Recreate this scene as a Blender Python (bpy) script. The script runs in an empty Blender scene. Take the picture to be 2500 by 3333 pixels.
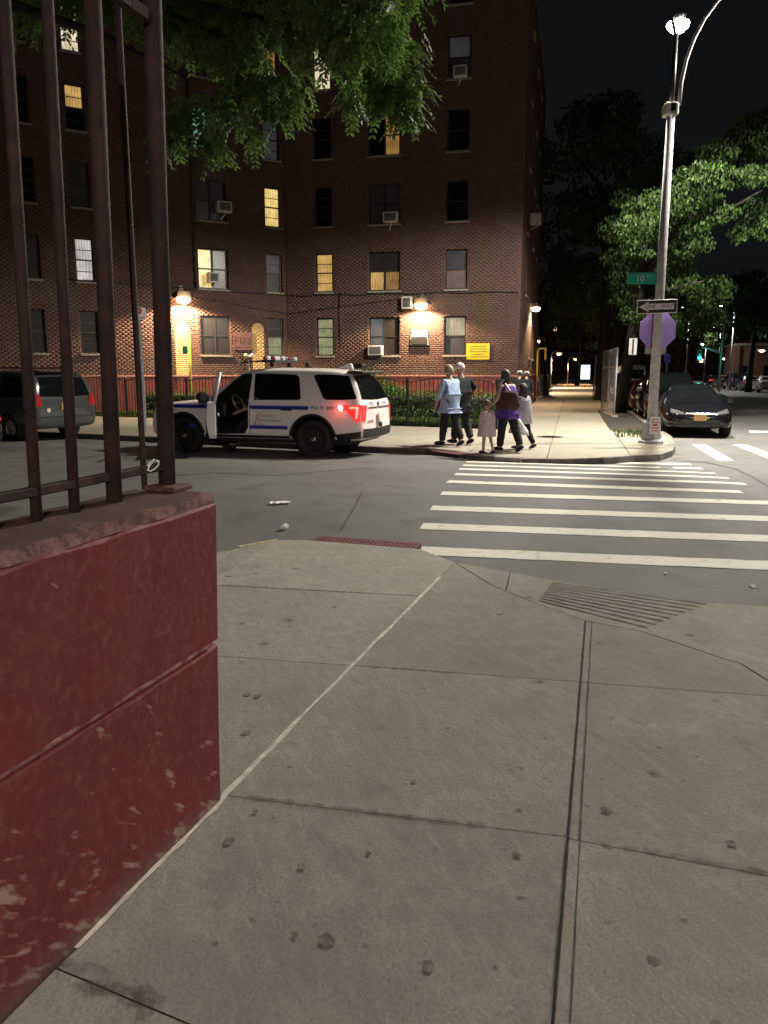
import bpy, bmesh, math, random
import numpy as np
from mathutils import Vector, Matrix
from mathutils.bvhtree import BVHTree
from mathutils import noise as mnoise

R = math.radians
random.seed(7)
sc = bpy.context.scene
col = sc.collection

# ------------------------------------------------------------------ camera, sky, sun, exposure
CAM_H, FOC, HOR = 1.75, 2511.0, 1212.0          # eye height over the gutter, focal length and horizon (photo pixels)
PITCH = math.atan((1666.5 - HOR) / FOC)
cam = bpy.data.cameras.new('camera')
cam.sensor_fit = 'VERTICAL'
cam.sensor_height = 24.0
cam.lens = 24.0 * FOC / 3333.0
cam.clip_start = 0.05
cam.clip_end = 2000
camo = bpy.data.objects.new('camera', cam)
col.objects.link(camo)
camo.location = (0, 0, CAM_H)
camo.rotation_euler = (R(90) - PITCH, 0, 0)
sc.camera = camo

SUN_EL, SUN_AZ = R(50), R(150)                   # soft sky glow from behind the right shoulder
w = bpy.data.worlds.new('World')
sc.world = w
w.use_nodes = True
nt = w.node_tree
bg = nt.nodes['Background']
sky = nt.nodes.new('ShaderNodeTexSky')
sky.sky_type = 'NISHITA'
sky.sun_disc = False
sky.sun_elevation = SUN_EL
sky.sun_rotation = SUN_AZ
sky.air_density = 1.0
sky.dust_density = 4.0
hsv = nt.nodes.new('ShaderNodeHueSaturation')
hsv.inputs['Saturation'].default_value = 0.35
nt.links.new(sky.outputs[0], hsv.inputs['Color'])
nt.links.new(hsv.outputs[0], bg.inputs[0])
bg.inputs[1].default_value = 0.0018

sl = bpy.data.lights.new('sun', 'SUN')
sl.energy = 0.06
sl.angle = R(40)
sl.color = (1.0, 0.93, 0.82)
so = bpy.data.objects.new('sun', sl)
col.objects.link(so)
so.rotation_euler = (R(90) - SUN_EL, 0, R(180) - SUN_AZ)

sc.view_settings.view_transform = 'Standard'
sc.view_settings.look = 'None'
sc.view_settings.gamma = 1.0
sc.view_settings.exposure = 0.0
sc.view_settings.use_curve_mapping = False
sc.cycles.use_denoising = True
sc.cycles.max_bounces = 6
sc.cycles.diffuse_bounces = 2
sc.cycles.glossy_bounces = 3
sc.cycles.transmission_bounces = 4
sc.cycles.transparent_max_bounces = 6
sc.cycles.sample_clamp_indirect = 3.0

# ------------------------------------------------------------------ where a point of the photo lies in the place
_C, _S = math.cos(PITCH), math.sin(PITCH)
def ray(px, py):
    u, v = (px - 1250.0) / FOC, (1666.5 - py) / FOC
    return Vector((u, _C + v * _S, -_S + v * _C))
def G(px, py, z=0.0):
    r = ray(px, py); t = (z - CAM_H) / r.z
    return Vector((0, 0, CAM_H)) + r * t
def D(px, py, Y):
    r = ray(px, py); return Vector((0, 0, CAM_H)) + r * (Y / r.y)
def onplane(px, py, org, a):                      # vertical plane through org, running at angle a (deg): (along, height)
    d = Vector((math.cos(R(a)), math.sin(R(a)), 0)); n = Vector((-d.y, d.x, 0))
    r = ray(px, py); o = Vector((0, 0, CAM_H))
    t = (Vector(org) - o).dot(n) / r.dot(n)
    p = o + r * t
    return (p - Vector(org)).dot(d), p.z, p
SW = 0.13                                         # pavement height over the gutter
AV = 76.5                                         # heading of the avenue
AVD = Vector((math.cos(R(AV)), math.sin(R(AV)), 0)); AVN = Vector((AVD.y, -AVD.x, 0))
def crown(x, y):                                  # the street is humped in the middle
    yn = 7.04 - 0.25 * (x - 0.34); yf = 16.7 - 0.466 * x
    if yf <= yn + 1: return 0.0
    s = (y - yn) / (yf - yn)
    if s <= 0 or s >= 1: return 0.0
    k = 1.0 if x < 5 else max(0.0, 1 - (x - 5) / 6.0)
    return 0.13 * 4 * s * (1 - s) * k
def GR(px, py):
    z = 0.0
    for _ in range(12):
        p = G(px, py, z); z = 0.5 * (z + crown(p.x, p.y))
    return p

# ------------------------------------------------------------------ objects
def link(o, parent=None):
    col.objects.link(o)
    if parent is not None: o.parent = parent
    return o
def tag(o, label=None, cat=None, group=None, kind=None):
    if label: o['label'] = label
    if cat: o['category'] = cat
    if group: o['group'] = group
    if kind: o['kind'] = kind
    return o
def thing(name, label, cat, loc=(0, 0, 0), rz=0.0, group=None, kind=None):
    o = bpy.data.objects.new(name, None)
    o.empty_display_size = 0.2
    o.location = loc; o.rotation_euler = (0, 0, rz)
    link(o); return tag(o, label, cat, group, kind)
def copy_tree(o, parent=None):
    c = o.copy(); col.objects.link(c)
    if parent is not None: c.parent = parent
    for ch in list(o.children): copy_tree(ch, c)
    return c
def mob(name, me, mat=None, parent=None, loc=None, rz=None, kind=None):
    o = bpy.data.objects.new(name, me)
    if mat is not None and not me.materials: me.materials.append(mat)
    link(o, parent)
    if loc is not None: o.location = loc
    if rz is not None: o.rotation_euler = (0, 0, rz)
    if kind: o['kind'] = kind
    return o

class MB:
    def __init__(s): s.v = []; s.f = []
    def add(s, vs, fs):
        n = len(s.v); s.v += [tuple(v) for v in vs]; s.f += [tuple(i + n for i in f) for f in fs]; return s
    def box(s, c, d, rz=0.0, tilt=None, taper=1.0):
        x, y, z = d[0] / 2, d[1] / 2, d[2] / 2
        vs = [Vector((a * x * (taper if k > 0 else 1), b * y * (taper if k > 0 else 1), k * z)) for k in (-1, 1) for a, b in ((-1, -1), (1, -1), (1, 1), (-1, 1))]
        m = Matrix.Rotation(rz, 3, 'Z')
        if tilt is not None: m = m @ tilt
        vs = [m @ v + Vector(c) for v in vs]
        return s.add(vs, [(3, 2, 1, 0), (4, 5, 6, 7), (0, 1, 5, 4), (1, 2, 6, 5), (2, 3, 7, 6), (3, 0, 4, 7)])
    def cyl(s, a, b, r0, r1=None, n=10, caps=True):
        return s.tube([a, b], [r0, r0 if r1 is None else r1], n, caps)
    def tube(s, pts, rad, n=8, caps=True):
        pts = [Vector(p) for p in pts]
        if not hasattr(rad, '__len__'): rad = [rad] * len(pts)
        rings = []; prev = None
        for i, p in enumerate(pts):
            t = (pts[min(i + 1, len(pts) - 1)] - pts[max(i - 1, 0)])
            if t.length < 1e-9: t = Vector((0, 0, 1))
            t.normalize()
            if prev is None:
                u = t.cross(Vector((0, 0, 1)) if abs(t.z) < 0.9 else Vector((1, 0, 0))).normalized()
            else:
                u = (prev - t * prev.dot(t)).normalized()
            prev = u; v = t.cross(u)
            rings.append([p + (u * math.cos(2 * math.pi * k / n) + v * math.sin(2 * math.pi * k / n)) * rad[i] for k in range(n)])
        vs = [q for r in rings for q in r]; fs = []
        for i in range(len(rings) - 1):
            for k in range(n):
                a = i * n + k; b = i * n + (k + 1) % n
                fs.append((a, a + n, b + n, b))
        if caps:
            fs.append(tuple(range(n))); fs.append(tuple(reversed(range((len(rings) - 1) * n, len(rings) * n))))
        return s.add(vs, fs)
    def prism(s, poly, z0, z1):                    # poly: (x, y) list, counter-clockwise
        n = len(poly)
        vs = [(x, y, z0) for x, y in poly] + [(x, y, z1) for x, y in poly]
        fs = [tuple(reversed(range(n))), tuple(range(n, 2 * n))] + [(i, (i + 1) % n, n + (i + 1) % n, n + i) for i in range(n)]
        return s.add(vs, fs)
    def plate(s, poly, y0, y1):                    # poly: (x, z) list seen from -y, extruded along y
        n = len(poly)
        vs = [(x, y0, z) for x, z in poly] + [(x, y1, z) for x, z in poly]
        fs = [tuple(range(n)), tuple(reversed(range(n, 2 * n)))] + [(i, n + i, n + (i + 1) % n, (i + 1) % n) for i in range(n)]
        return s.add(vs, fs)
    def lathe(s, prof, c=(0, 0, 0), n=16, axis='z'):
        vs = []; fs = []
        for r, h in prof:
            for k in range(n):
                a = 2 * math.pi * k / n; x, y = r * math.cos(a), r * math.sin(a)
                q = (x, y, h) if axis == 'z' else (x, h, y) if axis == 'y' else (h, x, y)
                vs.append((q[0] + c[0], q[1] + c[1], q[2] + c[2]))
        for i in range(len(prof) - 1):
            for k in range(n):
                fs.append((i * n + k, i * n + (k + 1) % n, (i + 1) * n + (k + 1) % n, (i + 1) * n + k))
        fs.append(tuple(reversed(range(n)))); fs.append(tuple(range((len(prof) - 1) * n, len(prof) * n)))
        return s.add(vs, fs)
    def quad(s, a, b, c, d): return s.add([a, b, c, d], [(0, 1, 2, 3)])
    def mesh(s, name='mesh', smooth=False, bevel=0.0, seg=1, fix=True):
        me = bpy.data.meshes.new(name); me.from_pydata(s.v, [], s.f); me.update()
        bm = bmesh.new(); bm.from_mesh(me)
        if fix: bmesh.ops.recalc_face_normals(bm, faces=bm.faces)
        if bevel > 0:
            es = [e for e in bm.edges if len(e.link_faces) == 2 and e.calc_face_angle(0) > 0.5]
            bmesh.ops.bevel(bm, geom=es, offset=bevel, segments=seg, affect='EDGES', profile=0.5)
        bm.to_mesh(me); bm.free()
        if smooth: me.polygons.foreach_set('use_smooth', [True] * len(me.polygons))
        return me
    def build(s, name, mat, parent=None, smooth=False, bevel=0.0, seg=1, loc=None, rz=None, fix=True, kind=None):
        return mob(name, s.mesh(name, smooth, bevel, seg, fix), mat, parent, loc, rz, kind)

def bake(o, mods, name=None):                      # evaluate modifiers and keep only the result
    for t, kw in mods:
        m = o.modifiers.new(t.lower(), t)
        for k, v in kw.items(): setattr(m, k, v)
    dg = bpy.context.evaluated_depsgraph_get(); dg.update()
    me = bpy.data.meshes.new_from_object(o.evaluated_get(dg), preserve_all_data_layers=True, depsgraph=dg)
    o.modifiers.clear(); o.data = me
    return me

def text_mesh(body, size, name='lettering', align='CENTER', extrude=0.0):
    c = bpy.data.curves.new('t', 'FONT'); c.body = body; c.size = size; c.align_x = align; c.align_y = 'CENTER'; c.extrude = extrude
    o = bpy.data.objects.new('t', c); col.objects.link(o)
    dg = bpy.context.evaluated_depsgraph_get(); dg.update()
    me = bpy.data.meshes.new_from_object(o.evaluated_get(dg)); me.name = name
    bpy.data.objects.remove(o); bpy.data.curves.remove(c)
    me.materials.clear()
    return me

# ------------------------------------------------------------------ materials
def _mat(name):
    m = bpy.data.materials.new(name); m.use_nodes = True
    return m, m.node_tree, m.node_tree.nodes['Principled BSDF']
def mat(name, base, rough=0.6, metal=0.0, var=0.25, scale=6.0, bump=0.0, bscale=40.0, second=None, detail=4.0, spec=0.5, coat=0.0, lo=0.35, hi=0.7):
    m, t, b = _mat(name); N = t.nodes; L = t.links
    tc = N.new('ShaderNodeTexCoord')
    nz = N.new('ShaderNodeTexNoise'); nz.inputs['Scale'].default_value = scale; nz.inputs['Detail'].default_value = detail
    L.new(tc.outputs['Object'], nz.inputs['Vector'])
    rp = N.new('ShaderNodeValToRGB')
    c2 = second if second is not None else tuple(min(1, c * (1 + var)) for c in base)
    c1 = base if second is not None else tuple(c * (1 - var) for c in base)
    rp.color_ramp.elements[0].position = lo; rp.color_ramp.elements[1].position = hi
    rp.color_ramp.elements[0].color = (*c1, 1); rp.color_ramp.elements[1].color = (*c2, 1)
    L.new(nz.outputs[0], rp.inputs[0]); L.new(rp.outputs[0], b.inputs['Base Color'])
    b.inputs['Roughness'].default_value = rough; b.inputs['Metallic'].default_value = metal
    b.inputs['Specular IOR Level'].default_value = spec; b.inputs['Coat Weight'].default_value = coat
    if bump:
        n2 = N.new('ShaderNodeTexNoise'); n2.inputs['Scale'].default_value = bscale; n2.inputs['Detail'].default_value = 5
        L.new(tc.outputs['Object'], n2.inputs['Vector'])
        bp = N.new('ShaderNodeBump'); bp.inputs['Strength'].default_value = bump; bp.inputs['Distance'].default_value = 0.02
        L.new(n2.outputs[0], bp.inputs['Height']); L.new(bp.outputs[0], b.inputs['Normal'])
    return m
def emit(name, color, strength, var=0.0, scale=8.0, base=(0.05, 0.05, 0.05)):
    m, t, b = _mat(name)
    b.inputs['Base Color'].default_value = (*base, 1); b.inputs['Roughness'].default_value = 0.3
    b.inputs['Emission Color'].default_value = (*color, 1); b.inputs['Emission Strength'].default_value = strength
    if var:
        N = t.nodes; L = t.links; tc = N.new('ShaderNodeTexCoord')
        nz = N.new('ShaderNodeTexNoise'); nz.inputs['Scale'].default_value = scale
        mp = N.new('ShaderNodeMapRange'); mp.inputs[1].default_value = 0.3; mp.inputs[2].default_value = 0.7
        mp.inputs[3].default_value = strength * (1 - var); mp.inputs[4].default_value = strength * (1 + var)
        L.new(tc.outputs['Object'], nz.inputs['Vector']); L.new(nz.outputs[0], mp.inputs[0]); L.new(mp.outputs[0], b.inputs['Emission Strength'])
    return m
def mixc(N, L, fac, a, b):
    x = N.new('ShaderNodeMix'); x.data_type = 'RGBA'
    for s, v in ((0, fac), (6, a), (7, b)):
        if hasattr(v, 'links'): L.new(v, x.inputs[s])
        elif s == 0: x.inputs[0].default_value = v
        else: x.inputs[s].default_value = (*v, 1)
    return x.outputs[2]
def ramp(N, L, src, lo, hi, inv=False):
    r = N.new('ShaderNodeMapRange'); r.inputs[1].default_value = lo; r.inputs[2].default_value = hi
    r.inputs[3].default_value = 1.0 if inv else 0.0; r.inputs[4].default_value = 0.0 if inv else 1.0
    L.new(src, r.inputs[0]); return r.outputs[0]

def concrete(name, base, warm, stains=True):
    m, t, b = _mat(name); N = t.nodes; L = t.links
    tc = N.new('ShaderNodeTexCoord'); P = tc.outputs['Object']
    def noise(s, d=5, rough=0.6):
        n = N.new('ShaderNodeTexNoise'); n.inputs['Scale'].default_value = s; n.inputs['Detail'].default_value = d; n.inputs['Roughness'].default_value = rough
        L.new(P, n.inputs['Vector']); return n.outputs[0]
    c = mixc(N, L, ramp(N, L, noise(0.9), 0.3, 0.7), tuple(x * 0.74 for x in base), warm)
    c = mixc(N, L, ramp(N, L, noise(7, 8, 0.75), 0.42, 0.75), c, tuple(min(1, x * 1.35) for x in base))
    c = mixc(N, L, ramp(N, L, noise(3.5, 8, 0.7), 0.50, 0.72), c, tuple(x * 0.55 for x in base))
    g = N.new('ShaderNodeTexNoise'); g.inputs['Scale'].default_value = 90; g.inputs['Detail'].default_value = 3; L.new(P, g.inputs['Vector'])
    gr = N.new('ShaderNodeMapRange'); gr.inputs[1].default_value = 0.3; gr.inputs[2].default_value = 0.7; gr.inputs[3].default_value = 0.0; gr.inputs[4].default_value = 0.62
    L.new(g.outputs[0], gr.inputs[0])
    c = mixc(N, L, gr.outputs[0], c, tuple(x * 0.5 for x in base))
    st_ = N.new('ShaderNodeMapping'); st_.inputs['Rotation'].default_value = (0, 0, R(-20)); L.new(P, st_.inputs[0])
    s2 = N.new('ShaderNodeMapping'); s2.inputs['Scale'].default_value = (26, 5.5, 1); L.new(st_.outputs[0], s2.inputs[0])
    ns = N.new('ShaderNodeTexNoise'); ns.inputs['Scale'].default_value = 1.0; ns.inputs['Detail'].default_value = 4; L.new(s2.outputs[0], ns.inputs['Vector'])
    kk = N.new('ShaderNodeMath'); kk.operation = 'MULTIPLY'; kk.inputs[1].default_value = 0.26; L.new(ramp(N, L, ns.outputs[0], 0.52, 0.72), kk.inputs[0])
    c = mixc(N, L, kk.outputs[0], c, tuple(x * 0.48 for x in base))
    kk = N.new('ShaderNodeMath'); kk.operation = 'MULTIPLY'; kk.inputs[1].default_value = 0.25; L.new(ramp(N, L, ns.outputs[0], 0.30, 0.46, True), kk.inputs[0])
    c = mixc(N, L, kk.outputs[0], c, tuple(min(1, x * 1.25) for x in base))
    if stains:                                      # trodden chewing gum, tilted ovals of dark grime
        v = N.new('ShaderNodeTexVoronoi'); v.inputs['Scale'].default_value = 3.4; v.inputs['Randomness'].default_value = 1.0
        wv = N.new('ShaderNodeTexNoise'); wv.inputs['Scale'].default_value = 14; L.new(P, wv.inputs['Vector'])
        mx = N.new('ShaderNodeVectorMath'); mx.operation = 'MULTIPLY_ADD'; mx.inputs[1].default_value = (0.05, 0.05, 0)
        L.new(wv.outputs[1], mx.inputs[0]); L.new(P, mx.inputs[2]); L.new(mx.outputs[0], v.inputs['Vector'])
        sp = ramp(N, L, v.outputs['Distance'], 0.05, 0.13, True)
        cl = N.new('ShaderNodeSeparateColor'); L.new(v.outputs['Color'], cl.inputs[0])
        k = N.new('ShaderNodeMath'); k.operation = 'MULTIPLY'; L.new(sp, k.inputs[0]); L.new(ramp(N, L, cl.outputs[0], 0.15, 0.7), k.inputs[1])
        c = mixc(N, L, k.outputs[0], c, tuple(x * 0.24 for x in base))
        v2 = N.new('ShaderNodeTexVoronoi'); v2.inputs['Scale'].default_value = 11; L.new(mx.outputs[0], v2.inputs['Vector'])
        c2_ = N.new('ShaderNodeSeparateColor'); L.new(v2.outputs['Color'], c2_.inputs[0])
        k2 = N.new('ShaderNodeMath'); k2.operation = 'MULTIPLY'; L.new(ramp(N, L, v2.outputs['Distance'], 0.06, 0.16, True), k2.inputs[0]); L.new(ramp(N, L, c2_.outputs[1], 0.62, 0.95), k2.inputs[1])
        c = mixc(N, L, k2.outputs[0], c, tuple(x * 0.35 for x in base))
    oi = N.new('ShaderNodeObjectInfo'); c = mixc(N, L, ramp(N, L, oi.outputs['Random'], -0.6, 3.2), c, tuple(x * 0.35 for x in base))   # slabs poured on different days
    L.new(c, b.inputs['Base Color'])
    b.inputs['Roughness'].default_value = 0.85; b.inputs['Specular IOR Level'].default_value = 0.25
    bp = N.new('ShaderNodeBump'); bp.inputs['Strength'].default_value = 0.7; bp.inputs['Distance'].default_value = 0.01
    L.new(noise(70, 6), bp.inputs['Height']); L.new(bp.outputs[0], b.inputs['Normal'])
    return m
def asphalt():
    m, t, b = _mat('asphalt'); N = t.nodes; L = t.links
    tc = N.new('ShaderNodeTexCoord'); P = tc.outputs['Object']
    def noise(s, d=5):
        n = N.new('ShaderNodeTexNoise'); n.inputs['Scale'].default_value = s; n.inputs['Detail'].default_value = d; L.new(P, n.inputs['Vector']); return n.outputs[0]
    c = mixc(N, L, ramp(N, L, noise(0.35), 0.35, 0.65), (0.095, 0.094, 0.094), (0.145, 0.141, 0.137))
    c = mixc(N, L, ramp(N, L, noise(2.2, 8), 0.5, 0.75), c, (0.070, 0.068, 0.066))
    c = mixc(N, L, ramp(N, L, noise(0.9, 3), 0.62, 0.72), c, (0.055, 0.053, 0.051))
    c = mixc(N, L, ramp(N, L, noise(120, 3), 0.45, 0.7), c, (0.18, 0.175, 0.165))
    L.new(c, b.inputs['Base Color']); b.inputs['Roughness'].default_value = 0.75; b.inputs['Specular IOR Level'].default_value = 0.35
    bp = N.new('ShaderNodeBump'); bp.inputs['Strength'].default_value = 0.5; bp.inputs['Distance'].default_value = 0.01
    L.new(noise(150, 4), bp.inputs['Height']); L.new(bp.outputs[0], b.inputs['Normal'])
    return m
def road_paint():
    m, t, b = _mat('road_paint'); N = t.nodes; L = t.links
    tc = N.new('ShaderNodeTexCoord'); P = tc.outputs['Object']
    n = N.new('ShaderNodeTexNoise'); n.inputs['Scale'].default_value = 5; n.inputs['Detail'].default_value = 9; n.inputs['Roughness'].default_value = 0.7; L.new(P, n.inputs['Vector'])
    n2 = N.new('ShaderNodeTexNoise'); n2.inputs['Scale'].default_value = 45; n2.inputs['Detail'].default_value = 3; L.new(P, n2.inputs['Vector'])
    c = mixc(N, L, ramp(N, L, n2.outputs[0], 0.35, 0.7), (0.60, 0.57, 0.49), (0.72, 0.69, 0.60))
    c = mixc(N, L, ramp(N, L, n.outputs[0], 0.57, 0.72), c, (0.17, 0.16, 0.15))
    L.new(c, b.inputs['Base Color']); b.inputs['Roughness'].default_value = 0.7
    return m
def leafmat(name, a, b2, trans=0.35):
    m, t, b = _mat(name); N = t.nodes; L = t.links
    at = N.new('ShaderNodeAttribute'); at.attribute_name = 'rnd'
    c = mixc(N, L, at.outputs['Fac'], a, b2)
    L.new(c, b.inputs['Base Color']); b.inputs['Roughness'].default_value = 0.6; b.inputs['Specular IOR Level'].default_value = 0.25
    tr = N.new('ShaderNodeBsdfTranslucent'); L.new(c, tr.inputs['Color'])
    ms = N.new('ShaderNodeMixShader'); ms.inputs[0].default_value = trans
    L.new(b.outputs[0], ms.inputs[1]); L.new(tr.outputs[0], ms.inputs[2]); L.new(ms.outputs[0], N['Material Output'].inputs[0])
    return m

MT = {}
MT['asphalt'] = asphalt()
MT['paint'] = road_paint()
MT['concrete'] = concrete('pavement_concrete', (0.465, 0.435, 0.372), (0.44, 0.405, 0.338))
MT['concrete_far'] = concrete('far_pavement_concrete', (0.40, 0.36, 0.30), (0.40, 0.345, 0.27))
MT['joint'] = mat('joint_grime', (0.085, 0.078, 0.066), 0.9, var=0.4, scale=10)
MT['sealant'] = mat('joint_sealant', (0.62, 0.56, 0.47), 0.8, var=0.25, scale=14, bump=0.3)
MT['curb'] = mat('curb_stone', (0.20, 0.185, 0.16), 0.85, var=0.35, scale=3, bump=0.3)
MT['curb_dark'] = mat('steel_faced_curb', (0.05, 0.035, 0.032), 0.75, var=0.4, scale=4)
MT['tactile'] = mat('red_tactile_mat', (0.13, 0.030, 0.028), 0.8, var=0.4, scale=9)
MT['soil'] = mat('soil', (0.035, 0.030, 0.022), 0.95, var=0.5, scale=5, bump=0.6, bscale=20)
MT['lawn'] = mat('lawn_ground', (0.035, 0.05, 0.02), 0.95, var=0.4, scale=4)
MT['black_iron'] = mat('black_iron', (0.012, 0.012, 0.013), 0.45, var=0.3, scale=20)
MT['red_iron'] = mat('rusty_red_iron', (0.015, 0.008, 0.008), 0.85, var=0.45, scale=14, second=(0.044, 0.015, 0.015), bump=0.25, bscale=60)
MT['rust'] = mat('rusty_plate', (0.10, 0.045, 0.03), 0.8, var=0.5, scale=25)
MT['steel'] = mat('galvanised_steel', (0.33, 0.315, 0.34), 0.7, metal=0.0, var=0.2, scale=9, bump=0.1)
MT['violet_lit_steel'] = mat('violet_lit_aluminium', (0.47, 0.31, 0.80), 0.55, var=0.08, scale=5)  # sign back: violet light from out of view is put into the colour
MT['white_paint'] = mat('white_paint', (0.70, 0.68, 0.65), 0.5, var=0.1, scale=8)
MT['grey_paint'] = mat('grey_paint', (0.30, 0.29, 0.28), 0.55, var=0.2, scale=8)
MT['black_paint'] = mat('black_paint', (0.012, 0.010, 0.012), 0.5, var=0.2, scale=8)
MT['black_plastic'] = mat('black_plastic', (0.014, 0.014, 0.015), 0.5, var=0.2, scale=12)
MT['rubber'] = mat('tyre_rubber', (0.012, 0.012, 0.012), 0.8, var=0.3, scale=15)
MT['void'] = mat('dark_interior', (0.008, 0.008, 0.009), 0.85, var=0.2)
MT['dark_glass'] = mat('dark_glass', (0.005, 0.006, 0.007), 0.05, var=0.1, spec=0.35)
MT['chrome'] = mat('chrome', (0.55, 0.53, 0.50), 0.18, metal=1.0, var=0.05)
MT['alloy'] = mat('alloy_wheel', (0.36, 0.35, 0.33), 0.35, metal=0.7, var=0.1)
MT['yellow_paint'] = mat('yellow_paint', (0.62, 0.42, 0.05), 0.5, var=0.2, scale=6)
MT['bark'] = mat('bark', (0.018, 0.014, 0.013), 0.95, var=0.5, scale=9, bump=0.9, bscale=14)
MT['leaf_locust'] = leafmat('locust_leaf', (0.036, 0.075, 0.016), (0.15, 0.24, 0.055))
MT['leaf_maple'] = leafmat('maple_leaf', (0.012, 0.032, 0.007), (0.046, 0.080, 0.016))
MT['leaf_dark'] = leafmat('dark_leaf', (0.025, 0.05, 0.015), (0.055, 0.09, 0.025))
MT['leaf_hedge'] = leafmat('hedge_leaf', (0.045, 0.11, 0.022), (0.12, 0.22, 0.045), 0.25)
MT['grass'] = leafmat('grass_blade', (0.05, 0.09, 0.02), (0.13, 0.18, 0.05), 0.25)

def dirt_mat():                                       # broken smears of grime that let the concrete show through
    m, t, b = _mat('joint_dirt'); N = t.nodes; L = t.links
    tc = N.new('ShaderNodeTexCoord'); n = N.new('ShaderNodeTexNoise'); n.inputs['Scale'].default_value = 16; n.inputs['Detail'].default_value = 7; n.inputs['Roughness'].default_value = 0.7
    L.new(tc.outputs['Object'], n.inputs['Vector']); b.inputs['Base Color'].default_value = (0.07, 0.062, 0.05, 1); b.inputs['Roughness'].default_value = 0.95
    tr = N.new('ShaderNodeBsdfTransparent'); ms = N.new('ShaderNodeMixShader'); k = N.new('ShaderNodeMath'); k.operation = 'MULTIPLY'; k.inputs[1].default_value = 0.55
    L.new(ramp(N, L, n.outputs[0], 0.40, 0.68), k.inputs[0]); L.new(k.outputs[0], ms.inputs[0]); L.new(tr.outputs[0], ms.inputs[1]); L.new(b.outputs[0], ms.inputs[2]); L.new(ms.outputs[0], N['Material Output'].inputs[0])
    return m
MT['dirt'] = dirt_mat()
# ================================================================== ground
def nonuni(lo, hi, a, b, step, far):
    xs = [lo]
    while xs[-1] < a - 1e-6: xs.append(min(a, xs[-1] + far))
    while xs[-1] < b - 1e-6: xs.append(min(b, xs[-1] + step))
    while xs[-1] < hi - 1e-6: xs.append(min(hi, xs[-1] + far))
    return xs
def road_sheet():
    xs = nonuni(-300, 300, -34, 12, 0.5, 44.5); ys = nonuni(-40, 560, 3, 35, 0.5, 52.5)
    mb = MB(); n = len(xs)
    mb.v = [(x, y, crown(x, y)) for y in ys for x in xs]
    mb.f = [(j * n + i, j * n + i + 1, (j + 1) * n + i + 1, (j + 1) * n + i) for j in range(len(ys) - 1) for i in range(n - 1)]
    o = mb.build('road', MT['asphalt'], smooth=True)
    return tag(o, 'dark asphalt road with a humped middle', 'road', kind='structure')
ROAD = road_sheet()

def area(p): return 0.5 * sum(p[i][0] * p[(i + 1) % len(p)][1] - p[(i + 1) % len(p)][0] * p[i][1] for i in range(len(p)))
def clip(poly, p, q, side):
    out = []; dx, dy = q[0] - p[0], q[1] - p[1]
    f = lambda v: side * (dx * (v[1] - p[1]) - dy * (v[0] - p[0]))
    for i in range(len(poly)):
        a, b = poly[i], poly[(i + 1) % len(poly)]; fa, fb = f(a), f(b)
        if fa >= 0: out.append(a)
        if fa * fb < 0:
            t = fa / (fa - fb); out.append((a[0] + (b[0] - a[0]) * t, a[1] + (b[1] - a[1]) * t))
    return out
def split(polys, p, q, only=None):
    out = []
    for po in polys:
        if only is not None and not only(po): out.append(po); continue
        for s in (1, -1):
            c = clip(po, p, q, s)
            if len(c) >= 3 and abs(area(c)) > 0.02: out.append(c)
    return out
def inset(poly, g):
    if area(poly) < 0: poly = poly[::-1]
    q = [poly[0]]
    for v in poly[1:]:
        if (v[0] - q[-1][0]) ** 2 + (v[1] - q[-1][1]) ** 2 > 0.0006: q.append(v)
    if (q[0][0] - q[-1][0]) ** 2 + (q[0][1] - q[-1][1]) ** 2 < 0.0006: q.pop()
    n = len(q); out = []
    for i in range(n):
        a, b, c = q[i - 1], q[i], q[(i + 1) % n]
        d1 = Vector((b[0] - a[0], b[1] - a[1])).normalized(); d2 = Vector((c[0] - b[0], c[1] - b[1])).normalized()
        n1 = Vector((-d1.y, d1.x)); n2 = Vector((-d2.y, d2.x)); m = n1 + n2
        k = max(0.35, m.length_squared / 2) if m.length > 1e-6 else 1
        o = Vector(b) + m * (g / k)
        out.append((o.x, o.y))
    return out
def slabs(parent, polys, gap, mt, z0, z1, name='paving_slab', jit=0.002):
    rg = random.Random(3)
    for po in polys:
        q = inset(po, gap)
        if len(q) < 3 or area(q) < 0.01: continue
        MB().prism(q, z0, z1 + rg.uniform(-jit, jit)).build(name, mt, parent, bevel=0.004)
def sheet(name, poly, z, mt, parent=None, thick=0.0):
    mb = MB(); p = poly if area(poly) > 0 else poly[::-1]
    if thick: mb.prism(p, z - thick, z)
    else: mb.add([(x, y, z) for x, y in p], [tuple(range(len(p)))])
    return mb.build(name, mt, parent)
def g2(px, py, z=SW): p = G(px, py, z); return (p.x, p.y)
def ribbon(mb, pts, wd, z, jitter=0.0, rg=random.Random(5)):
    pts = [Vector((p[0], p[1], 0)) for p in pts]
    L = []
    for i, p in enumerate(pts):
        t = (pts[min(i + 1, len(pts) - 1)] - pts[max(i - 1, 0)]).normalized(); n = Vector((-t.y, t.x, 0))
        a = wd / 2 * (1 + rg.uniform(-jitter, jitter)); b = wd / 2 * (1 + rg.uniform(-jitter, jitter))
        L += [p + n * a + Vector((0, 0, z)), p - n * b + Vector((0, 0, z))]
    mb.add(L, [(2 * i, 2 * i + 1, 2 * i + 3, 2 * i + 2) for i in range(len(pts) - 1)])
def lerp2(a, b, n): return [(a[0] + (b[0] - a[0]) * i / n, a[1] + (b[1] - a[1]) * i / n) for i in range(n + 1)]

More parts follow.
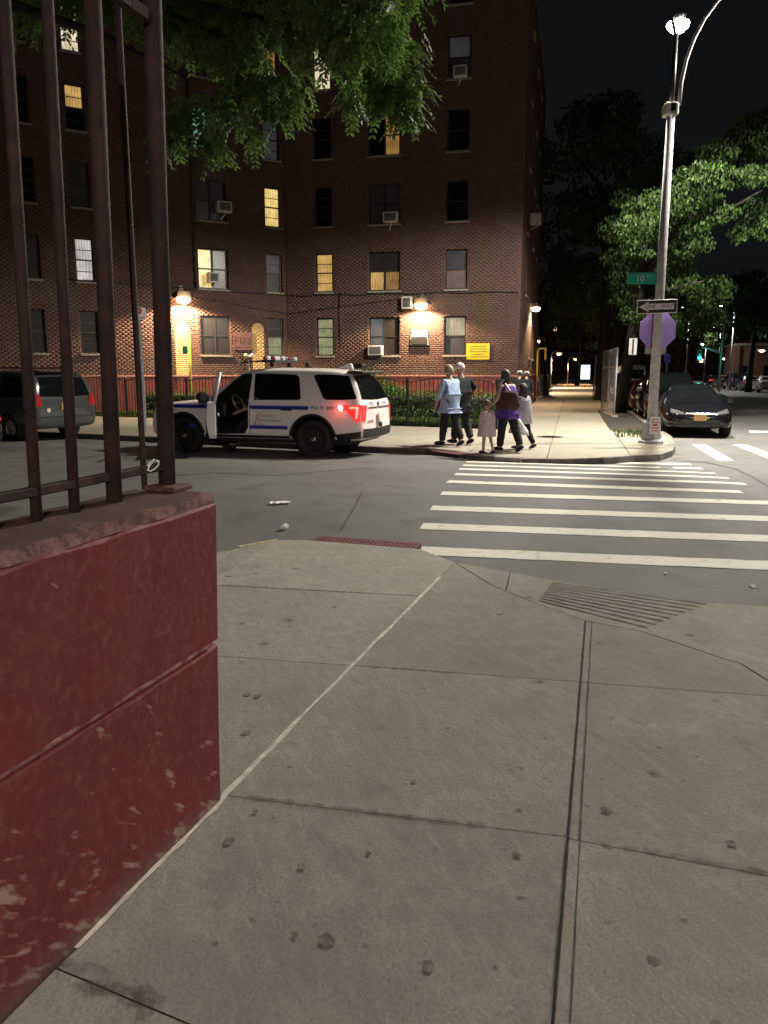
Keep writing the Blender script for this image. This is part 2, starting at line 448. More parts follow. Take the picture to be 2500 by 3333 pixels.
# ---- the near pavement, where the picture was taken
curve = [g2(*p) for p in ((1480, 1830), (1600, 1905), (1735, 1960), (1904, 2020), (2088, 2055), (2213, 2095), (2360, 2145), (2414, 2160), (2500, 2215))] + [(3.2, 3.6), (3.6, 3.0), (3.8, 2.0), (3.8, -3.0)]
main = [(-6.0, 7.9)] + [g2(*p) for p in ((500, 1842), (720, 1795), (905, 1757), (1000, 1758), (1370, 1787))] + curve + [(-6.0, -3.0)]
corner = [g2(*p) for p in ((1480, 1830), (1700, 1868), (2000, 1925), (2250, 1958), (2500, 1972))] + [(4.2, 4.75), (5.1, 3.8), (5.5, 2.4), (5.5, -3.0)] + curve[::-1][:-1]
NP = sheet('pavement', [(-6.0, 7.9)] + main[1:7] + [p for p in corner[1:9]] + [(-6.0, -3.0)], SW - 0.022, MT['joint'], thick=0.4)
tag(NP, 'grey concrete pavement at the near street corner', 'pavement', kind='structure')
J1a, J1b = g2(715, 2605), g2(1480, 1830)
J2a, J2b = g2(1797, 3333), g2(1905, 2022)
P = [main]
P = split(P, J1a, J1b); P = split(P, J2a, J2b)
rightJ2 = lambda po: sum(v[0] for v in po) / len(po) > J2a[0] + (sum(v[1] for v in po) / len(po) - J2a[1]) * (J2b[0] - J2a[0]) / (J2b[1] - J2a[1])
P = split(P, g2(770, 2590), g2(1600, 2690), lambda po: not rightJ2(po)); P = split(P, g2(1940, 2745), g2(2500, 2850), rightJ2); P = split(P, g2(720, 2135), g2(1480, 2190)); P = split(P, g2(140, 3130), g2(520, 3290))
left_of = lambda po: sum(v[0] for v in po) / len(po) < J1a[0] + (sum(v[1] for v in po) / len(po) - J1a[1]) * (J1b[0] - J1a[0]) / (J1b[1] - J1a[1])
P = split(P, g2(730, 1870), g2(910, 1757), left_of); P = split(P, g2(720, 1905), g2(1380, 1940), left_of)
P = split(P, (0, 0.4), (1, 0.2)); P = split(P, (-2.6, 2.6), (-2.1, 4.4), left_of)
slabs(NP, P, 0.0035, MT['concrete'], SW - 0.05, SW)
Q = split([corner], g2(1660, 1860), g2(1640, 1945)); Q = split(Q, (3.5, 2.2), (6, 1.6))
slabs(NP, Q, 0.0045, MT['concrete'], SW - 0.05, SW)
mb = MB(); ribbon(mb, [(a + 0.011, b - 0.004) for a, b in lerp2(g2(232, 3083), g2(712, 2608), 14)] + lerp2(g2(735, 2583), g2(1432, 1878), 26), 0.022, SW + 0.003, 0.4)
mb.build('joint_sealant', MT['sealant'], NP)
mb = MB(); ribbon(mb, [(a + 0.045, b) for a, b in lerp2(J2a, J2b, 24)], 0.0055, SW + 0.003, 0.6)
mb.build('tooled_line', MT['joint'], NP)
mb = MB()                                            # broad grime along the cross joints
for a, b in (((800, 2598), (1580, 2692)), ((1200, 2172), (1480, 2192)), ((720, 1906), (1200, 1932)), ((1960, 2752), (2500, 2846)), ((170, 3140), (505, 3285))):
    pa, pb = g2(*a), g2(*b); ribbon(mb, lerp2(pa, pb, 22), 0.036, SW + 0.0035, 0.5)
mb.build('joint_dirt', MT['dirt'], NP, kind='stuff')
mb = MB(); ribbon(mb, lerp2(J2a, J2b, 24), 0.0065, SW + 0.0032, 0.45); mb.build('joint_crack', mat('dark_crack', (0.02, 0.018, 0.015), 0.95), NP)
mb = MB(); r5 = random.Random(17)                     # trodden chewing gum
for gx, gy, gr_ in ((1065, 3065, 0.026), (1395, 3150, 0.020), (745, 2742, 0.022), (832, 2645, 0.014), (982, 2826, 0.016), (1975, 2640, 0.022), (1683, 2786, 0.017), (1345, 2548, 0.013), (2130, 3130, 0.018), (838, 2268, 0.026), (805, 2262, 0.02), (800, 2388, 0.022), (1090, 1975, 0.022), (1690, 2640, 0.012), (960, 3050, 0.012), (1200, 2780, 0.012), (2380, 2748, 0.02)):
    c = g2(gx, gy); ph = r5.uniform(0, 6); k = [(c[0] + gr_ * 0.85 * (1 + 0.16 * math.sin(2 * a * math.pi / 8 + ph) + r5.uniform(-0.07, 0.07)) * math.cos(a * math.pi / 8), c[1] + gr_ * 0.85 * (1 + 0.16 * math.sin(3 * a * math.pi / 8 + ph) + r5.uniform(-0.07, 0.07)) * math.sin(a * math.pi / 8)) for a in range(16)]
    mb.add([(x, y, SW + 0.0042) for x, y in k], [tuple(range(16))])
mb.build('gum_spots', mat('trodden_gum', (0.17, 0.155, 0.13), 0.95, var=0.4, scale=40), NP, kind='stuff')
mb = MB(); ribbon(mb, lerp2(g2(110, 3118), g2(515, 3288), 16), 0.075, SW + 0.0045, 0.6); mb.build('grime_smear', MT['dirt'], NP, kind='stuff')
mb = MB()                                            # scored ramp
La, Lb, Ra, Rb = [Vector((*g2(*p), 0)) for p in ((1800, 1893), (1748, 1958), (2310, 1962), (2095, 2048))]
for k in range(9):
    t = (k + 0.5) / 9; a = La.lerp(Lb, t); b = Ra.lerp(Rb, t)
    ribbon(mb, [a, a.lerp(b, 0.5), b], 0.021, 0.0)
    for i in range(len(mb.v) - 6, len(mb.v)): x, y, z = mb.v[i]; mb.v[i] = (x, y, SW + 0.004)
mb.build('scored_grooves', mat('scored_grooves', (0.22, 0.20, 0.165), 0.95, var=0.4, scale=9), NP)
ribs = MB()                                          # red tactile strip at the edge of the pavement
pa, pb = Vector((*g2(1005, 1757), 0)), Vector((*g2(1345, 1783), 0))
d = (pb - pa).normalized(); n = Vector((-d.y, d.x, 0))
ribs.prism([tuple((pa - n * 0.05)[:2]), tuple((pb - n * 0.05)[:2]), tuple((pb + n * 0.28)[:2]), tuple((pa + n * 0.28)[:2])], 0.004, SW - 0.012)
tm = ribs.build('tactile_mat', MT['tactile'], NP, bevel=0.006)
dm = MB()
for i in range(22):
    for j in range(3):
        c = pa + d * ((i + 0.5) / 22 * (pb - pa).length) + n * (0.03 + j * 0.08)
        dm.lathe([(0.018, SW - 0.014), (0.012, SW - 0.006)], (c.x, c.y, 0), 6)
dm.build('tactile_domes', MT['tactile'], NP)
ledge = MB(); ledge.prism([g2(905, 1759), g2(780, 1781), g2(776, 1776), g2(903, 1754)], 0.02, SW + 0.002)
ledge.build('curb_end', mat('worn_yellow_curb', (0.42, 0.36, 0.20), 0.8, var=0.3, scale=20), NP)

# ---- the far pavement
fc = [(-30.0, 30.9), (-16.0, 24.38), (-8.0, 20.65), (0.0, 16.92)] + [g2(*p) for p in ((1400, 1460), (1500, 1471), (1620, 1486), (1700, 1492), (1850, 1493), (1960, 1489), (2060, 1482), (2140, 1478), (2178, 1466), (2190, 1450))]
cA = Vector((7.35, 19.9, 0)); fc.append((cA.x, cA.y))
far_end = cA + AVD * 230
fenceC = (3.3, 22.33); bldS = (5.55, 31.6); bldE = Vector((*bldS, 0)) + AVD * 230
fp = fc + [(far_end.x, far_end.y), (bldE.x, bldE.y), bldS, fenceC, (-30.0, 38.6)]
FP = sheet('pavement', fp, SW - 0.02, MT['joint'], thick=0.35)
tag(FP, 'pale concrete pavement along the far corner and avenue', 'pavement', kind='structure')
def below(po, Y): return clip(po, (0, Y), (1, Y), -1)
near_fp = clip(fp, (-100, 60), (100, 60), -1)
P = [near_fp]
along = lambda t: (tuple((Vector((*fenceC, 0)) + AVN * t)[:2]), tuple((Vector((*fenceC, 0)) + AVN * t + AVD * 10)[:2]))
cross = lambda t: (tuple((Vector((*fenceC, 0)) + AVD * t)[:2]), tuple((Vector((*fenceC, 0)) + AVD * t + AVN * 10)[:2]))
for t in (-18, -13.5, -9, -6, -3, 0, 1.6, 3.2): P = split(P, *along(t))
for t in (-4.4, -2.6, 0.0, 2, 4, 6, 8, 10, 12.5, 15, 18, 22, 27, 33): P = split(P, *cross(t))
P = [p for p in P if abs(area(p)) > 0.05]
slabs(FP, P, 0.008, MT['concrete_far'], SW - 0.06, SW)
rest = clip(fp, (-100, 60), (100, 60), 1)
sheet('paving', rest, SW, MT['concrete_far'], FP)
for i in range(len(fc) - 1):                         # curb stones
    a, b = Vector((*fc[i], 0)), Vector((*fc[i + 1], 0)); Ls = (b - a).length
    if 7 <= i <= 8: continue
    k = max(1, round(Ls / 2.0)); dd = (b - a).normalized(); nn = Vector((-dd.y, dd.x, 0))
    for j in range(k):
        p = a + dd * (Ls * j / k + 0.006); q = a + dd * (Ls * (j + 1) / k - 0.006)
        MB().prism([tuple((p - nn * 0.06)[:2]), tuple((q - nn * 0.06)[:2]), tuple((q + nn * 0.10)[:2]), tuple((p + nn * 0.10)[:2])], -0.05, SW + 0.006).build('curb_stone', MT['curb_dark'] if i < 5 else MT['curb'], FP, bevel=0.012)
for j in range(40):
    p = cA + AVD * (j * 3.0 + 0.01); q = cA + AVD * (j * 3.0 + 2.98)
    MB().prism([tuple((p + AVN * 0.06)[:2]), tuple((q + AVN * 0.06)[:2]), tuple((q - AVN * 0.10)[:2]), tuple((p - AVN * 0.10)[:2])], -0.05, SW + 0.006).build('curb_stone', MT['curb'], FP, bevel=0.012)
# dropped ramp to the crossing, with a red mat beside it
ra = [g2(1640, 1486), g2(1960, 1488), g2(2000, 1502, 0.0), g2(1600, 1502, 0.0)]
mb = MB(); mb.add([(*ra[0], SW + 0.001), (*ra[1], SW + 0.001), (*ra[2], 0.004), (*ra[3], 0.004)], [(0, 1, 2, 3)])
mb.build('curb_ramp', MT['concrete_far'], FP)
ta = [g2(1395, 1466), g2(1500, 1474), g2(1590, 1487), g2(1480, 1480)]
sheet('tactile_mat', ta, SW + 0.008, MT['tactile'], FP)
# planted strip beside the avenue curb
s0 = cA - AVN * 0.14 + AVD * 0.2; strip = [s0, s0 + AVD * 13, s0 + AVD * 13 - AVN * 1.25, s0 + AVD * 1.6 - AVN * 1.25, s0 - AVN * 0.55]
tag(sheet('soil_strip', [tuple(v[:2]) for v in strip], SW + 0.006, MT['soil']), 'bare dark soil strip along the avenue curb', 'soil', kind='structure')
lawn = [(-30, 38.5), (3.25, 22.4), (5.5, 31.5), (5.5, 60), (-30, 60)]
tag(sheet('lawn', lawn, SW + 0.004, MT['lawn']), 'lawn behind the iron fence', 'lawn', kind='structure')

# ---- painted markings
rg = random.Random(11)
def stripe(a, b, wd, parent=ROAD, name='crossing_stripe'):
    a, b = Vector((a.x, a.y, 0)), Vector((b.x, b.y, 0)); t = (b - a).normalized(); n = Vector((-t.y, t.x, 0)); k = max(4, int((b - a).length / 0.12))
    mb = MB(); vs = []
    for i in range(k + 1):
        p = a.lerp(b, i / k); e0 = p + n * (wd / 2 + rg.uniform(-0.008, 0.008)); e1 = p - n * (wd / 2 + rg.uniform(-0.008, 0.008))
        for e in (e0, e1): vs.append((e.x, e.y, crown(e.x, e.y) + 0.005))
    mb.add(vs, [(2 * i, 2 * i + 1, 2 * i + 3, 2 * i + 2) for i in range(k)])
    return mb.build(name, MT['paint'], parent)
Ls = [(1366, 1793), (1372, 1713), (1404, 1654), (1437, 1606), (1457, 1568), (1482, 1544), (1495, 1527), (1507, 1515), (1518, 1504), (1523, 1494)]
Rs = [None, None, None, None, (2414, 1602), (2427, 1576), (2371, 1557), (2328, 1541), (2285, 1525), (2248, 1512)]
for i, (l, r) in enumerate(zip(Ls, Rs)):
    a = GR(*l)
    if r is None: b = a + Vector((math.cos(R(-11.5)), math.sin(R(-11.5)), 0)) * 4.6
    else: b = GR(*r)
    stripe(a, b, 0.29 if i < 5 else 0.27)
for q in (((2252, 1447), (2295, 1447), (2388, 1500), (2337, 1500)), ((2386, 1447), (2428, 1447), (2575, 1500), (2515, 1500)), ((2520, 1447), (2562, 1447), (2770, 1502), (2700, 1502)), ((2436, 1402), (2560, 1404), (2564, 1410), (2442, 1409))):
    p = [G(*v) for v in q]; mb = MB(); mb.add([(v.x, v.y, 0.005) for v in p], [(0, 1, 2, 3)]); mb.build('road_marking', MT['paint'], ROAD)

def seam(pts, wd, name='tar_seam'):
    mb = MB(); q = [GR(*p) for p in pts]; r2 = random.Random(len(pts)); path = []
    for i in range(len(q) - 1):
        for k in range(8): v = q[i].lerp(q[i + 1], k / 8); path.append((v.x + r2.uniform(-0.012, 0.012), v.y + r2.uniform(-0.012, 0.012)))
    vs = []
    for i, p in enumerate(path):
        a, b = Vector(path[max(0, i - 1)]), Vector(path[min(len(path) - 1, i + 1)]); t = (b - a).normalized(); n_ = Vector((-t.y, t.x)) * wd * r2.uniform(0.3, 0.65)
        for s_ in (1, -1): vs.append((p[0] + n_.x * s_, p[1] + n_.y * s_, crown(p[0] + n_.x * s_, p[1] + n_.y * s_) + 0.0065))
    mb.add(vs, [(2 * i, 2 * i + 1, 2 * i + 3, 2 * i + 2) for i in range(len(path) - 1)]); return mb.build(name, MT['tar'], ROAD)
MT['tar'] = mat('tar', (0.045, 0.043, 0.042), 0.6, var=0.3, scale=12)
seam(((2180, 1497), (2300, 1506), (2400, 1528), (2500, 1578), (2600, 1640)), 0.07)
seam(((420, 1560), (700, 1540), (900, 1548), (1250, 1520)), 0.03)
seam(((1180, 1600), (1150, 1660), (1100, 1740)), 0.02)
# ---- litter and covers
def crumple(name, label, cat, p, r, mt, seed, flat=0.6):
    bm = bmesh.new(); bmesh.ops.create_icosphere(bm, subdivisions=3, radius=r); rr = random.Random(seed)
    ax = [Vector((rr.gauss(0, 1), rr.gauss(0, 1), rr.gauss(0, 1))).normalized() for _ in range(14)]
    for v in bm.verts:
        d = v.co.normalized(); k = 1 - 0.5 * max(0, max(abs(d.dot(a)) for a in ax) - 0.8) / 0.2 + rr.uniform(-0.08, 0.08)
        v.co *= k; v.co.z *= flat
    zmin = min(v.co.z for v in bm.verts)
    for v in bm.verts: v.co.z -= zmin
    me = bpy.data.meshes.new(name); bm.to_mesh(me); bm.free()
    return tag(mob(name, me, mt, None, (p.x, p.y, crown(p.x, p.y) if p.z < 0.1 else p.z)), label, cat)
MT['paper'] = mat('white_paper', (0.78, 0.76, 0.72), 0.8, var=0.1)
crumple('crumpled_paper', 'small ball of crumpled white paper on the asphalt', 'litter', GR(927, 1724), 0.055, MT['paper'], 4, 0.9)
p = GR(912, 1641); mb = MB()
for i in range(7):
    for j in range(3):
        mb.v.append(((i - 3) * 0.042, (j - 1) * 0.055 + 0.02 * math.sin(i * 2), 0.012 + 0.02 * abs(math.sin(i * 1.7 + j))))
mb.f = [(i * 3 + j, i * 3 + j + 1, i * 3 + j + 4, i * 3 + j + 3) for i in range(6) for j in range(2)]
tag(mb.build('paper_sheet', MT['paper'], None, loc=(p.x, p.y, p.z + 0.004), rz=R(15)), 'flattened sheet of white paper lying on the asphalt', 'litter')
crumple('crumpled_paper', 'scrap of white paper on the road at the right edge', 'litter', G(2450, 1913), 0.035, MT['paper'], 9, 0.5)
crumple('crumpled_paper', 'tiny white scrap beside the nearest crossing stripe', 'litter', G(2165, 1870), 0.022, MT['paper'], 12, 0.5)
p = G(1790, 1422, SW + 0.004); t = thing('drain_cover', 'small round iron cover set in the far pavement', 'cover', p)
MB().lathe([(0.34, 0), (0.34, 0.006), (0.30, 0.008)], n=20).build('rim', MT['rust'], t)
mb = MB()
for k in range(5): mb.box((0, -0.2 + k * 0.1, 0.011), (0.48 - abs(k - 2) * 0.09, 0.04, 0.006))
mb.build('tread', MT['black_iron'], t)
# ================================================================== the brick apartment block
FR_A, FL_A = -12.5, 31.0
fr_pt = D(1480, 1095, 32.3); fr_pt.z = 0
def hit(px, a, org): return onplane(px, 1100, org, a)[2]
C0 = hit(935, FR_A, fr_pt); C0.z = 0
C1 = hit(1690, FR_A, fr_pt); C1.z = 0
fd = lambda a: Vector((math.cos(R(a)), math.sin(R(a)), 0))
LW = 16.0
OL = C0 - fd(FL_A) * LW
LR = (C1 - C0).length
LS = 17.0
TOP = 17.4
def uz(px, py, org, a): u, z, _ = onplane(px, py, org, a); return u, z

def brick_material(name, arches=(), stain=None, c1=(0.092, 0.050, 0.044), c2=(0.114, 0.065, 0.057), attr=True):
    m, t, b = _mat(name); N = t.nodes; L = t.links
    if attr:
        at = N.new('ShaderNodeAttribute'); at.attribute_name = 'rnd'; f = at.outputs['Fac']
    else:
        at = N.new('ShaderNodeObjectInfo'); f = at.outputs['Random']
    tc = N.new('ShaderNodeTexCoord'); sp = N.new('ShaderNodeSeparateXYZ'); L.new(tc.outputs['Object'], sp.inputs[0])
    n1 = N.new('ShaderNodeTexNoise'); n1.inputs['Scale'].default_value = 0.8; n1.inputs['Detail'].default_value = 6; L.new(tc.outputs['Object'], n1.inputs['Vector'])
    n2 = N.new('ShaderNodeTexNoise'); n2.inputs['Scale'].default_value = 30; n2.inputs['Detail'].default_value = 4; L.new(tc.outputs['Object'], n2.inputs['Vector'])
    c = mixc(N, L, f, c1, c2)
    c = mixc(N, L, ramp(N, L, n2.outputs[0], 0.45, 0.8), c, tuple(x * 0.55 for x in c1))
    c = mixc(N, L, ramp(N, L, n1.outputs[0], 0.48, 0.75), c, (0.10, 0.075, 0.06))
    def math2(op, a, bv):
        k = N.new('ShaderNodeMath'); k.operation = op
        for i, v in ((0, a), (1, bv)):
            if hasattr(v, 'links'): L.new(v, k.inputs[i])
            else: k.inputs[i].default_value = v
        return k.outputs[0]
    for xc, zc, r in arches:
        dx = math2('SUBTRACT', sp.outputs[0], xc); dz = math2('MAXIMUM', math2('SUBTRACT', sp.outputs[2], zc), 0.0)
        dd = math2('SQRT', math2('ADD', math2('MULTIPLY', dx, dx), math2('MULTIPLY', dz, dz)), 0.0)
        c = mixc(N, L, ramp(N, L, dd, r - 0.012, r + 0.012, True), c, (0.50, 0.335, 0.15))
    if stain:
        xs, wd = stain
        k = math2('ABSOLUTE', math2('SUBTRACT', sp.outputs[0], xs), 0.0)
        mk = math2('MULTIPLY', ramp(N, L, k, wd * 0.3, wd, True), 0.75)
        mk = math2('MULTIPLY', mk, ramp(N, L, n1.outputs[0], 0.3, 0.6))
        c = mixc(N, L, mk, c, (0.085, 0.06, 0.018))
    L.new(c, b.inputs['Base Color']); b.inputs['Roughness'].default_value = 0.88; b.inputs['Specular IOR Level'].default_value = 0.2
    bp = N.new('ShaderNodeBump'); bp.inputs['Strength'].default_value = 0.15; bp.inputs['Distance'].default_value = 0.004
    L.new(n2.outputs[0], bp.inputs['Height']); L.new(bp.outputs[0], b.inputs['Normal'])
    return m

BLD = thing('apartment_building', 'tall brown brick apartment block with lit and dark windows behind the police car', 'building', (C1.x, C1.y, 0))
def loc_(v): return (v.x - C1.x, v.y - C1.y, v.z)

# window openings: (px left, px right) measured at ground floor, then one row per storey
Z0, PITCHZ, WH = 3.22, 2.62, 1.56
def cols(org, a, spec): return [(uz(l, 1095, org, a)[0], uz(r, 1095, org, a)[0]) for l, r in spec]
colsL = cols(OL, FL_A, ((100, 150), (262, 322), (654, 750), (873, 923)))
colsR = cols(C0, FR_A, ((1030, 1085), (1201, 1300), (1446, 1516)))
colsS = [(3.0, 3.9), (7.2, 8.4), (10.6, 11.5)]
ROWS = range(0, 6)
def rowz(k): return (Z0 + k * PITCHZ - WH / 2, Z0 + k * PITCHZ + WH / 2)

def pane_mat(name, colr, st, base=(0.035, 0.032, 0.032), folds=True):
    m, t, b = _mat('pane_' + name); N = t.nodes; L = t.links
    b.inputs['Base Color'].default_value = (*base, 1); b.inputs['Roughness'].default_value = 0.25
    b.inputs['Emission Color'].default_value = (*colr, 1)
    if st:
        tc = N.new('ShaderNodeTexCoord')
        oi = N.new('ShaderNodeObjectInfo'); ad = N.new('ShaderNodeVectorMath'); ad.operation = 'ADD'
        L.new(tc.outputs['Object'], ad.inputs[0]); L.new(oi.outputs['Location'], ad.inputs[1])
        wv = N.new('ShaderNodeTexWave'); wv.inputs['Scale'].default_value = 3.0; wv.inputs['Distortion'].default_value = 5; wv.inputs['Detail'].default_value = 3
        L.new(ad.outputs[0], wv.inputs['Vector'])
        nz = N.new('ShaderNodeTexNoise'); nz.inputs['Scale'].default_value = 3.0; nz.inputs['Detail'].default_value = 4; L.new(ad.outputs[0], nz.inputs['Vector'])
        a = N.new('ShaderNodeMath'); a.operation = 'MULTIPLY_ADD'; L.new(wv.outputs[1], a.inputs[0]); a.inputs[1].default_value = 0.3 if folds else 0.05; a.inputs[2].default_value = 0.0
        s = N.new('ShaderNodeMath'); s.operation = 'ADD'; L.new(a.outputs[0], s.inputs[0]); L.new(nz.outputs[0], s.inputs[1])
        mr = N.new('ShaderNodeMapRange'); mr.inputs[1].default_value = 0.3; mr.inputs[2].default_value = 0.95; mr.inputs[3].default_value = st * 0.45; mr.inputs[4].default_value = st * 1.3
        L.new(s.outputs[0], mr.inputs[0]); L.new(mr.outputs[0], b.inputs['Emission Strength'])
    return m
PM = {'dark': MT['dark_glass'],
      'dim': pane_mat('dim', (0.5, 0.40, 0.38), 0.007, (0.022, 0.019, 0.019)),
      'grey': pane_mat('grey', (0.55, 0.52, 0.60), 0.045),
      'pink': pane_mat('pink', (0.80, 0.48, 0.42), 0.16),
      'yellow': pane_mat('yellow', (1.0, 0.72, 0.24), 0.80),
      'orange': pane_mat('orange', (1.0, 0.60, 0.18), 0.55),
      'amber': pane_mat('amber', (1.0, 0.52, 0.14), 0.26),
      'green': pane_mat('green', (0.72, 0.74, 0.38), 0.36),
      'cream': pane_mat('cream', (1.0, 0.86, 0.58), 0.75),
      'teal': pane_mat('teal', (0.35, 0.85, 0.68), 0.42),
      'white': pane_mat('white', (0.92, 0.85, 0.82), 0.55),
      'bluish': pane_mat('bluish', (0.55, 0.70, 0.80), 0.14)}
MT['frame'] = mat('dark_bronze_frame', (0.030, 0.026, 0.024), 0.45, metal=0.3, var=0.2)
MT['sill'] = mat('stone_sill', (0.22, 0.20, 0.17), 0.85, var=0.2, scale=8)
MT['curtain'] = MT['frame']

def window(u0, u1, z0, z1, org, a, kinds, rails=2, guard=False):
    wd, ht = u1 - u0, z1 - z0; c = org + fd(a) * (u0 + wd / 2)
    mb = MB(); fw = 0.055; y0, y1 = 0.105, 0.18
    for x in (-wd / 2 + fw / 2, wd / 2 - fw / 2): mb.box((x, (y0 + y1) / 2, ht / 2), (fw, y1 - y0, ht))
    for z in (fw / 2, ht - fw / 2): mb.box((0, (y0 + y1) / 2, z), (wd - 2 * fw, y1 - y0 - 0.004, fw))
    n = len(kinds)
    for i in range(1, n): mb.box((-wd / 2 + wd * i / n, (y0 + y1) / 2, ht / 2), (0.085, y1 - y0 - 0.008, ht - 2 * fw))
    o = mb.build('window', MT['frame'], BLD, loc=loc_(Vector((c.x, c.y, z0))), rz=R(a))
    pw = wd / n
    for i, kd in enumerate(kinds):
        xc = -wd / 2 + pw * (i + 0.5); ks = kd if isinstance(kd, tuple) else (kd, kd)
        half = ht / 2
        for j, kk in enumerate(ks):                   # upper sash, lower sash
            zc = ht * 0.75 if j == 0 else ht * 0.25
            yy = 0.148 if j == 0 else 0.162
            MB().box((xc, yy, zc), (pw - 0.10, 0.008, half - 0.05)).build('pane', PM[kk], o)
        MB().box((xc, 0.135, half), (pw - 0.09, 0.04, 0.05)).build('sash_rail', MT['frame'], o)
        if rails > 2:
            for zf in (0.73, 0.24): MB().box((xc, 0.14, ht * zf), (pw - 0.09, 0.02, 0.028)).build('sash_rail', MT['frame'], o)
    if guard:
        mb = MB()
        for k in range(4): mb.box((0, 0.09, 0.14 + k * 0.13), (wd - 0.08, 0.012, 0.014))
        mb.build('window_guard', MT['frame'], o)
    MB().box((0, 0.03, -0.04), (wd + 0.10, 0.22, 0.07)).build('sill', MT['sill'], o, bevel=0.008)
    return o

def facade(org, a, length, wins, mt, mortar, pick=None, bricks=True, name='brickwork'):
    z_lo = 1.62
    us = sorted(set([0, length] + [v for w_ in wins for v in w_[:2]])); zs = sorted(set([z_lo, TOP] + [v for w_ in wins for v in w_[2:4]]))
    mb = MB()
    for i in range(len(us) - 1):
        for j in range(len(zs) - 1):
            uc, zc = (us[i] + us[i + 1]) / 2, (zs[j] + zs[j + 1]) / 2
            if any(w_[0] < uc < w_[1] and w_[2] < zc < w_[3] for w_ in wins): continue
            mb.quad((us[i], 0, zs[j]), (us[i + 1], 0, zs[j]), (us[i + 1], 0, zs[j + 1]), (us[i], 0, zs[j + 1]))
    for u0, u1, z0, z1 in [w_[:4] for w_ in wins]:
        for q in (((u0, 0, z0), (u0, 0.19, z0), (u0, 0.19, z1), (u0, 0, z1)), ((u1, 0.19, z0), (u1, 0, z0), (u1, 0, z1), (u1, 0.19, z1)),
                  ((u0, 0.19, z1), (u1, 0.19, z1), (u1, 0, z1), (u0, 0, z1)), ((u0, 0, z0), (u1, 0, z0), (u1, 0.19, z0), (u0, 0.19, z0))): mb.quad(*q)
    mb.build('wall', mortar, BLD, loc=loc_(org), rz=R(a), fix=False)
    if not bricks: return
    CH, BL, J = 0.0765, 0.212, 0.011
    rg = np.random.RandomState(int(length * 100) % 9999)
    rows = []; single = []
    k = 0; z = z_lo + 0.012
    while z + CH < TOP:
        cuts = sorted([(w_[0], w_[1]) for w_ in wins if w_[2] < z + CH / 2 < w_[3]])
        segs = []; c = 0.0
        for a0, b0 in cuts: segs.append((c, a0)); c = b0
        segs.append((c, length))
        off = (k % 2) * BL / 2
        for s0, s1 in segs:
            i0 = math.floor((s0 - off) / BL)
            u = off + i0 * BL
            while u < s1:
                x0, x1 = max(u, s0), min(u + BL - 0.004, s1)
                if x1 - x0 > 0.02:
                    full = x1 - x0 > BL - 0.004 - 1e-4
                    if full and pick and pick(x0 + 0.1, z + 0.03): single.append((x0, z))
                    else: rows.append((x0, x1, z, z + CH - J))
                u += BL
        z += CH; k += 1
    A = np.array(rows); n = len(A)
    dep = 0.0016 + rg.rand(n) * 0.0008
    V = np.zeros((n, 8, 3))
    for q, (xi, zi, fr) in enumerate(((0, 2, 1), (1, 2, 1), (1, 3, 1), (0, 3, 1), (0, 2, 0), (1, 2, 0), (1, 3, 0), (0, 3, 0))):
        V[:, q, 0] = A[:, xi]; V[:, q, 2] = A[:, zi]; V[:, q, 1] = -dep if fr else 0.002
    V[:, :4, 0] += 0.001 * (rg.rand(n, 4) - 0.5); V[:, :4, 2] += 0.0015 * (rg.rand(n, 4) - 0.5)
    Fq = np.array([(0, 1, 2, 3), (1, 5, 6, 2), (4, 0, 3, 7), (3, 2, 6, 7), (4, 5, 1, 0)])
    F = (Fq[None] + 8 * np.arange(n)[:, None, None]).reshape(-1, 4)
    me = bpy.data.meshes.new(name); me.vertices.add(n * 8); me.vertices.foreach_set('co', V.ravel())
    me.loops.add(F.size); me.loops.foreach_set('vertex_index', F.ravel().astype(np.int32))
    me.polygons.add(len(F)); me.polygons.foreach_set('loop_start', np.arange(0, F.size, 4, dtype=np.int32))
    at = me.attributes.new('rnd', 'FLOAT', 'FACE'); at.data.foreach_set('value', np.repeat(rg.rand(n), 5).astype(np.float32))
    me.update(); me.validate()
    mob(name, me, mt, BLD, loc_(org), R(a), kind='stuff')
    return single, CH, BL, J

ar = []
for l, r_, top in ((567, 614, 1047), (819, 858, 1051)):
    ua, za = uz(l, top, OL, FL_A); ub, _ = uz(r_, top, OL, FL_A); ar.append(((ua + ub) / 2, za - (ub - ua) / 2, (ub - ua) / 2))
MT['brick_l'] = brick_material('brown_brick_left', ar)
MT['brick_r'] = brick_material('brown_brick_right', (), (uz(1560, 1095, C0, FR_A)[0], 0.35))
MT['brick_one'] = brick_material('brown_brick_single', attr=False)
MT['mortar_l'] = brick_material('mortar_left', ar, c1=(0.074, 0.044, 0.038), c2=(0.082, 0.049, 0.042))
MT['mortar'] = mat('mortar', (0.078, 0.046, 0.040), 0.95, var=0.25, scale=5)

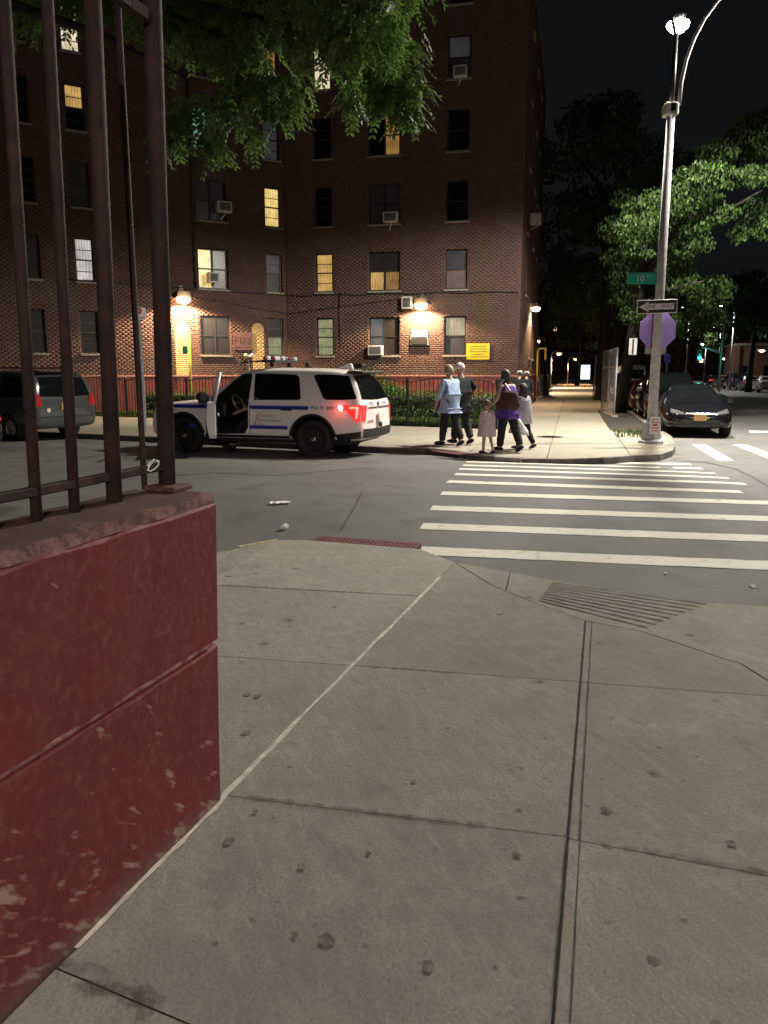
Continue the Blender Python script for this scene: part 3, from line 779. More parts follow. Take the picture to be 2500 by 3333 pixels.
K = {('L', 0): [('dim',), ('dim',), ('dark',), ('dark',), ('dim',), ('cream',)],
     ('L', 1): [('dim',), ('white',), ('dim',), (('orange', 'dark'),), ('cream',), ('dim',)],
     ('L', 2): [('dim', 'dim'), ('yellow', 'dim'), ('dim', 'dim'), ('teal', 'dark'), ('dim', 'dim'), ('dark', 'dark')],
     ('L', 3): [(('dim', 'green'),), (('grey', 'dim'),), ('yellow',), ('grey',), (('amber', 'cream'),), ('dark',)],
     ('R', 0): [('green',), ('orange',), ('dark',), ('dark',), ('cream',), ('dark',)],
     ('R', 1): [('bluish', 'dim'), (('dim', 'orange'), ('dim', 'amber')), ('dim', 'dim'), ('dark', 'amber'), ('dark', 'dark'), ('dark', 'dark')],
     ('R', 2): [(('cream', 'grey'),), (('grey', 'pink'),), ('dark',), ('dark',), (('grey', 'dim'),), ('dark',)]}
MT['pale'] = 0
PM['cream_dim'] = pane_mat('cream_dim', (0.95, 0.88, 0.60), 0.34)
K[('R', 2)][0] = (('cream_dim', 'grey'),)
winsL = []; winsR = []; winsS = []
for ci, (u0, u1) in enumerate(colsL):
    for k in ROWS:
        z0, z1 = rowz(k)
        winsL.append((u0, u1, z0, z1)); window(u0, u1, z0, z1, OL, FL_A, K[('L', ci)][k], 3 if ci in (0, 1, 3) else 2, k == 0 and ci < 2)
for ci, (u0, u1) in enumerate(colsR):
    for k in ROWS:
        z0, z1 = rowz(k)
        winsR.append((u0, u1, z0, z1)); window(u0, u1, z0, z1, C0, FR_A, K[('R', ci)][k], 3 if ci == 0 else 2)
for ci, (u0, u1) in enumerate(colsS):
    for k in ROWS:
        if ci == 0 and k == 0: continue
        z0, z1 = rowz(k)
        winsS.append((u0, u1, z0, z1)); window(u0, u1, z0, z1, C1, AV, ('dark',))
l1u, l1z = uz(588, 985, OL, FL_A); l2u, l2z = uz(1372, 1002, C0, FR_A)
inarch = lambda u, z: any(abs(u - x) < r_ + 0.14 for x, zc, r_ in ar)
sgl = facade(OL, FL_A, LW, winsL, MT['brick_l'], MT['mortar_l'], lambda u, z: -0.75 < u - l1u < 0.62 and 0.2 < l1z - z < 1.55 and not inarch(u, z))
sgr = facade(C0, FR_A, LR, winsR, MT['brick_r'], MT['mortar'], lambda u, z: -0.95 < u - l2u < 1.05 and 0.1 < l2z - z < 1.05)
facade(C1, AV, LS, winsS, MT['brick_r'], MT['mortar'], name='brickwork')
bm_ = MB().box((0, 0.0, 0), (0.205, 0.006, 0.0655)).mesh('brick', bevel=0.003)
bm_.materials.append(MT['brick_one'])
for (sg, org, a) in ((sgl, OL, FL_A), (sgr, C0, FR_A)):
    for x0, z in sg[0][:150]:
        p = org + fd(a) * (x0 + 0.1005)
        o = mob('brick', bm_, None, BLD, loc_(Vector((p.x, p.y, z + 0.0328))), R(a))
    if len(sg[0]) > 150:
        mb = MB()
        for x0, z in sg[0][150:]: mb.box((x0 + 0.1005, 0.0, z + 0.0328), (0.205, 0.006, 0.0655))
        mb.build('brickwork', MT['brick_one'], BLD, loc=loc_(org), rz=R(a), kind='stuff')
# red painted base with a pale ledge
MT['base_red'] = mat('red_painted_base', (0.15, 0.030, 0.026), 0.75, var=0.3, scale=3, bump=0.2)
MT['ledge'] = mat('pink_ledge', (0.36, 0.17, 0.14), 0.75, var=0.2, scale=6)
for org, a, ln in ((OL, FL_A, LW), (C0, FR_A, LR), (C1, AV, LS)):
    e = 0.03 if a != AV else 0.0
    MB().box((ln / 2 + (0.011 if a == FR_A else 0), 0.08, 0.79), (ln - (0.03 if a == FL_A else 0), 0.20, 1.58)).build('base_course', MT['base_red'], BLD, loc=loc_(org), rz=R(a))
    MB().box((ln / 2 + (0.012 if a == FR_A else 0), 0.07, 1.607), (ln - (0.04 if a == FL_A else 0), 0.24, 0.055)).build('ledge', MT['ledge'], BLD, loc=loc_(org), rz=R(a), bevel=0.008)
# roof
rp = [OL, C0, C1, C1 + AVD * LS, C1 + AVD * LS - AVN * 30, OL + Vector((-4, 16, 0))]
mb = MB(); mb.prism([(v.x - C1.x, v.y - C1.y) for v in rp], TOP + 0.005, TOP + 0.3); mb.build('roof', MT['sill'], BLD)
# cables sagging along the wall, a downpipe
def cable(name, pts, r, mt): MB().tube([Vector(p) - Vector((C1.x, C1.y, 0)) for p in pts], r, 6).build(name, mt, BLD, smooth=True)
def wallpt(px, py, org, a, out): p = onplane(px, py, org, a)[2]; d = fd(a); return p + Vector((d.y, -d.x, 0)) * out
cb = []
for i in range(13):
    x = 200 + i * (922 - 200) / 12; cb.append(wallpt(x, 905 + (x - 200) * 0.075 + (3 if i % 3 == 1 else 0), OL, FL_A, 0.05))
for i in range(14):
    x = 940 + i * (1686 - 940) / 13; cb.append(wallpt(x, 961 - (x - 940) * 0.018 + (4 if i % 3 == 1 else 0), C0, FR_A, 0.05))
cable('cable', cb, 0.022, MT['black_plastic'])
cb = [wallpt(600 + i * 30, 960 + i * 5.5 + 2 * math.sin(i), OL, FL_A, 0.04) for i in range(11)] + [wallpt(945 + i * 32, 1020 - i * 4.2, C0, FR_A, 0.04) for i in range(13)]
cable('cable', cb, 0.014, MT['black_plastic'])
cable('downpipe', [wallpt(637, 935, OL, FL_A, 0.09), wallpt(637, 935, OL, FL_A, 0.09) + Vector((0, 0, 12))], 0.05, MT['black_plastic'])
pp = wallpt(1108, 1130, C0, FR_A, 0.05); cable('conduit', [pp, Vector((pp.x, pp.y, 5.0))], 0.018, MT['black_plastic'])

# ---- air conditioners
MT['ac_white'] = mat('ac_casing', (0.52, 0.48, 0.45), 0.5, var=0.15, scale=10)
def aircon(label, px, py, wpx, org, a, out=0.32, strut=True, hh=0.40):
    u, z = uz(px, py, org, a); u2, _ = uz(px + wpx, py, org, a); wd = min(0.75, max(0.42, u2 - u)); p = org + fd(a) * u
    t = thing('air_conditioner', label, 'air conditioner', (p.x, p.y, z - hh / 2), R(a), 'air conditioners on the brick block')
    MB().box((0, -out / 2 + 0.03, hh / 2), (wd, out, hh)).build('casing', MT['ac_white'], t, bevel=0.02, seg=2)
    mb = MB(); y = -out + 0.03
    MB().box((0, y - 0.001, hh / 2), (wd - 0.12, 0.02, hh - 0.12)).build('grille_back', MT['void'], t)
    for k in range(7): mb.box((0, y - 0.012, 0.09 + k * (hh - 0.18) / 6), (wd - 0.13, 0.006, 0.010))
    mb.build('grille', MT['grey_paint'], t)
    if strut:
        mb = MB(); mb.tube([(0.06, -out + 0.06, 0.0), (-0.08, 0.0, -0.26)], 0.025, 6); mb.build('support_strut', MT['ac_white'], t)
    return t
aircon('window air conditioner under dark second-storey pair, left of the yellow window', 725, 676, 46, OL, FL_A)
aircon('window air conditioner below the half lit yellow curtained window', 690, 905, 34, OL, FL_A)
aircon('window air conditioner in the dark pair above the amber window', 1274, 710, 46, C0, FR_A)
aircon('window air conditioner at the sill of the ground floor pair', 1225, 1141, 46, C0, FR_A, strut=False)
aircon('small boxy unit fixed to the wall left of the right wall lamp', 1327, 987, 30, C0, FR_A, hh=0.48, strut=False)
aircon('window air conditioner high up below the top right grey window', 1500, 238, 44, C0, FR_A)
aircon('air conditioner jutting from the avenue side of the brick block', 1728, 714, 12, C1, AV, out=0.5)
u, z = uz(1366, 1100, C0, FR_A); p = C0 + fd(FR_A) * u
t = thing('wall_vent_unit', 'white and grey hooded vent unit in the lamp-lit wall', 'vent', (p.x, p.y, z - 0.3), R(FR_A))
mb = MB(); mb.plate([(-0.40, 0.0), (0.40, 0.0), (0.34, 0.62), (-0.34, 0.62)], -0.10, 0.02); mb.build('hood', MT['grey_paint'], t, bevel=0.015)
MB().box((0, -0.115, 0.46), (0.60, 0.05, 0.24)).build('grille_frame', MT['white_paint'], t, bevel=0.01)
mb = MB()
for k in range(5): mb.box((0, -0.143, 0.385 + k * 0.038), (0.5, 0.008, 0.016))
mb.build('grille', MT['grey_paint'], t)
MB().box((0, -0.12, 0.17), (0.66, 0.06, 0.24)).build('dark_opening', MT['void'], t)

# ---- wall lamps
MT['lamp_glow'] = emit('warm_lamp_glow', (1.0, 0.66, 0.32), 45.0)
MT['lamp_body'] = mat('lamp_housing', (0.10, 0.075, 0.05), 0.5, var=0.2)
def wall_lamp(label, px, py, org, a, power, size=1.0, out=0.0):
    u, z = uz(px, py, org, a); p = org + fd(a) * u
    t = thing('wall_lamp', label, 'wall lamp', (p.x, p.y, z), R(a), 'warm lamps on the brick block')
    s = size
    mb = MB(); mb.plate([(-0.20 * s, 0.03 * s), (0.20 * s, 0.03 * s), (0.16 * s, 0.20 * s), (-0.16 * s, 0.20 * s)], -0.26 * s, 0.0); mb.build('housing', MT['lamp_body'], t, bevel=0.012)
    MB().box((0, -0.02, 0.26 * s), (0.12 * s, 0.05, 0.2 * s)).build('bracket', MT['lamp_body'], t)
    mb = MB(); mb.lathe([(0.02 * s, -0.13 * s), (0.13 * s, -0.10 * s), (0.18 * s, -0.02 * s), (0.18 * s, 0.028 * s)], (0, -0.20 * s, 0), 14); mb.build('lens', MT['lamp_glow'], t, smooth=True)
    ld = bpy.data.lights.new('wall_lamp_light', 'SPOT'); ld.energy = power; ld.color = (1.0, 0.70, 0.40); ld.spot_size = R(152); ld.spot_blend = 0.25; ld.shadow_soft_size = 0.05
    lo = bpy.data.objects.new('wall_lamp_light', ld); link(lo, t); lo.location = (0, -0.42 * s, -0.12 * s); lo.rotation_euler = (R(12), 0, 0)
    return t
wall_lamp('bright wall lamp above the buff arch, left of the ground floor pair', 590, 975, OL, FL_A, 2000, 1.5)
wall_lamp('bright wall lamp beside the small boxy unit, over the vent', 1374, 995, C0, FR_A, 1500, 1.45)
wall_lamp('wall lamp on the avenue side of the block, above the bent pipe', 1728, 1004, C1, AV, 1500, 1.2)

# ---- signs and pipes on the wall
MT['sign_yellow'] = mat('yellow_sign', (0.62, 0.46, 0.02), 0.5, var=0.12, scale=5)
MT['sign_brown'] = mat('brown_red_sign', (0.15, 0.062, 0.05), 0.6, var=0.15, scale=5)
ua, za = uz(1519, 1118, C0, FR_A); ub, zb = uz(1593, 1170, C0, FR_A); p = C0 + fd(FR_A) * ((ua + ub) / 2)
t = thing('wall_notice', 'yellow rectangular notice board right of the ground floor window', 'sign', (p.x, p.y, zb), R(FR_A))
MB().box((0, -0.03, (za - zb) / 2), (ub - ua, 0.02, za - zb)).build('board', MT['sign_yellow'], t)
mb = MB(); rr = random.Random(2)
for k in range(5):
    ww = (ub - ua) * rr.uniform(0.55, 0.82); mb.box((rr.uniform(-0.02, 0.02), -0.042, (za - zb) * (0.16 + k * 0.165)), (ww, 0.003, 0.035))
mb.build('print_lines', mat('notice_print', (0.20, 0.13, 0.02), 0.6), t)
ua, za = uz(758, 1080, OL, FL_A); ub, zb = uz(820, 1140, OL, FL_A); p = OL + fd(FL_A) * ((ua + ub) / 2)
t = thing('entrance_sign', 'brownish red wall sign reading F1 and F2', 'sign', (p.x, p.y, zb), R(FL_A))
MB().box((0, -0.03, (za - zb) / 2), (ub - ua, 0.03, za - zb)).build('board', MT['sign_brown'], t)
MT['sign_dark'] = mat('dark_lettering', (0.045, 0.015, 0.012), 0.6)
for s_, xx in (('F1', -0.2), ('F2', 0.2)):
    o = mob('lettering', text_mesh(s_, 0.40), MT['sign_dark'], t, (xx * (ub - ua) / 0.84, -0.048, (za - zb) * 0.48)); o.rotation_euler = (R(90), 0, 0)
mb = MB()
for xx in (-0.22, 0.2): mb.box((xx * (ub - ua) / 0.84, -0.047, (za - zb) * 0.14), (0.26, 0.003, 0.03))
mb.build('underline', MT['sign_dark'], t)
p = wallpt(803, 1210, OL, FL_A, 0.35); t = thing('fire_standpipe', 'dark standpipe with two pale caps by the F1 F2 sign', 'standpipe', (p.x, p.y, SW))
zt = onplane(793, 1158, (p.x, p.y, 0), FL_A)[1]
MB().cyl((0, 0, 0), (0, 0, zt - SW), 0.04, n=8).build('riser', MT['black_iron'], t, smooth=True)
for sx in (-1, 1): MB().tube([(0, 0, zt - SW - 0.02), (sx * 0.11, -0.06, zt - SW + 0.02), (sx * 0.16, -0.1, zt - SW + 0.05)], [0.05, 0.06, 0.075], 10).build('outlet_cap', MT['white_paint'], t, smooth=True)
p = wallpt(600, 1250, OL, FL_A, 0.9); zt = onplane(598, 1086, (p.x, p.y, 0), FL_A)[1]
t = thing('yellow_post', 'slim yellow pipe post with a small teal plate before the arch', 'post', (p.x, p.y, SW))
MB().cyl((0, 0, 0), (0, 0, zt - SW), 0.05, n=8).build('pipe', MT['yellow_paint'], t, smooth=True)
MB().box((-0.16, -0.06, zt - SW - 0.62), (0.20, 0.02, 0.28)).build('plate', mat('teal_plate', (0.02, 0.22, 0.16), 0.5), t, bevel=0.02)
p = wallpt(1738, 1250, C1, AV, 0.15); t = thing('gas_vent_pipe', 'yellow bent vent pipe at the corner of the brick block', 'pipe', (p.x, p.y, SW), R(AV))
zt = onplane(1738, 1142, (p.x, p.y, 0), 0)[1]
MB().tube([(0, 0, 1.4), (0, 0, zt - 0.1), (0.0, -0.1, zt), (0, -0.36, zt), (0.0, -0.44, zt - 0.1), (0, -0.44, zt - 0.65)], 0.055, 8).build('pipe', MT['yellow_paint'], t, smooth=True)
MB().cyl((0, 0, 0), (0, 0, 1.41), 0.045, n=8).build('riser', MT['base_red'], t)
# ================================================================== the low red wall and the tall iron fence beside the camera
WA = 71.6                                             # heading of the wall
wd_ = fd(WA); wn = Vector((wd_.y, -wd_.x, 0))          # along the wall (away), and its face normal (towards the pavement)
We = G(716, 2606, SW); We.z = 0                        # far end of its face at the foot
WTOP = 1.19 + SW
MT['wall_red'] = None
def wall_paint():
    m, t, b = _mat('red_wall_paint'); N = t.nodes; L = t.links
    tc = N.new('ShaderNodeTexCoord'); P = tc.outputs['Object']
    def noise(s, d=6, sc3=None):
        n = N.new('ShaderNodeTexNoise'); n.inputs['Scale'].default_value = s; n.inputs['Detail'].default_value = d
        if sc3:
            mp = N.new('ShaderNodeMapping'); mp.inputs['Scale'].default_value = sc3; mp.inputs['Rotation'].default_value = (0, R(35), 0); L.new(P, mp.inputs[0]); L.new(mp.outputs[0], n.inputs['Vector'])
        else: L.new(P, n.inputs['Vector'])
        return n.outputs[0]
    c = mixc(N, L, ramp(N, L, noise(2.2), 0.35, 0.7), (0.165, 0.019, 0.018), (0.115, 0.019, 0.017))
    c = mixc(N, L, ramp(N, L, noise(26), 0.5, 0.8), c, (0.20, 0.055, 0.045))
    # scuffs down to the plaster, more of them near the foot of the wall
    sp = N.new('ShaderNodeSeparateXYZ'); L.new(P, sp.inputs[0])
    low = ramp(N, L, sp.outputs[2], 0.05, 0.75, True)
    m1 = N.new('ShaderNodeMapping'); m1.inputs['Rotation'].default_value = (0, R(-38), 0); L.new(P, m1.inputs[0])
    m2 = N.new('ShaderNodeMapping'); m2.inputs['Scale'].default_value = (6.5, 1, 24); L.new(m1.outputs[0], m2.inputs[0])
    ns = N.new('ShaderNodeTexNoise'); ns.inputs['Scale'].default_value = 1.0; ns.inputs['Detail'].default_value = 3; L.new(m2.outputs[0], ns.inputs['Vector'])
    th = N.new('ShaderNodeMath'); th.operation = 'MULTIPLY_ADD'; th.inputs[1].default_value = 0.16; L.new(low, th.inputs[0]); L.new(ns.outputs[0], th.inputs[2])
    pt_ = N.new('ShaderNodeMath'); pt_.operation = 'MULTIPLY_ADD'; pt_.inputs[1].default_value = 0.22; L.new(noise(2.6, 2), pt_.inputs[0]); L.new(th.outputs[0], pt_.inputs[2])
    sf = N.new('ShaderNodeMath'); sf.operation = 'MULTIPLY'; sf.inputs[1].default_value = 0.8; L.new(ramp(N, L, pt_.outputs[0], 0.825, 0.90), sf.inputs[0])
    c = mixc(N, L, sf.outputs[0], c, (0.38, 0.25, 0.20))
    sp2 = noise(20, 3); c = mixc(N, L, ramp(N, L, sp2, 0.74, 0.80), c, (0.34, 0.20, 0.16))
    dirt = ramp(N, L, sp.outputs[2], 0.0, 0.09, True); dm = N.new('ShaderNodeMath'); dm.operation = 'MULTIPLY'; L.new(dirt, dm.inputs[0]); dm.inputs[1].default_value = 0.55
    c = mixc(N, L, dm.outputs[0], c, (0.12, 0.09, 0.07))
    L.new(c, b.inputs['Base Color']); b.inputs['Roughness'].default_value = 0.7
    bp = N.new('ShaderNodeBump'); bp.inputs['Strength'].default_value = 0.5; bp.inputs['Distance'].default_value = 0.006
    L.new(noise(34, 8), bp.inputs['Height']); L.new(bp.outputs[0], b.inputs['Normal'])
    return m
MT['wall_red'] = wall_paint()
def cap_mat():
    m, t, b = _mat('worn_wall_top'); N = t.nodes; L = t.links; tc = N.new('ShaderNodeTexCoord'); sp = N.new('ShaderNodeSeparateXYZ'); L.new(tc.outputs['Object'], sp.inputs[0])
    def noise(s, d): n = N.new('ShaderNodeTexNoise'); n.inputs['Scale'].default_value = s; n.inputs['Detail'].default_value = d; n.inputs['Roughness'].default_value = 0.7; L.new(tc.outputs['Object'], n.inputs['Vector']); return n.outputs[0]
    c = mixc(N, L, ramp(N, L, noise(7, 6), 0.4, 0.7), (0.062, 0.024, 0.020), (0.115, 0.038, 0.032))
    ed = ramp(N, L, sp.outputs[1], 0.015, 0.10, True)               # paint knocked off along the outer edge
    k = N.new('ShaderNodeMath'); k.operation = 'MULTIPLY_ADD'; k.inputs[1].default_value = 0.17; L.new(ed, k.inputs[0]); L.new(noise(9, 7), k.inputs[2])
    c = mixc(N, L, ramp(N, L, k.outputs[0], 0.63, 0.80), c, (0.25, 0.125, 0.105))
    L.new(c, b.inputs['Base Color']); b.inputs['Roughness'].default_value = 0.9
    bp = N.new('ShaderNodeBump'); bp.inputs['Strength'].default_value = 0.4; bp.inputs['Distance'].default_value = 0.010; L.new(noise(26, 6), bp.inputs['Height']); L.new(bp.outputs[0], b.inputs['Normal'])
    return m
MT['wall_cap'] = cap_mat()
t = thing('low_wall', 'low wall painted dark red with worn top, beside the camera', 'wall', (We.x, We.y, SW), R(WA))
TH, LEN = 0.36, 7.0
def rough_block(z0, z1, yo, seed, x1=0.0):            # local x runs along the wall away from the camera, -y faces the pavement
    mb = MB(); rr = random.Random(seed); nx = 60
    prof = [(yo, z0), (yo, (z0 + z1) / 2), (yo, z1 - 0.02), (yo + 0.02, z1), (TH - 0.02, z1), (TH, z1 - 0.02), (TH, z0)]
    for i in range(nx + 1):
        x = -LEN + LEN * i / nx
        for j, (y, z) in enumerate(prof):
            k = 0.004 if i not in (0, nx) else 0.0
            mb.v.append((x + (0.046 * max(z, 0) + x1 if i == nx else 0), y + rr.uniform(-k, k), z + (rr.uniform(-0.006, 0.006) if 1 < j < 5 else 0)))
    m = len(prof)
    for i in range(nx):
        for j in range(m - 1): a = i * m + j; mb.f.append((a, a + 1, a + m + 1, a + m))
    mb.f.append(tuple(range(m))); mb.f.append(tuple(reversed(range(nx * m, nx * m + m))))
    return mb
rough_block(-0.1, 0.628, 0.0, 1).build('lower_course', MT['wall_red'], t, smooth=False)
MB().box((-LEN / 2 - 0.004, TH / 2 - 0.001, 0.636), (LEN - 0.008, TH + 0.004, 0.022)).build('mortar_joint', mat('scraped_joint', (0.15, 0.035, 0.03), 0.85, scale=16, second=(0.32, 0.17, 0.14), lo=0.4, hi=0.65, bump=0.5), t, bevel=0.006)
rough_block(0.644, 1.160, -0.004, 2, -0.004).build('upper_course', MT['wall_red'], t)
mb = MB(); rr = random.Random(8)
for i in range(71):
    x = -LEN + LEN * i / 70
    for y, z in ((0.004, 1.150), (0.018 + rr.uniform(-0.006, 0.006), 1.184), (0.10, 1.192), (TH - 0.1, 1.192), (TH - 0.015, 1.184), (TH - 0.003, 1.150)): mb.v.append((x + (0.052 if i == 70 else 0), y + rr.uniform(-0.004, 0.004), z + rr.uniform(-0.003, 0.003)))
for i in range(70):
    for j in range(5): a = i * 6 + j; mb.f.append((a, a + 1, a + 7, a + 6))
mb.f += [tuple(range(6)), tuple(reversed(range(420, 426)))]
mb.build('worn_top', MT['wall_cap'], t)

FB = We + Vector((0, 0, 0)) - wn * 0.21                # the fence stands in the middle of the wall
t = thing('tall_fence', 'tall dark red iron bar fence standing on the low wall', 'fence', (FB.x, FB.y, WTOP), R(WA))
def bar_at(px, py=1300): u, z, p = onplane(px, py, (FB.x, FB.y, 0), WA); return u
FH = 2.78 + SW - WTOP
t.rotation_euler = (R(1.3), 0, R(WA))
for px, wpx, nm in ((-75, 42, 'bar'), (88, 44, 'bar'), (217, 44, 'bar'), (352, 56, 'bar')):
    u = bar_at(px); wdm = 0.017 if wpx < 50 else 0.026
    mb = MB(); mb.cyl((u, 0, -0.02), (u, 0, FH + 0.3), wdm, n=12); mb.build(nm, MT['red_iron'], t, smooth=True)
u = bar_at(530); MB().cyl((u, 0, 0.0), (u, 0, FH + 0.8), 0.031, n=14).build('end_post', MT['red_iron'], t, smooth=True)
MB().box((u - 0.02, -0.02, 0.012), (0.12, 0.13, 0.018)).build('foot_plate', MT['rust'], t, bevel=0.004)
u0 = bar_at(-300); zr = onplane(300, 1562, (FB.x, FB.y, 0), WA)[1] - WTOP
MB().box(((u + u0) / 2, 0, zr), (u - u0, 0.03, 0.028)).build('bottom_rail', MT['red_iron'], t, bevel=0.004)
MB().box(((u + u0) / 2, 0, FH), (u - u0, 0.035, 0.04)).build('top_rail', MT['red_iron'], t, bevel=0.004)
p5 = D(455, 1300, 3.6); t2 = thing('return_fence_bar', 'thin single iron bar rising behind the tall fence', 'fence', (p5.x, p5.y, WTOP - 0.1))
MB().cyl((0, 0, -1.1), (0, 0, 2.6), 0.014, n=10).build('bar', MT['red_iron'], t2, smooth=True)
MB().box((0, 0, -1.13), (0.1, 0.1, 0.02)).build('foot', MT['rust'], t2)
q = onplane(478, 1513, (FB.x, FB.y, 0), WA)[2]
mb = MB(); pts = [(0.0 + 0.014 * math.sin(i * 0.9), -0.02 - 0.01 * math.cos(i * 1.3), 0.02 * math.sin(i * 0.8)) for i in range(12)]
mb.tube([(x + i * 0.003, y, z) for i, (x, y, z) in enumerate(pts)], 0.003, 5)
tag(mb.build('plastic_scrap', MT['white_paint'], None, smooth=True, loc=(q.x + wn.x * 0.012, q.y + wn.y * 0.012, q.z)), 'twist of white plastic caught on the fence rail', 'litter')

# ================================================================== iron fences round the lawn
def lawn_fence(label, a, b, n_bay, h=1.42):
    a, b = Vector((*a, 0)), Vector((*b, 0)); ang = math.atan2((b - a).y, (b - a).x); Ln = (b - a).length
    t = thing('lawn_fence', label, 'fence', (a.x, a.y, SW), ang)
    bay = Ln / n_bay
    post = MB().box((0, 0, 0.5), (0.075, 0.075, 1.0)).mesh('post', bevel=0.008); post.materials.append(MT['black_iron'])
    pick = MB().box((0, 0, 0.5), (0.018, 0.018, 1.0)).mesh('picket'); pick.materials.append(MT['black_iron'])
    for k in range(n_bay + 1):
        o = mob('post', post, None, t, (k * bay, 0, 0)); o.scale = (1, 1, h + 0.02)
    k = max(3, int(bay / 0.135)); z_top = lambda s: h - 0.10 + 0.14 * math.sin(math.pi * s)
    for i in range(n_bay):
        for j in range(1, k):
            s = j / k; o = mob('picket', pick, None, t, (i * bay + s * bay, 0, 0.09)); o.scale = (1, 1, z_top(s) - 0.09)
        mb = MB(); mb.tube([(i * bay + bay * s / 12, 0, z_top(s / 12)) for s in range(13)], 0.016, 6); mb.build('top_rail', MT['black_iron'], t, smooth=True)
        MB().box((i * bay + bay / 2, 0, 0.13), (bay - 0.07, 0.02, 0.03)).build('bottom_rail', MT['black_iron'], t)
    return t
lawn_fence('black iron picket fence along the lawn beside the street', (-19.6, 33.52), (3.25, 22.36), 9)
lawn_fence('black iron picket fence running from the lawn corner to the block', (3.32, 22.5), (5.35, 31.0), 3)
eS = Vector((*bldS, 0)) + AVD * 17.5
lawn_fence('dark iron fence along the avenue pavement beyond the block', tuple((eS)[:2]), tuple((eS + AVD * 26)[:2]), 6)

# ================================================================== leaves
def leaf_cloud(name, centers, n, size, mt, parent, seed, droop=0.0, spread=0.3, aspect=0.5, loc=(0, 0, 0), kind=None):
    rg = np.random.RandomState(seed); C = np.array(centers, float)      # x, y, z, radius
    wts = C[:, 3] ** 2; idx = rg.choice(len(C), n, p=wts / wts.sum())
    d = rg.normal(size=(n, 3)); d /= np.linalg.norm(d, axis=1)[:, None]
    rr = C[idx, 3] * (0.35 + 0.65 * rg.rand(n) ** 0.5); Pn = C[idx, :3] + d * rr[:, None] * np.array([1, 1, 0.7])
    ax = rg.normal(size=(n, 3)); ax[:, 2] -= droop * 2.0; ax /= np.linalg.norm(ax, axis=1)[:, None]
    up = rg.normal(size=(n, 3)) + np.array([0, 0, 0.8]); sd = np.cross(ax, up); sd /= (np.linalg.norm(sd, axis=1)[:, None] + 1e-9)
    nr = np.cross(sd, ax)
    sz = size * (0.6 + 0.8 * rg.rand(n)); l = ax * sz[:, None]; s = sd * (sz * aspect * 0.5)[:, None]; bend = nr * (sz * 0.12)[:, None]
    V = np.stack([Pn, Pn + l * 0.5 + s + bend, Pn + l, Pn + l * 0.5 - s + bend], 1)
    return quads(name, V, mt, parent, np.clip(rg.rand(n), 0, 1), kind)
def quads(name, V, mt, parent, rnd, kind=None):
    n = len(V); me = bpy.data.meshes.new(name); me.vertices.add(n * 4); me.vertices.foreach_set('co', V.reshape(-1).astype(np.float32))
    me.loops.add(n * 4); me.loops.foreach_set('vertex_index', np.arange(n * 4, dtype=np.int32)); me.polygons.add(n); me.polygons.foreach_set('loop_start', np.arange(0, n * 4, 4, dtype=np.int32))
    at = me.attributes.new('rnd', 'FLOAT', 'FACE'); at.data.foreach_set('value', rnd.astype(np.float32)); me.update(); me.validate()
    return mob(name, me, mt, parent, kind=kind)
def sprays(name, anchors, mt, parent, seed, org):       # drooping compound leaves, like honey locust
    rg = np.random.RandomState(seed); Vs = []; rnd = []
    twigs = MB()
    for (x, y, z, r, k) in anchors:
        for _ in range(k):
            d = rg.normal(size=3); d /= np.linalg.norm(d); b = np.array([x, y, z]) + d * r * rg.rand() ** 0.45 * np.array([1, 1, 0.75])
            h = rg.uniform(0, 2 * math.pi); ax = np.array([math.cos(h), math.sin(h), -rg.uniform(0.5, 1.8)]); ax /= np.linalg.norm(ax)
            Lr = rg.uniform(0.22, 0.38); sd = np.cross(ax, [0, 0, 1.0]); sd /= np.linalg.norm(sd) + 1e-9; nr = np.cross(sd, ax); m = rg.randint(6, 9); tint = rg.rand()
            for i in range(m):
                f = (i + 0.6) / m; p = b + ax * Lr * f - np.array([0, 0, 0.06 * f * f])
                for sg in (-1, 1):
                    ll = rg.uniform(0.075, 0.12) * (1.1 - 0.35 * f); dirn = sd * sg * 0.8 + ax * 0.62 + nr * rg.uniform(-0.3, 0.3) - np.array([0, 0, 0.25]); dirn /= np.linalg.norm(dirn)
                    wv = np.cross(dirn, nr); wv /= np.linalg.norm(wv) + 1e-9; wv = wv * ll * 0.23
                    Vs.append([p, p + dirn * ll * 0.5 + wv, p + dirn * ll, p + dirn * ll * 0.5 - wv]); rnd.append(min(1, max(0, tint + rg.normal() * 0.12)))
    return quads(name, np.array(Vs) - np.array(org), mt, parent, np.array(rnd))

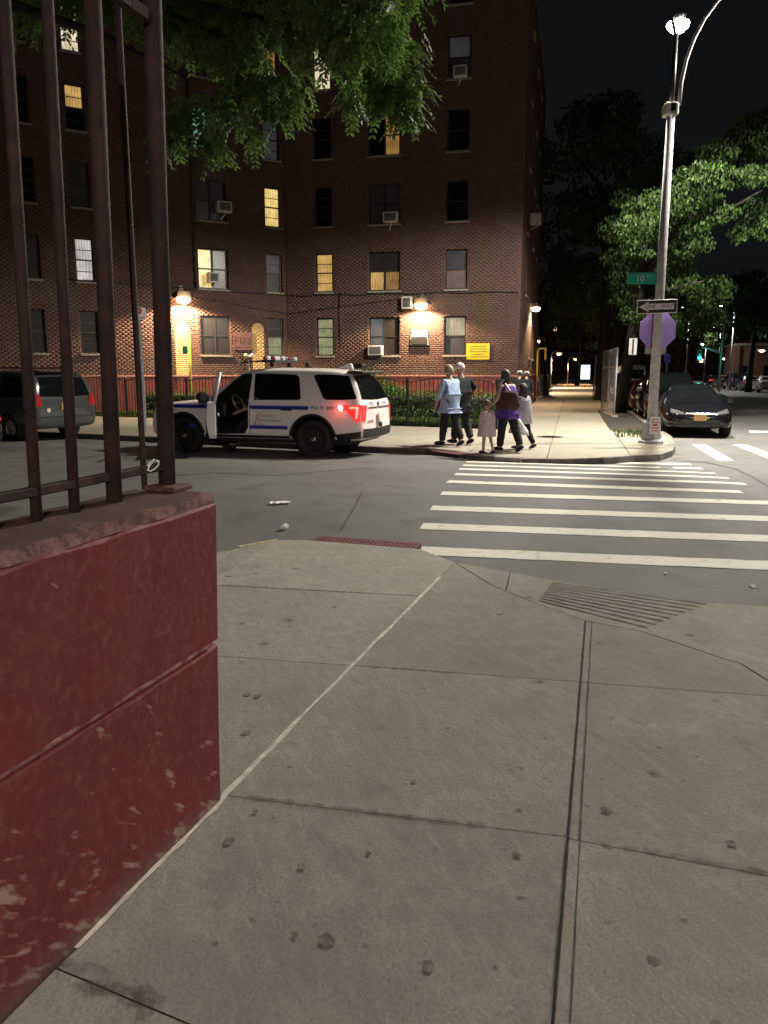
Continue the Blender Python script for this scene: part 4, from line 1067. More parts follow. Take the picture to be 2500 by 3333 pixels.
def tree(label, base, height, crown_c, crown_r, n, size, mt, seed, trunk_r=0.22, lean=(0, 0), clumps=34, name='street_tree', group=None, flat=0.75, low=0.0, limbs=9):
    rg = random.Random(seed); t = thing(name, label, 'tree', (base[0], base[1], base[2]), 0, group)
    top = Vector((lean[0], lean[1], height * 0.62)); mb = MB()
    pts = [Vector((0, 0, -0.05)), Vector((lean[0] * 0.2, lean[1] * 0.2, height * 0.14)), Vector((lean[0] * 0.55, lean[1] * 0.5, height * 0.34)), top]
    mb.tube(pts, [trunk_r * 1.35, trunk_r, trunk_r * 0.8, trunk_r * 0.35], 12); cs = []
    cc = Vector(crown_c)
    for i in range(clumps):
        while True:
            d = Vector((rg.uniform(-1, 1), rg.uniform(-1, 1), rg.uniform(-1, 1)))
            if 0.35 < d.length < 1: break
        d = d.normalized() * (0.45 + 0.55 * rg.random()) ; c = cc + Vector((d.x * crown_r, d.y * crown_r, d.z * crown_r * flat))
        cs.append((c.x, c.y, max(c.z, low), crown_r * rg.uniform(0.14, 0.27)))
    for k in range(limbs):
        c = Vector(cs[k * len(cs) // limbs][:3]); s = pts[2].lerp(top, rg.random()); m = s.lerp(c, 0.5) + Vector((0, 0, 0.06 * height))
        mb.tube([s, m, c], [trunk_r * 0.42, trunk_r * 0.24, trunk_r * 0.06], 7)
    mb.build('trunk', MT['bark'], t, smooth=True)
    leaf_cloud('crown', cs, n, size, mt, t, seed, droop=0.4)
    return t

# overhanging locust at the top left; its trunk stands out of the picture, behind the low wall
base = Vector((-6.3, 6.2, SW)); t = thing('locust_tree', 'overhanging locust tree with drooping bright green sprays at the top', 'tree', base)
an = []; rr = random.Random(21)
def spray(px, py, Y, r, k): p = D(px - 22, py - 62, Y); an.append((p.x, p.y, p.z, r, k))
for px, py, Y, r, k in ((1345, 395, 9.6, 0.16, 16), (1320, 350, 9.5, 0.28, 34), (1270, 310, 9.6, 0.30, 34), (1365, 310, 9.4, 0.22, 22), (1165, 370, 10, 0.14, 12), (1180, 330, 10, 0.16, 8),
        (1380, 330, 9.7, 0.10, 8), (975, 370, 9.8, 0.13, 11), (990, 320, 9.9, 0.20, 14), (945, 425, 9.8, 0.11, 6), (850, 340, 9.6, 0.28, 26), (880, 300, 9.7, 0.24, 20), (840, 490, 9.6, 0.09, 6), (790, 420, 9.6, 0.20, 16),
        (760, 380, 9.7, 0.22, 18), (715, 470, 9.4, 0.16, 12), (705, 515, 9.4, 0.12, 11), (640, 380, 9.5, 0.25, 16), (610, 440, 9.3, 0.18, 14), (575, 480, 9.3, 0.16, 12), (540, 520, 9.3, 0.08, 6), (545, 430, 9.3, 0.2, 12)):
    spray(px, py, Y, r, k)
for i in range(70):                                    # the thick mass above
    px = rr.uniform(480, 1370); lim = 210 - 60 * abs((px - 900) / 400) if px < 1150 else 230
    py = rr.uniform(-260, max(60, lim)); spray(px, py, rr.uniform(9.2, 11.6), rr.uniform(0.35, 0.6), 34)
for i in range(24): spray(rr.uniform(60, 480), rr.uniform(-250, 60), rr.uniform(9, 11), 0.5, 22)
sprays('crown', an, MT['leaf_locust'], t, 5, base)
mb = MB(); L0 = Vector((0, 0, -0.3)); fork = Vector((0.5, 0.8, 4.2)); mb.tube([L0, Vector((0.1, 0.2, 1.8)), fork], [0.30, 0.22, 0.18], 12)
for px, py, Y in ((700, 40, 9.6), (1000, 0, 10), (1300, 60, 9.8), (850, 170, 9.7), (600, 250, 9.4), (1180, 180, 9.9), (300, -60, 9.5)):
    e = D(px, py, Y) - base; m = fork.lerp(e, 0.5) + Vector((0, 0, 0.7)); mb.tube([fork, fork.lerp(m, 0.5) + Vector((0, 0, 0.25)), m, m.lerp(e, 0.6) + Vector((0, 0, 0.1)), e], [0.12, 0.09, 0.06, 0.035, 0.012], 7)
mb.build('trunk', MT['bark'], t, smooth=True)

# the maple by the street lamp: leaning trunk, layered branches
mbse = G(2018, 1344, SW)
t = thing('maple_tree', 'leafy maple with a leaning dark trunk behind the street lamp', 'tree', mbse)
cs = []; rr = random.Random(33)
def cl(px, py, Y, r): p = D(px, py, Y) - mbse; cs.append((p.x, p.y, p.z, r))
for px, py, r in ((2480, 380, 0.7), (2430, 420, 0.75), (2380, 470, 0.7), (2330, 500, 0.7), (2470, 480, 0.6), (2420, 540, 0.6), (2290, 560, 0.55), (2340, 570, 0.6), (2450, 575, 0.55), (2240, 575, 0.5),
                  (2210, 640, 0.8), (2260, 650, 0.7), (2310, 640, 0.6), (2150, 660, 0.75), (2090, 680, 0.75), (2060, 730, 0.7), (2120, 730, 0.8), (2200, 720, 0.8), (2270, 720, 0.7), (2290, 790, 0.5), (2230, 790, 0.55), (2080, 790, 0.55),
                  (2480, 680, 0.6), (2440, 730, 0.55), (2490, 750, 0.5), (2410, 760, 0.4), (2380, 690, 0.45), (2500, 560, 0.6), (2520, 450, 0.7)):
    cl(px + rr.uniform(-12, 12), py + rr.uniform(-10, 10), rr.uniform(24.0, 27.0), r * 0.86); cl(px + rr.uniform(-40, 40), py + rr.uniform(10, 34), rr.uniform(24.0, 27.0), r * 0.34)
for i in range(26): cl(rr.uniform(2020, 2330), rr.uniform(880, 1060), rr.uniform(26, 34), rr.uniform(0.4, 0.8))
for i in range(22): cl(rr.uniform(1960, 2250), rr.uniform(560, 900), rr.uniform(29, 34), rr.uniform(0.5, 0.9))
leaf_cloud('crown', cs, 26000, 0.135, MT['leaf_maple'], t, 12, droop=1.2, aspect=0.5)
mb = MB(); tp = D(2092, 880, 29.0) - mbse; up = D(2180, 500, 28) - mbse
mb.tube([Vector((0, 0, -0.05)), Vector((0, 0, 0)).lerp(tp, 0.35), Vector((0, 0, 0)).lerp(tp, 0.7), tp, tp.lerp(up, 0.5), up], [0.27, 0.22, 0.20, 0.19, 0.13, 0.05], 12)
for a_, e in ((0.75, (2290, 915)), (0.9, (2250, 700)), (1.0, (2480, 620)), (1.0, (2080, 640)), (1.0, (2440, 420))):
    s = Vector((0, 0, 0)).lerp(tp, a_); q = D(*e, 25.5) - mbse; mb.tube([s, s.lerp(q, 0.5) + Vector((0, 0, 0.2)), q], [0.13, 0.09, 0.03], 8)
mb.build('trunk', MT['bark'], t, smooth=True)

# darker trees along the block and down the avenue
def W2(px, Y): p = D(px, HOR, Y); return (p.x, p.y, SW)
tree('dark spreading tree beside the corner of the brick block', W2(1778, 57), 13, (-0.6, 0, 9.3), 4.6, 7000, 0.26, MT['leaf_dark'], 41, 0.22, (-0.8, 0), 44, group='dark trees by the avenue', low=4.5)
tree('tall dark tree on the avenue pavement behind the traffic signs', W2(1990, 62), 13, (0, 0, 8.8), 4.8, 6500, 0.28, MT['leaf_dark'], 42, 0.25, (0.4, 0), 44, group='dark trees by the avenue', low=4.2)
tree('tree hanging over the parked cars left of the traffic light', W2(2160, 62), 11, (0.6, 0, 6.6), 4.6, 6500, 0.28, MT['leaf_maple'], 43, 0.25, (0.5, 0), 44, group='dark trees by the avenue', low=3.2)
tree('tree across the avenue with its lamp-lit crown at the right edge', W2(2440, 66), 12, (0.2, 0, 7.6), 4.3, 6000, 0.28, MT['leaf_maple'], 44, 0.22, (0.2, 0), 40, group='dark trees by the avenue', low=4.4)
tree('distant tree above the glowing advert panel', W2(1880, 95), 14, (0, 0, 8.6), 5.5, 5000, 0.34, MT['leaf_dark'], 45, 0.25, (0, 0), 40, group='dark trees by the avenue', low=3.6)
tree('distant tree beyond the traffic light mast', W2(2330, 118), 15, (0, 0, 9.5), 6.5, 5000, 0.40, MT['leaf_dark'], 46, 0.3, (0, 0), 40, group='dark trees by the avenue', low=4)
tree('tall dim tree filling the dark between block and lamp', W2(1962, 46), 19, (-0.9, 0, 12.2), 6.4, 11000, 0.30, MT['leaf_dark'], 47, 0.32, (0, 0), 46, group='dark trees by the avenue', low=6)
tree('far dark tree behind the row of cars across the avenue', W2(2560, 95), 15, (0, 0, 9.5), 6.0, 4500, 0.38, MT['leaf_dark'], 48, 0.3, (0, 0), 40, group='dark trees by the avenue', low=4.5)

# hedge, bush, grass behind the fence
def hedge(name, label, a, b, h, wd, n, seed, size=0.06, z0=0.0):
    a, b = Vector((*a, 0)), Vector((*b, 0)); ang = math.atan2((b - a).y, (b - a).x); Ln = (b - a).length
    t = thing(name, label, 'hedge', (a.x, a.y, SW), ang); rg = np.random.RandomState(seed); cs = []
    k = int(Ln / 0.28)
    for i in range(k + 1):
        for j in range(3):
            cs.append((Ln * i / k, (j - 1) * wd * 0.3, h * (0.82 if j == 1 else 0.72) + rg.uniform(-0.05, 0.05), 0.26)); cs.append((Ln * i / k, (j - 1) * wd * 0.36, h * 0.35, 0.28))
    leaf_cloud('foliage', cs, n, size, MT['leaf_hedge'], t, seed, aspect=0.6)
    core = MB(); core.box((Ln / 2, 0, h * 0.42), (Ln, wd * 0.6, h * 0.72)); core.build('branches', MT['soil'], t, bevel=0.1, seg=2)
    return t
fdir = Vector((math.cos(R(-26.0)), math.sin(R(-26.0)), 0)); fnorm = Vector((-fdir.y, fdir.x, 0))
fpt = lambda s, off: tuple((Vector((3.25, 22.36, 0)) - fdir * s + fnorm * off)[:2])
hedge('clipped_hedge', 'clipped green hedge behind the fence between police car and walkers', fpt(5.6, 1.5), fpt(0.4, 1.5), 1.12, 0.9, 9000, 61)
hedge('low_hedge', 'dim low shrubs behind the fence left of the police car', fpt(17.5, 2.2), fpt(12.3, 2.2), 1.0, 0.8, 5000, 62)
bp_ = D(1225, 1290, 26.0); t = thing('round_bush', 'loose rounded bush behind the rear of the police car', 'bush', (bp_.x, bp_.y, SW))
leaf_cloud('foliage', [(0, 0, 1.0, 0.75), (-0.6, 0, 1.25, 0.6), (0.55, 0, 0.85, 0.6), (-0.9, 0.1, 0.7, 0.5), (0.9, 0, 0.6, 0.45), (-0.35, -0.2, 1.5, 0.4)], 4500, 0.08, MT['leaf_hedge'], t, 63, aspect=0.55)
MB().tube([(0, 0, 0), (0.05, 0, 0.6), (-0.2, 0, 1.2)], [0.05, 0.04, 0.01], 6).tube([(0, 0, 0.1), (0.4, 0, 0.7)], [0.03, 0.01], 6).build('stems', MT['bark'], t)
def grass(name, label, poly_pts, n, h, seed):
    rg = np.random.RandomState(seed); a, b, c, d = [np.array(p) for p in poly_pts]
    u, v = rg.rand(n, 1), rg.rand(n, 1); P2 = (a * (1 - u) + b * u) * (1 - v) + (d * (1 - u) + c * u) * v
    th = rg.rand(n) * 2 * math.pi; hh = h * (0.5 + rg.rand(n)); wv = 0.010 + 0.008 * rg.rand(n); ln = rg.normal(size=(n, 2)) * 0.35 * hh[:, None]
    V = np.zeros((n, 4, 3)); dx, dy = np.cos(th) * wv, np.sin(th) * wv
    V[:, 0, 0] = P2[:, 0] - dx; V[:, 0, 1] = P2[:, 1] - dy; V[:, 1, 0] = P2[:, 0] + dx; V[:, 1, 1] = P2[:, 1] + dy
    for q, s in ((2, 0.3), (3, -0.3)): V[:, q, 0] = P2[:, 0] + ln[:, 0] + s * dx; V[:, q, 1] = P2[:, 1] + ln[:, 1] + s * dy; V[:, q, 2] = hh
    V[:, :, 2] += SW
    return tag(quads(name, V, MT['grass'], None, rg.rand(n), 'stuff'), label, 'grass')
grass('grass', 'rough grass growing behind the iron fence', (fpt(7.5, 0.05), fpt(0.05, 0.05), fpt(0.1, 1.3), fpt(7.5, 1.3)), 16000, 0.17, 71)
grass('grass', 'lamp-lit grass strip behind the fence at the left', (fpt(19.5, 0.05), fpt(10.0, 0.05), fpt(10.0, 1.9), fpt(19.5, 1.9)), 14000, 0.14, 72)
s1 = s0 - AVN * 0.1
grass('weeds', 'weeds sprouting around the street lamp base', [tuple((s1 + AVD * a_ - AVN * b_)[:2]) for a_, b_ in ((-0.9, 0.0), (1.2, 0.0), (1.2, 1.1), (-0.9, 1.1))], 260, 0.09, 73)
# ================================================================== vehicles (local: x forward, y left, z up)
def loft(st):                                           # stations: x, zb, w, zbelt, wbelt, ztop, wtop
    mb = MB(); n = 0
    for (x, zb, w_, zbl, wb, zt, wt) in st:
        half = [(w_ * 0.80, zb), (w_ * 0.97, zb + 0.05), (w_, zb + (zbl - zb) * 0.35), (w_ * 0.995, zb + (zbl - zb) * 0.72), (wb, zbl - 0.02), (wb - 0.012, zbl + 0.02 * (zt > zbl + 0.1)),
                (wt + (wb - wt) * 0.08, zt - 0.09 * min(1, max(0.15, (zt - zbl) / 0.4))), (wt * 0.93, zt - 0.022), (wt * 0.55, zt - 0.003), (0.0, zt)]
        ring = [(x, y, z) for y, z in half] + [(x, -y, z) for y, z in half[-2::-1]]
        n = len(ring); mb.v += ring
    k = len(st)
    for i in range(k - 1):
        for j in range(n): a = i * n + j; b = i * n + (j + 1) % n; mb.f.append((a, b, b + n, a + n))
    mb.f.append(tuple(range(n))); mb.f.append(tuple(reversed(range((k - 1) * n, k * n))))
    return mb
def body_of(name, st, mt, root, arches, extra=()):
    ob = loft(st).build(name, mt, None, smooth=True)
    cut = []
    if arches:
        mb = MB()
        for x, z, r in arches:
            for s in (1, -1): mb.cyl((x, s * 0.55, z), (x, s * 1.3, z), r, n=28)
        c = mb.build('cut', MT['void']); cut.append(c)
    for mbx in extra: cut.append(mbx.build('cut', MT['void']))
    mods = [('SUBSURF', {'levels': 2, 'render_levels': 2})] + [('BOOLEAN', {'object': c, 'operation': 'DIFFERENCE', 'solver': 'EXACT', 'material_mode': 'TRANSFER'}) for c in cut]
    me = bake(ob, mods); me.name = name
    for c in cut: bpy.data.objects.remove(c)
    if len(me.polygons): me.polygons.foreach_set('use_smooth', [True] * len(me.polygons))
    me.set_sharp_from_angle(angle=R(38))
    if root is not None: ob.parent = root
    return ob
class Skin:                                             # lays thin parts on a finished body
    def __init__(s, ob):
        bm = bmesh.new(); bm.from_mesh(ob.data); s.t = BVHTree.FromBMesh(bm); bm.free(); s.ob = ob
    def hit(s, ax, p, q, side=1):
        if ax == 'y': o, d = Vector((p, 3 * side, q)), Vector((0, -side, 0))
        elif ax == 'x': o, d = Vector((5 * side, p, q)), Vector((-side, 0, 0))
        else: o, d = Vector((p, q, 4)), Vector((0, 0, -1))
        h = s.t.ray_cast(o, d); return (h[0], h[1]) if h[0] is not None else (None, None)
    def patch(s, name, mt, root, ax, lo, hi, side=1, nu=10, nv=6, off=0.006):
        def at(pl, t):
            t *= len(pl) - 1; i = min(int(t), len(pl) - 2); f = t - i
            return pl[i][0] + (pl[i + 1][0] - pl[i][0]) * f, pl[i][1] + (pl[i + 1][1] - pl[i][1]) * f
        mb = MB(); last = None
        for i in range(nu + 1):
            a, b = at(lo, i / nu), at(hi, i / nu)
            for j in range(nv + 1):
                f = j / nv; p, q = a[0] + (b[0] - a[0]) * f, a[1] + (b[1] - a[1]) * f; h, n = s.hit(ax, p, q, side)
                if h is None: h, n = (last if last is not None else Vector((p, 0, q))), Vector((0, 0, 0))
                last = h; d = Vector((0, side, 0)) if ax == 'y' else Vector((side, 0, 0)) if ax == 'x' else Vector((0, 0, 1))
                mb.v.append(h + d * off)
        m = nv + 1
        for i in range(nu):
            for j in range(nv): a = i * m + j; mb.f.append((a, a + m, a + m + 1, a + 1))
        o = mb.build(name, mt, root, smooth=True, fix=False)
        return o
    def text(s, body, size, mt, root, ax, p, q, side=1, off=0.008, sx=1.0):
        me = text_mesh(body, size); n0 = None
        for v in me.vertices:
            x, y = v.co.x * sx, v.co.y
            pp = p - x if (ax == 'y' and side > 0) else p + x
            if ax == 'x' and side < 0: pp = p - x
            h, _ = s.hit(ax, pp, q + y, side)
            if h is None: h = n0 or Vector((0, 0, 0))
            n0 = h; d = Vector((0, side, 0)) if ax == 'y' else Vector((side, 0, 0)); v.co = h + d * off
        return mob('lettering', me, mt, root)
_wheel = {}
def wheel(root, x, y, r, style, wdt=0.23, steer=0.0):
    key = (round(r, 3), style)
    if key not in _wheel:
        ty = MB().lathe([(r * 0.62, -wdt / 2), (r * 0.93, -wdt / 2), (r, -wdt * 0.34), (r, wdt * 0.34), (r * 0.93, wdt / 2), (r * 0.62, wdt / 2), (r * 0.60, 0)], n=28, axis='y').mesh('tyre', smooth=True)
        ty.materials.append(MT['rubber'])
        mb = MB(); mb.lathe([(r * 0.63, wdt * 0.30), (r * 0.60, wdt * 0.40), (r * 0.55, wdt * 0.32)], n=24, axis='y')
        for k in range(6 if style == 'alloy' else 5):
            a = 2 * math.pi * k / (6 if style == 'alloy' else 5); mb.box((math.cos(a) * r * 0.31, wdt * 0.33, math.sin(a) * r * 0.31), (r * 0.52, 0.03, r * 0.17), tilt=Matrix.Rotation(-a, 3, 'Y'))
        rim = mb.mesh('rim'); rim.materials.append(MT['alloy'] if style == 'alloy' else MT['black_plastic'])
        dk = MB().lathe([(r * 0.6, 0.0), (r * 0.6, wdt * 0.2)], n=20, axis='y').mesh('brake'); dk.materials.append(MT['void'])
        hb = MB().lathe([(r * 0.17, wdt * 0.3), (r * 0.17, wdt * 0.43), (r * 0.10, wdt * 0.47)], n=12, axis='y').mesh('hub_cap', smooth=True); hb.materials.append(MT['chrome'])
        _wheel[key] = (ty, rim, dk, hb)
    ty, rim, dk, hb = _wheel[key]; sg = 1 if y > 0 else -1
    o = mob('wheel', ty, None, root, (x, y, r), (0 if sg > 0 else math.pi) + steer)
    for nm, me in (('rim', rim), ('brake', dk), ('hub_cap', hb)): mob(nm, me, None, o)
    return o

MT['car_white'] = mat('police_white_paint', (0.86, 0.79, 0.79), 0.28, var=0.03, coat=0.5)
MT['car_black'] = mat('black_car_paint', (0.006, 0.006, 0.009), 0.12, var=0.1, coat=0.35)
MT['car_grey'] = mat('grey_car_paint', (0.055, 0.060, 0.066), 0.28, metal=0.35, var=0.08, coat=0.6)
MT['car_silver'] = mat('silver_car_paint', (0.26, 0.26, 0.27), 0.3, metal=0.4, var=0.06, coat=0.6)
MT['car_red'] = mat('maroon_car_paint', (0.09, 0.012, 0.014), 0.25, var=0.1, coat=0.8)
MT['car_blue'] = mat('navy_car_paint', (0.018, 0.026, 0.055), 0.25, var=0.1, coat=0.8)
MT['van_white'] = mat('white_van_paint', (0.62, 0.61, 0.60), 0.4, var=0.04)
MT['blue_stripe'] = mat('blue_stripe', (0.018, 0.030, 0.30), 0.4, var=0.05)
MT['decal_red'] = mat('red_decal', (0.45, 0.03, 0.03), 0.5)
MT['plate_orange'] = mat('orange_plate', (0.34, 0.18, 0.06), 0.5, var=0.1)
MT['tail_dim'] = mat('red_tail_lens', (0.32, 0.012, 0.015), 0.2, var=0.1)
MT['tail_lit'] = emit('lit_tail_lamp', (1.0, 0.02, 0.02), 1.3)
MT['tail_hot'] = emit('hot_tail_lamp', (1.0, 0.22, 0.16), 2.6)
MT['flash'] = emit('side_flasher_glow', (1.0, 0.45, 0.36), 6.0)
MT['head_lens'] = mat('headlamp_lens', (0.07, 0.07, 0.075), 0.1, var=0.2)

SUVST = [(-2.48, 0.42, 0.80, 0.98, 0.78, 1.02, 0.70), (-2.44, 0.36, 0.92, 1.05, 0.90, 1.12, 0.78), (-2.30, 0.34, 0.965, 1.10, 0.935, 1.50, 0.74), (-2.12, 0.33, 0.985, 1.11, 0.95, 1.70, 0.72), (-1.8, 0.33, 0.995, 1.11, 0.955, 1.745, 0.72),
         (-0.9, 0.32, 1.0, 1.10, 0.96, 1.77, 0.73), (-0.08, 0.32, 1.0, 1.09, 0.96, 1.765, 0.72), (0.24, 0.32, 1.0, 1.085, 0.955, 1.70, 0.70), (0.64, 0.32, 0.998, 1.08, 0.95, 1.42, 0.74), (1.0, 0.32, 0.995, 1.075, 0.94, 1.16, 0.80), (1.18, 0.32, 0.995, 1.07, 0.935, 1.12, 0.82),
         (1.75, 0.33, 0.99, 1.03, 0.92, 1.085, 0.78), (2.10, 0.34, 0.96, 1.00, 0.88, 1.05, 0.70), (2.24, 0.36, 0.90, 0.92, 0.82, 0.96, 0.62), (2.30, 0.42, 0.78, 0.80, 0.70, 0.82, 0.5)]
SEDST = [(-2.28, 0.40, 0.74, 0.86, 0.70, 0.90, 0.55), (-2.22, 0.30, 0.85, 0.93, 0.80, 0.99, 0.66), (-1.95, 0.26, 0.89, 0.97, 0.85, 1.06, 0.68), (-1.65, 0.24, 0.90, 0.97, 0.86, 1.12, 0.66), (-1.1, 0.23, 0.905, 0.96, 0.87, 1.36, 0.58), (-0.5, 0.22, 0.91, 0.95, 0.875, 1.445, 0.56),
         (0.0, 0.22, 0.91, 0.94, 0.875, 1.44, 0.56), (0.4, 0.22, 0.91, 0.93, 0.87, 1.36, 0.57), (0.95, 0.22, 0.905, 0.91, 0.86, 1.06, 0.66), (1.25, 0.22, 0.90, 0.89, 0.85, 0.955, 0.70), (1.7, 0.23, 0.89, 0.82, 0.82, 0.89, 0.66), (2.05, 0.25, 0.84, 0.74, 0.76, 0.79, 0.56), (2.22, 0.27, 0.74, 0.66, 0.66, 0.70, 0.45), (2.28, 0.32, 0.6, 0.58, 0.55, 0.60, 0.35)]
VANST = [(-2.55, 0.42, 0.82, 1.00, 0.82, 1.05, 0.74), (-2.50, 0.36, 0.94, 1.05, 0.93, 1.35, 0.82), (-2.38, 0.33, 0.97, 1.08, 0.955, 1.66, 0.78), (-2.15, 0.31, 0.985, 1.08, 0.965, 1.745, 0.77), (-1.2, 0.30, 0.99, 1.07, 0.97, 1.78, 0.77), (0.0, 0.29, 0.99, 1.05, 0.97, 1.775, 0.76), (0.55, 0.29, 0.99, 1.04, 0.965, 1.68, 0.74), (1.2, 0.29, 0.985, 1.01, 0.95, 1.30, 0.76), (1.6, 0.30, 0.97, 0.98, 0.92, 1.08, 0.74), (2.1, 0.31, 0.93, 0.88, 0.85, 0.94, 0.64), (2.4, 0.33, 0.80, 0.76, 0.7, 0.80, 0.5), (2.5, 0.4, 0.62, 0.64, 0.55, 0.68, 0.38)]
BOXST = [(-2.75, 0.45, 0.90, 1.2, 0.92, 2.0, 0.86), (-2.70, 0.38, 0.98, 1.25, 0.98, 2.22, 0.90), (-2.0, 0.36, 1.0, 1.25, 1.0, 2.30, 0.92), (0.3, 0.36, 1.0, 1.25, 1.0, 2.30, 0.92), (1.0, 0.36, 1.0, 1.22, 0.99, 2.15, 0.90), (1.6, 0.36, 0.99, 1.18, 0.97, 1.55, 0.86), (1.9, 0.36, 0.98, 1.12, 0.95, 1.25, 0.84), (2.4, 0.38, 0.94, 1.02, 0.88, 1.08, 0.74), (2.65, 0.42, 0.82, 0.9, 0.76, 0.94, 0.6)]

def simple_car(name, label, kind, paint, loc, heading, group=None, style='alloy', plate=None, tail='tail_dim', lit=False, bright=False):
    st = {'sedan': SEDST, 'suv': SUVST, 'van': VANST, 'box': BOXST}[kind]; t = thing(name, label, {'sedan': 'car', 'suv': 'car', 'van': 'car', 'box': 'van'}[kind], loc, heading, group)
    xr, xf, r = {'sedan': (-1.38, 1.32, 0.32), 'suv': (-1.44, 1.44, 0.375), 'van': (-1.55, 1.48, 0.34), 'box': (-1.7, 1.75, 0.35)}[kind]
    b = body_of('body', st, paint, t, [(xr, r, r + 0.05), (xf, r, r + 0.05)]); s = Skin(b); dg = MT['dark_glass']
    for sd in (1, -1):
        for x in (xr, xf): wheel(t, x, sd * (0.80 if kind != 'box' else 0.84), r, style, steer=0)
        if kind == 'sedan':
            s.patch('side_window', dg, t, 'y', [(-0.32, 0.97), (0.30, 0.955), (0.78, 0.945)], [(-0.28, 1.35), (0.10, 1.36), (0.42, 1.22)], sd)
            s.patch('side_window', dg, t, 'y', [(-1.28, 1.01), (-0.42, 0.975)], [(-0.92, 1.27), (-0.38, 1.35)], sd)
        elif kind == 'suv':
            s.patch('side_window', dg, t, 'y', [(0.02, 1.13), (0.5, 1.125), (0.84, 1.12)], [(0.06, 1.62), (0.16, 1.60), (0.42, 1.45)], sd)
            s.patch('side_window', dg, t, 'y', [(-1.02, 1.14), (-0.08, 1.13)], [(-0.92, 1.63), (-0.05, 1.63)], sd)
            s.patch('side_window', dg, t, 'y', [(-2.05, 1.17), (-1.18, 1.15)], [(-1.95, 1.58), (-1.30, 1.62)], sd)
        elif kind == 'van':
            s.patch('side_window', dg, t, 'y', [(0.05, 1.10), (0.7, 1.08), (1.22, 1.05)], [(0.08, 1.62), (0.45, 1.60), (0.8, 1.42)], sd)
            s.patch('side_window', dg, t, 'y', [(-1.15, 1.11), (-0.05, 1.10)], [(-1.12, 1.64), (-0.03, 1.63)], sd)
            s.patch('side_window', dg, t, 'y', [(-2.18, 1.14), (-1.28, 1.12)], [(-2.06, 1.60), (-1.25, 1.64)], sd)
        else:
            s.patch('side_window', dg, t, 'y', [(0.55, 1.28), (1.45, 1.22)], [(0.6, 1.92), (1.08, 1.88)], sd)
        mx = {'sedan': (0.68, 0.90, 0.98), 'suv': (0.72, 0.98, 1.16), 'van': (1.0, 0.98, 1.1), 'box': (1.3, 1.02, 1.35)}[kind]
        MB().box((mx[0], sd * (mx[1] + 0.08), mx[2]), (0.12, 0.20, 0.14)).build('mirror', MT['black_plastic'] if kind != 'sedan' else paint, t, bevel=0.03, seg=2)
        mb = MB(); x1 = -0.25 if kind != 'box' else 0.5
        h, _ = s.hit('y', x1, 0.82 if kind == 'sedan' else 0.95, sd)
        if h: MB().box((h.x, h.y + sd * 0.012, h.z), (0.17, 0.025, 0.03)).build('door_handle', MT['chrome'], t, bevel=0.008)
    if kind == 'sedan':
        s.patch('windscreen', dg, t, 'x', [(-0.70, 0.99), (0, 1.0), (0.70, 0.99)], [(-0.50, 1.36), (0, 1.385), (0.50, 1.36)], 1, 14, 8)
        s.patch('rear_window', dg, t, 'x', [(-0.62, 1.12), (0.62, 1.12)], [(-0.5, 1.33), (0.5, 1.33)], -1, 12, 6)
        for sd in (1, -1):
            s.patch('headlamp', MT['head_lens'], t, 'x', [(sd * 0.40, 0.635), (sd * 0.74, 0.68)], [(sd * 0.42, 0.70), (sd * 0.72, 0.79)], 1, 6, 4, 0.012)
            s.patch('tail_lamp', MT[tail], t, 'x', [(sd * 0.42, 0.80), (sd * 0.78, 0.78)], [(sd * 0.42, 0.90), (sd * 0.76, 0.93)], -1, 6, 4, 0.012)
        s.patch('grille', MT['black_plastic'], t, 'x', [(-0.55, 0.36), (0.55, 0.36)], [(-0.45, 0.50), (0.45, 0.50)], 1, 8, 3, 0.01)
        s.patch('badge_bar', MT['chrome'], t, 'x', [(-0.36, 0.655), (0.36, 0.655)], [(-0.36, 0.675), (0.36, 0.675)], 1, 8, 2, 0.012)
        MB().box((-2.27, 0, 0.42), (0.06, 1.3, 0.12)).build('bumper_trim', MT['black_plastic'], t, bevel=0.02)
        MB().box((2.31, 0, 0.56), (0.02, 0.32, 0.165)).build('number_plate', MT[plate or 'plate_orange'], t)
    elif kind == 'suv':
        s.patch('windscreen', dg, t, 'x', [(-0.72, 1.17), (0.72, 1.17)], [(-0.60, 1.66), (0.60, 1.66)], 1, 12, 8)
        s.patch('rear_window', dg, t, 'x', [(-0.70, 1.16), (0.70, 1.16)], [(-0.60, 1.60), (0.60, 1.60)], -1, 12, 6)
        for sd in (1, -1):
            s.patch('headlamp', MT['head_lens'], t, 'x', [(sd * 0.48, 0.72), (sd * 0.82, 0.74)], [(sd * 0.48, 0.84), (sd * 0.80, 0.90)], 1, 6, 4, 0.012)
            s.patch('tail_lamp', MT[tail], t, 'x', [(sd * 0.66, 0.86), (sd * 0.84, 0.86)], [(sd * 0.60, 1.04), (sd * 0.84, 1.06)], -1, 6, 4, 0.012)
        s.patch('grille', MT['black_plastic'], t, 'x', [(-0.45, 0.55), (0.45, 0.55)], [(-0.45, 0.80), (0.45, 0.80)], 1, 8, 3, 0.01)
        MB().box((-2.50, 0, 0.86), (0.03, 0.32, 0.165)).build('number_plate', MT['plate_orange'], t)
    elif kind == 'van':
        s.patch('windscreen', dg, t, 'x', [(-0.72, 1.12), (0.72, 1.12)], [(-0.62, 1.64), (0.62, 1.64)], 1, 12, 8)
        s.patch('rear_window', dg, t, 'x', [(-0.74, 1.14), (0, 1.12), (0.74, 1.14)], [(-0.64, 1.60), (0, 1.62), (0.64, 1.60)], -1, 12, 6, 0.01)
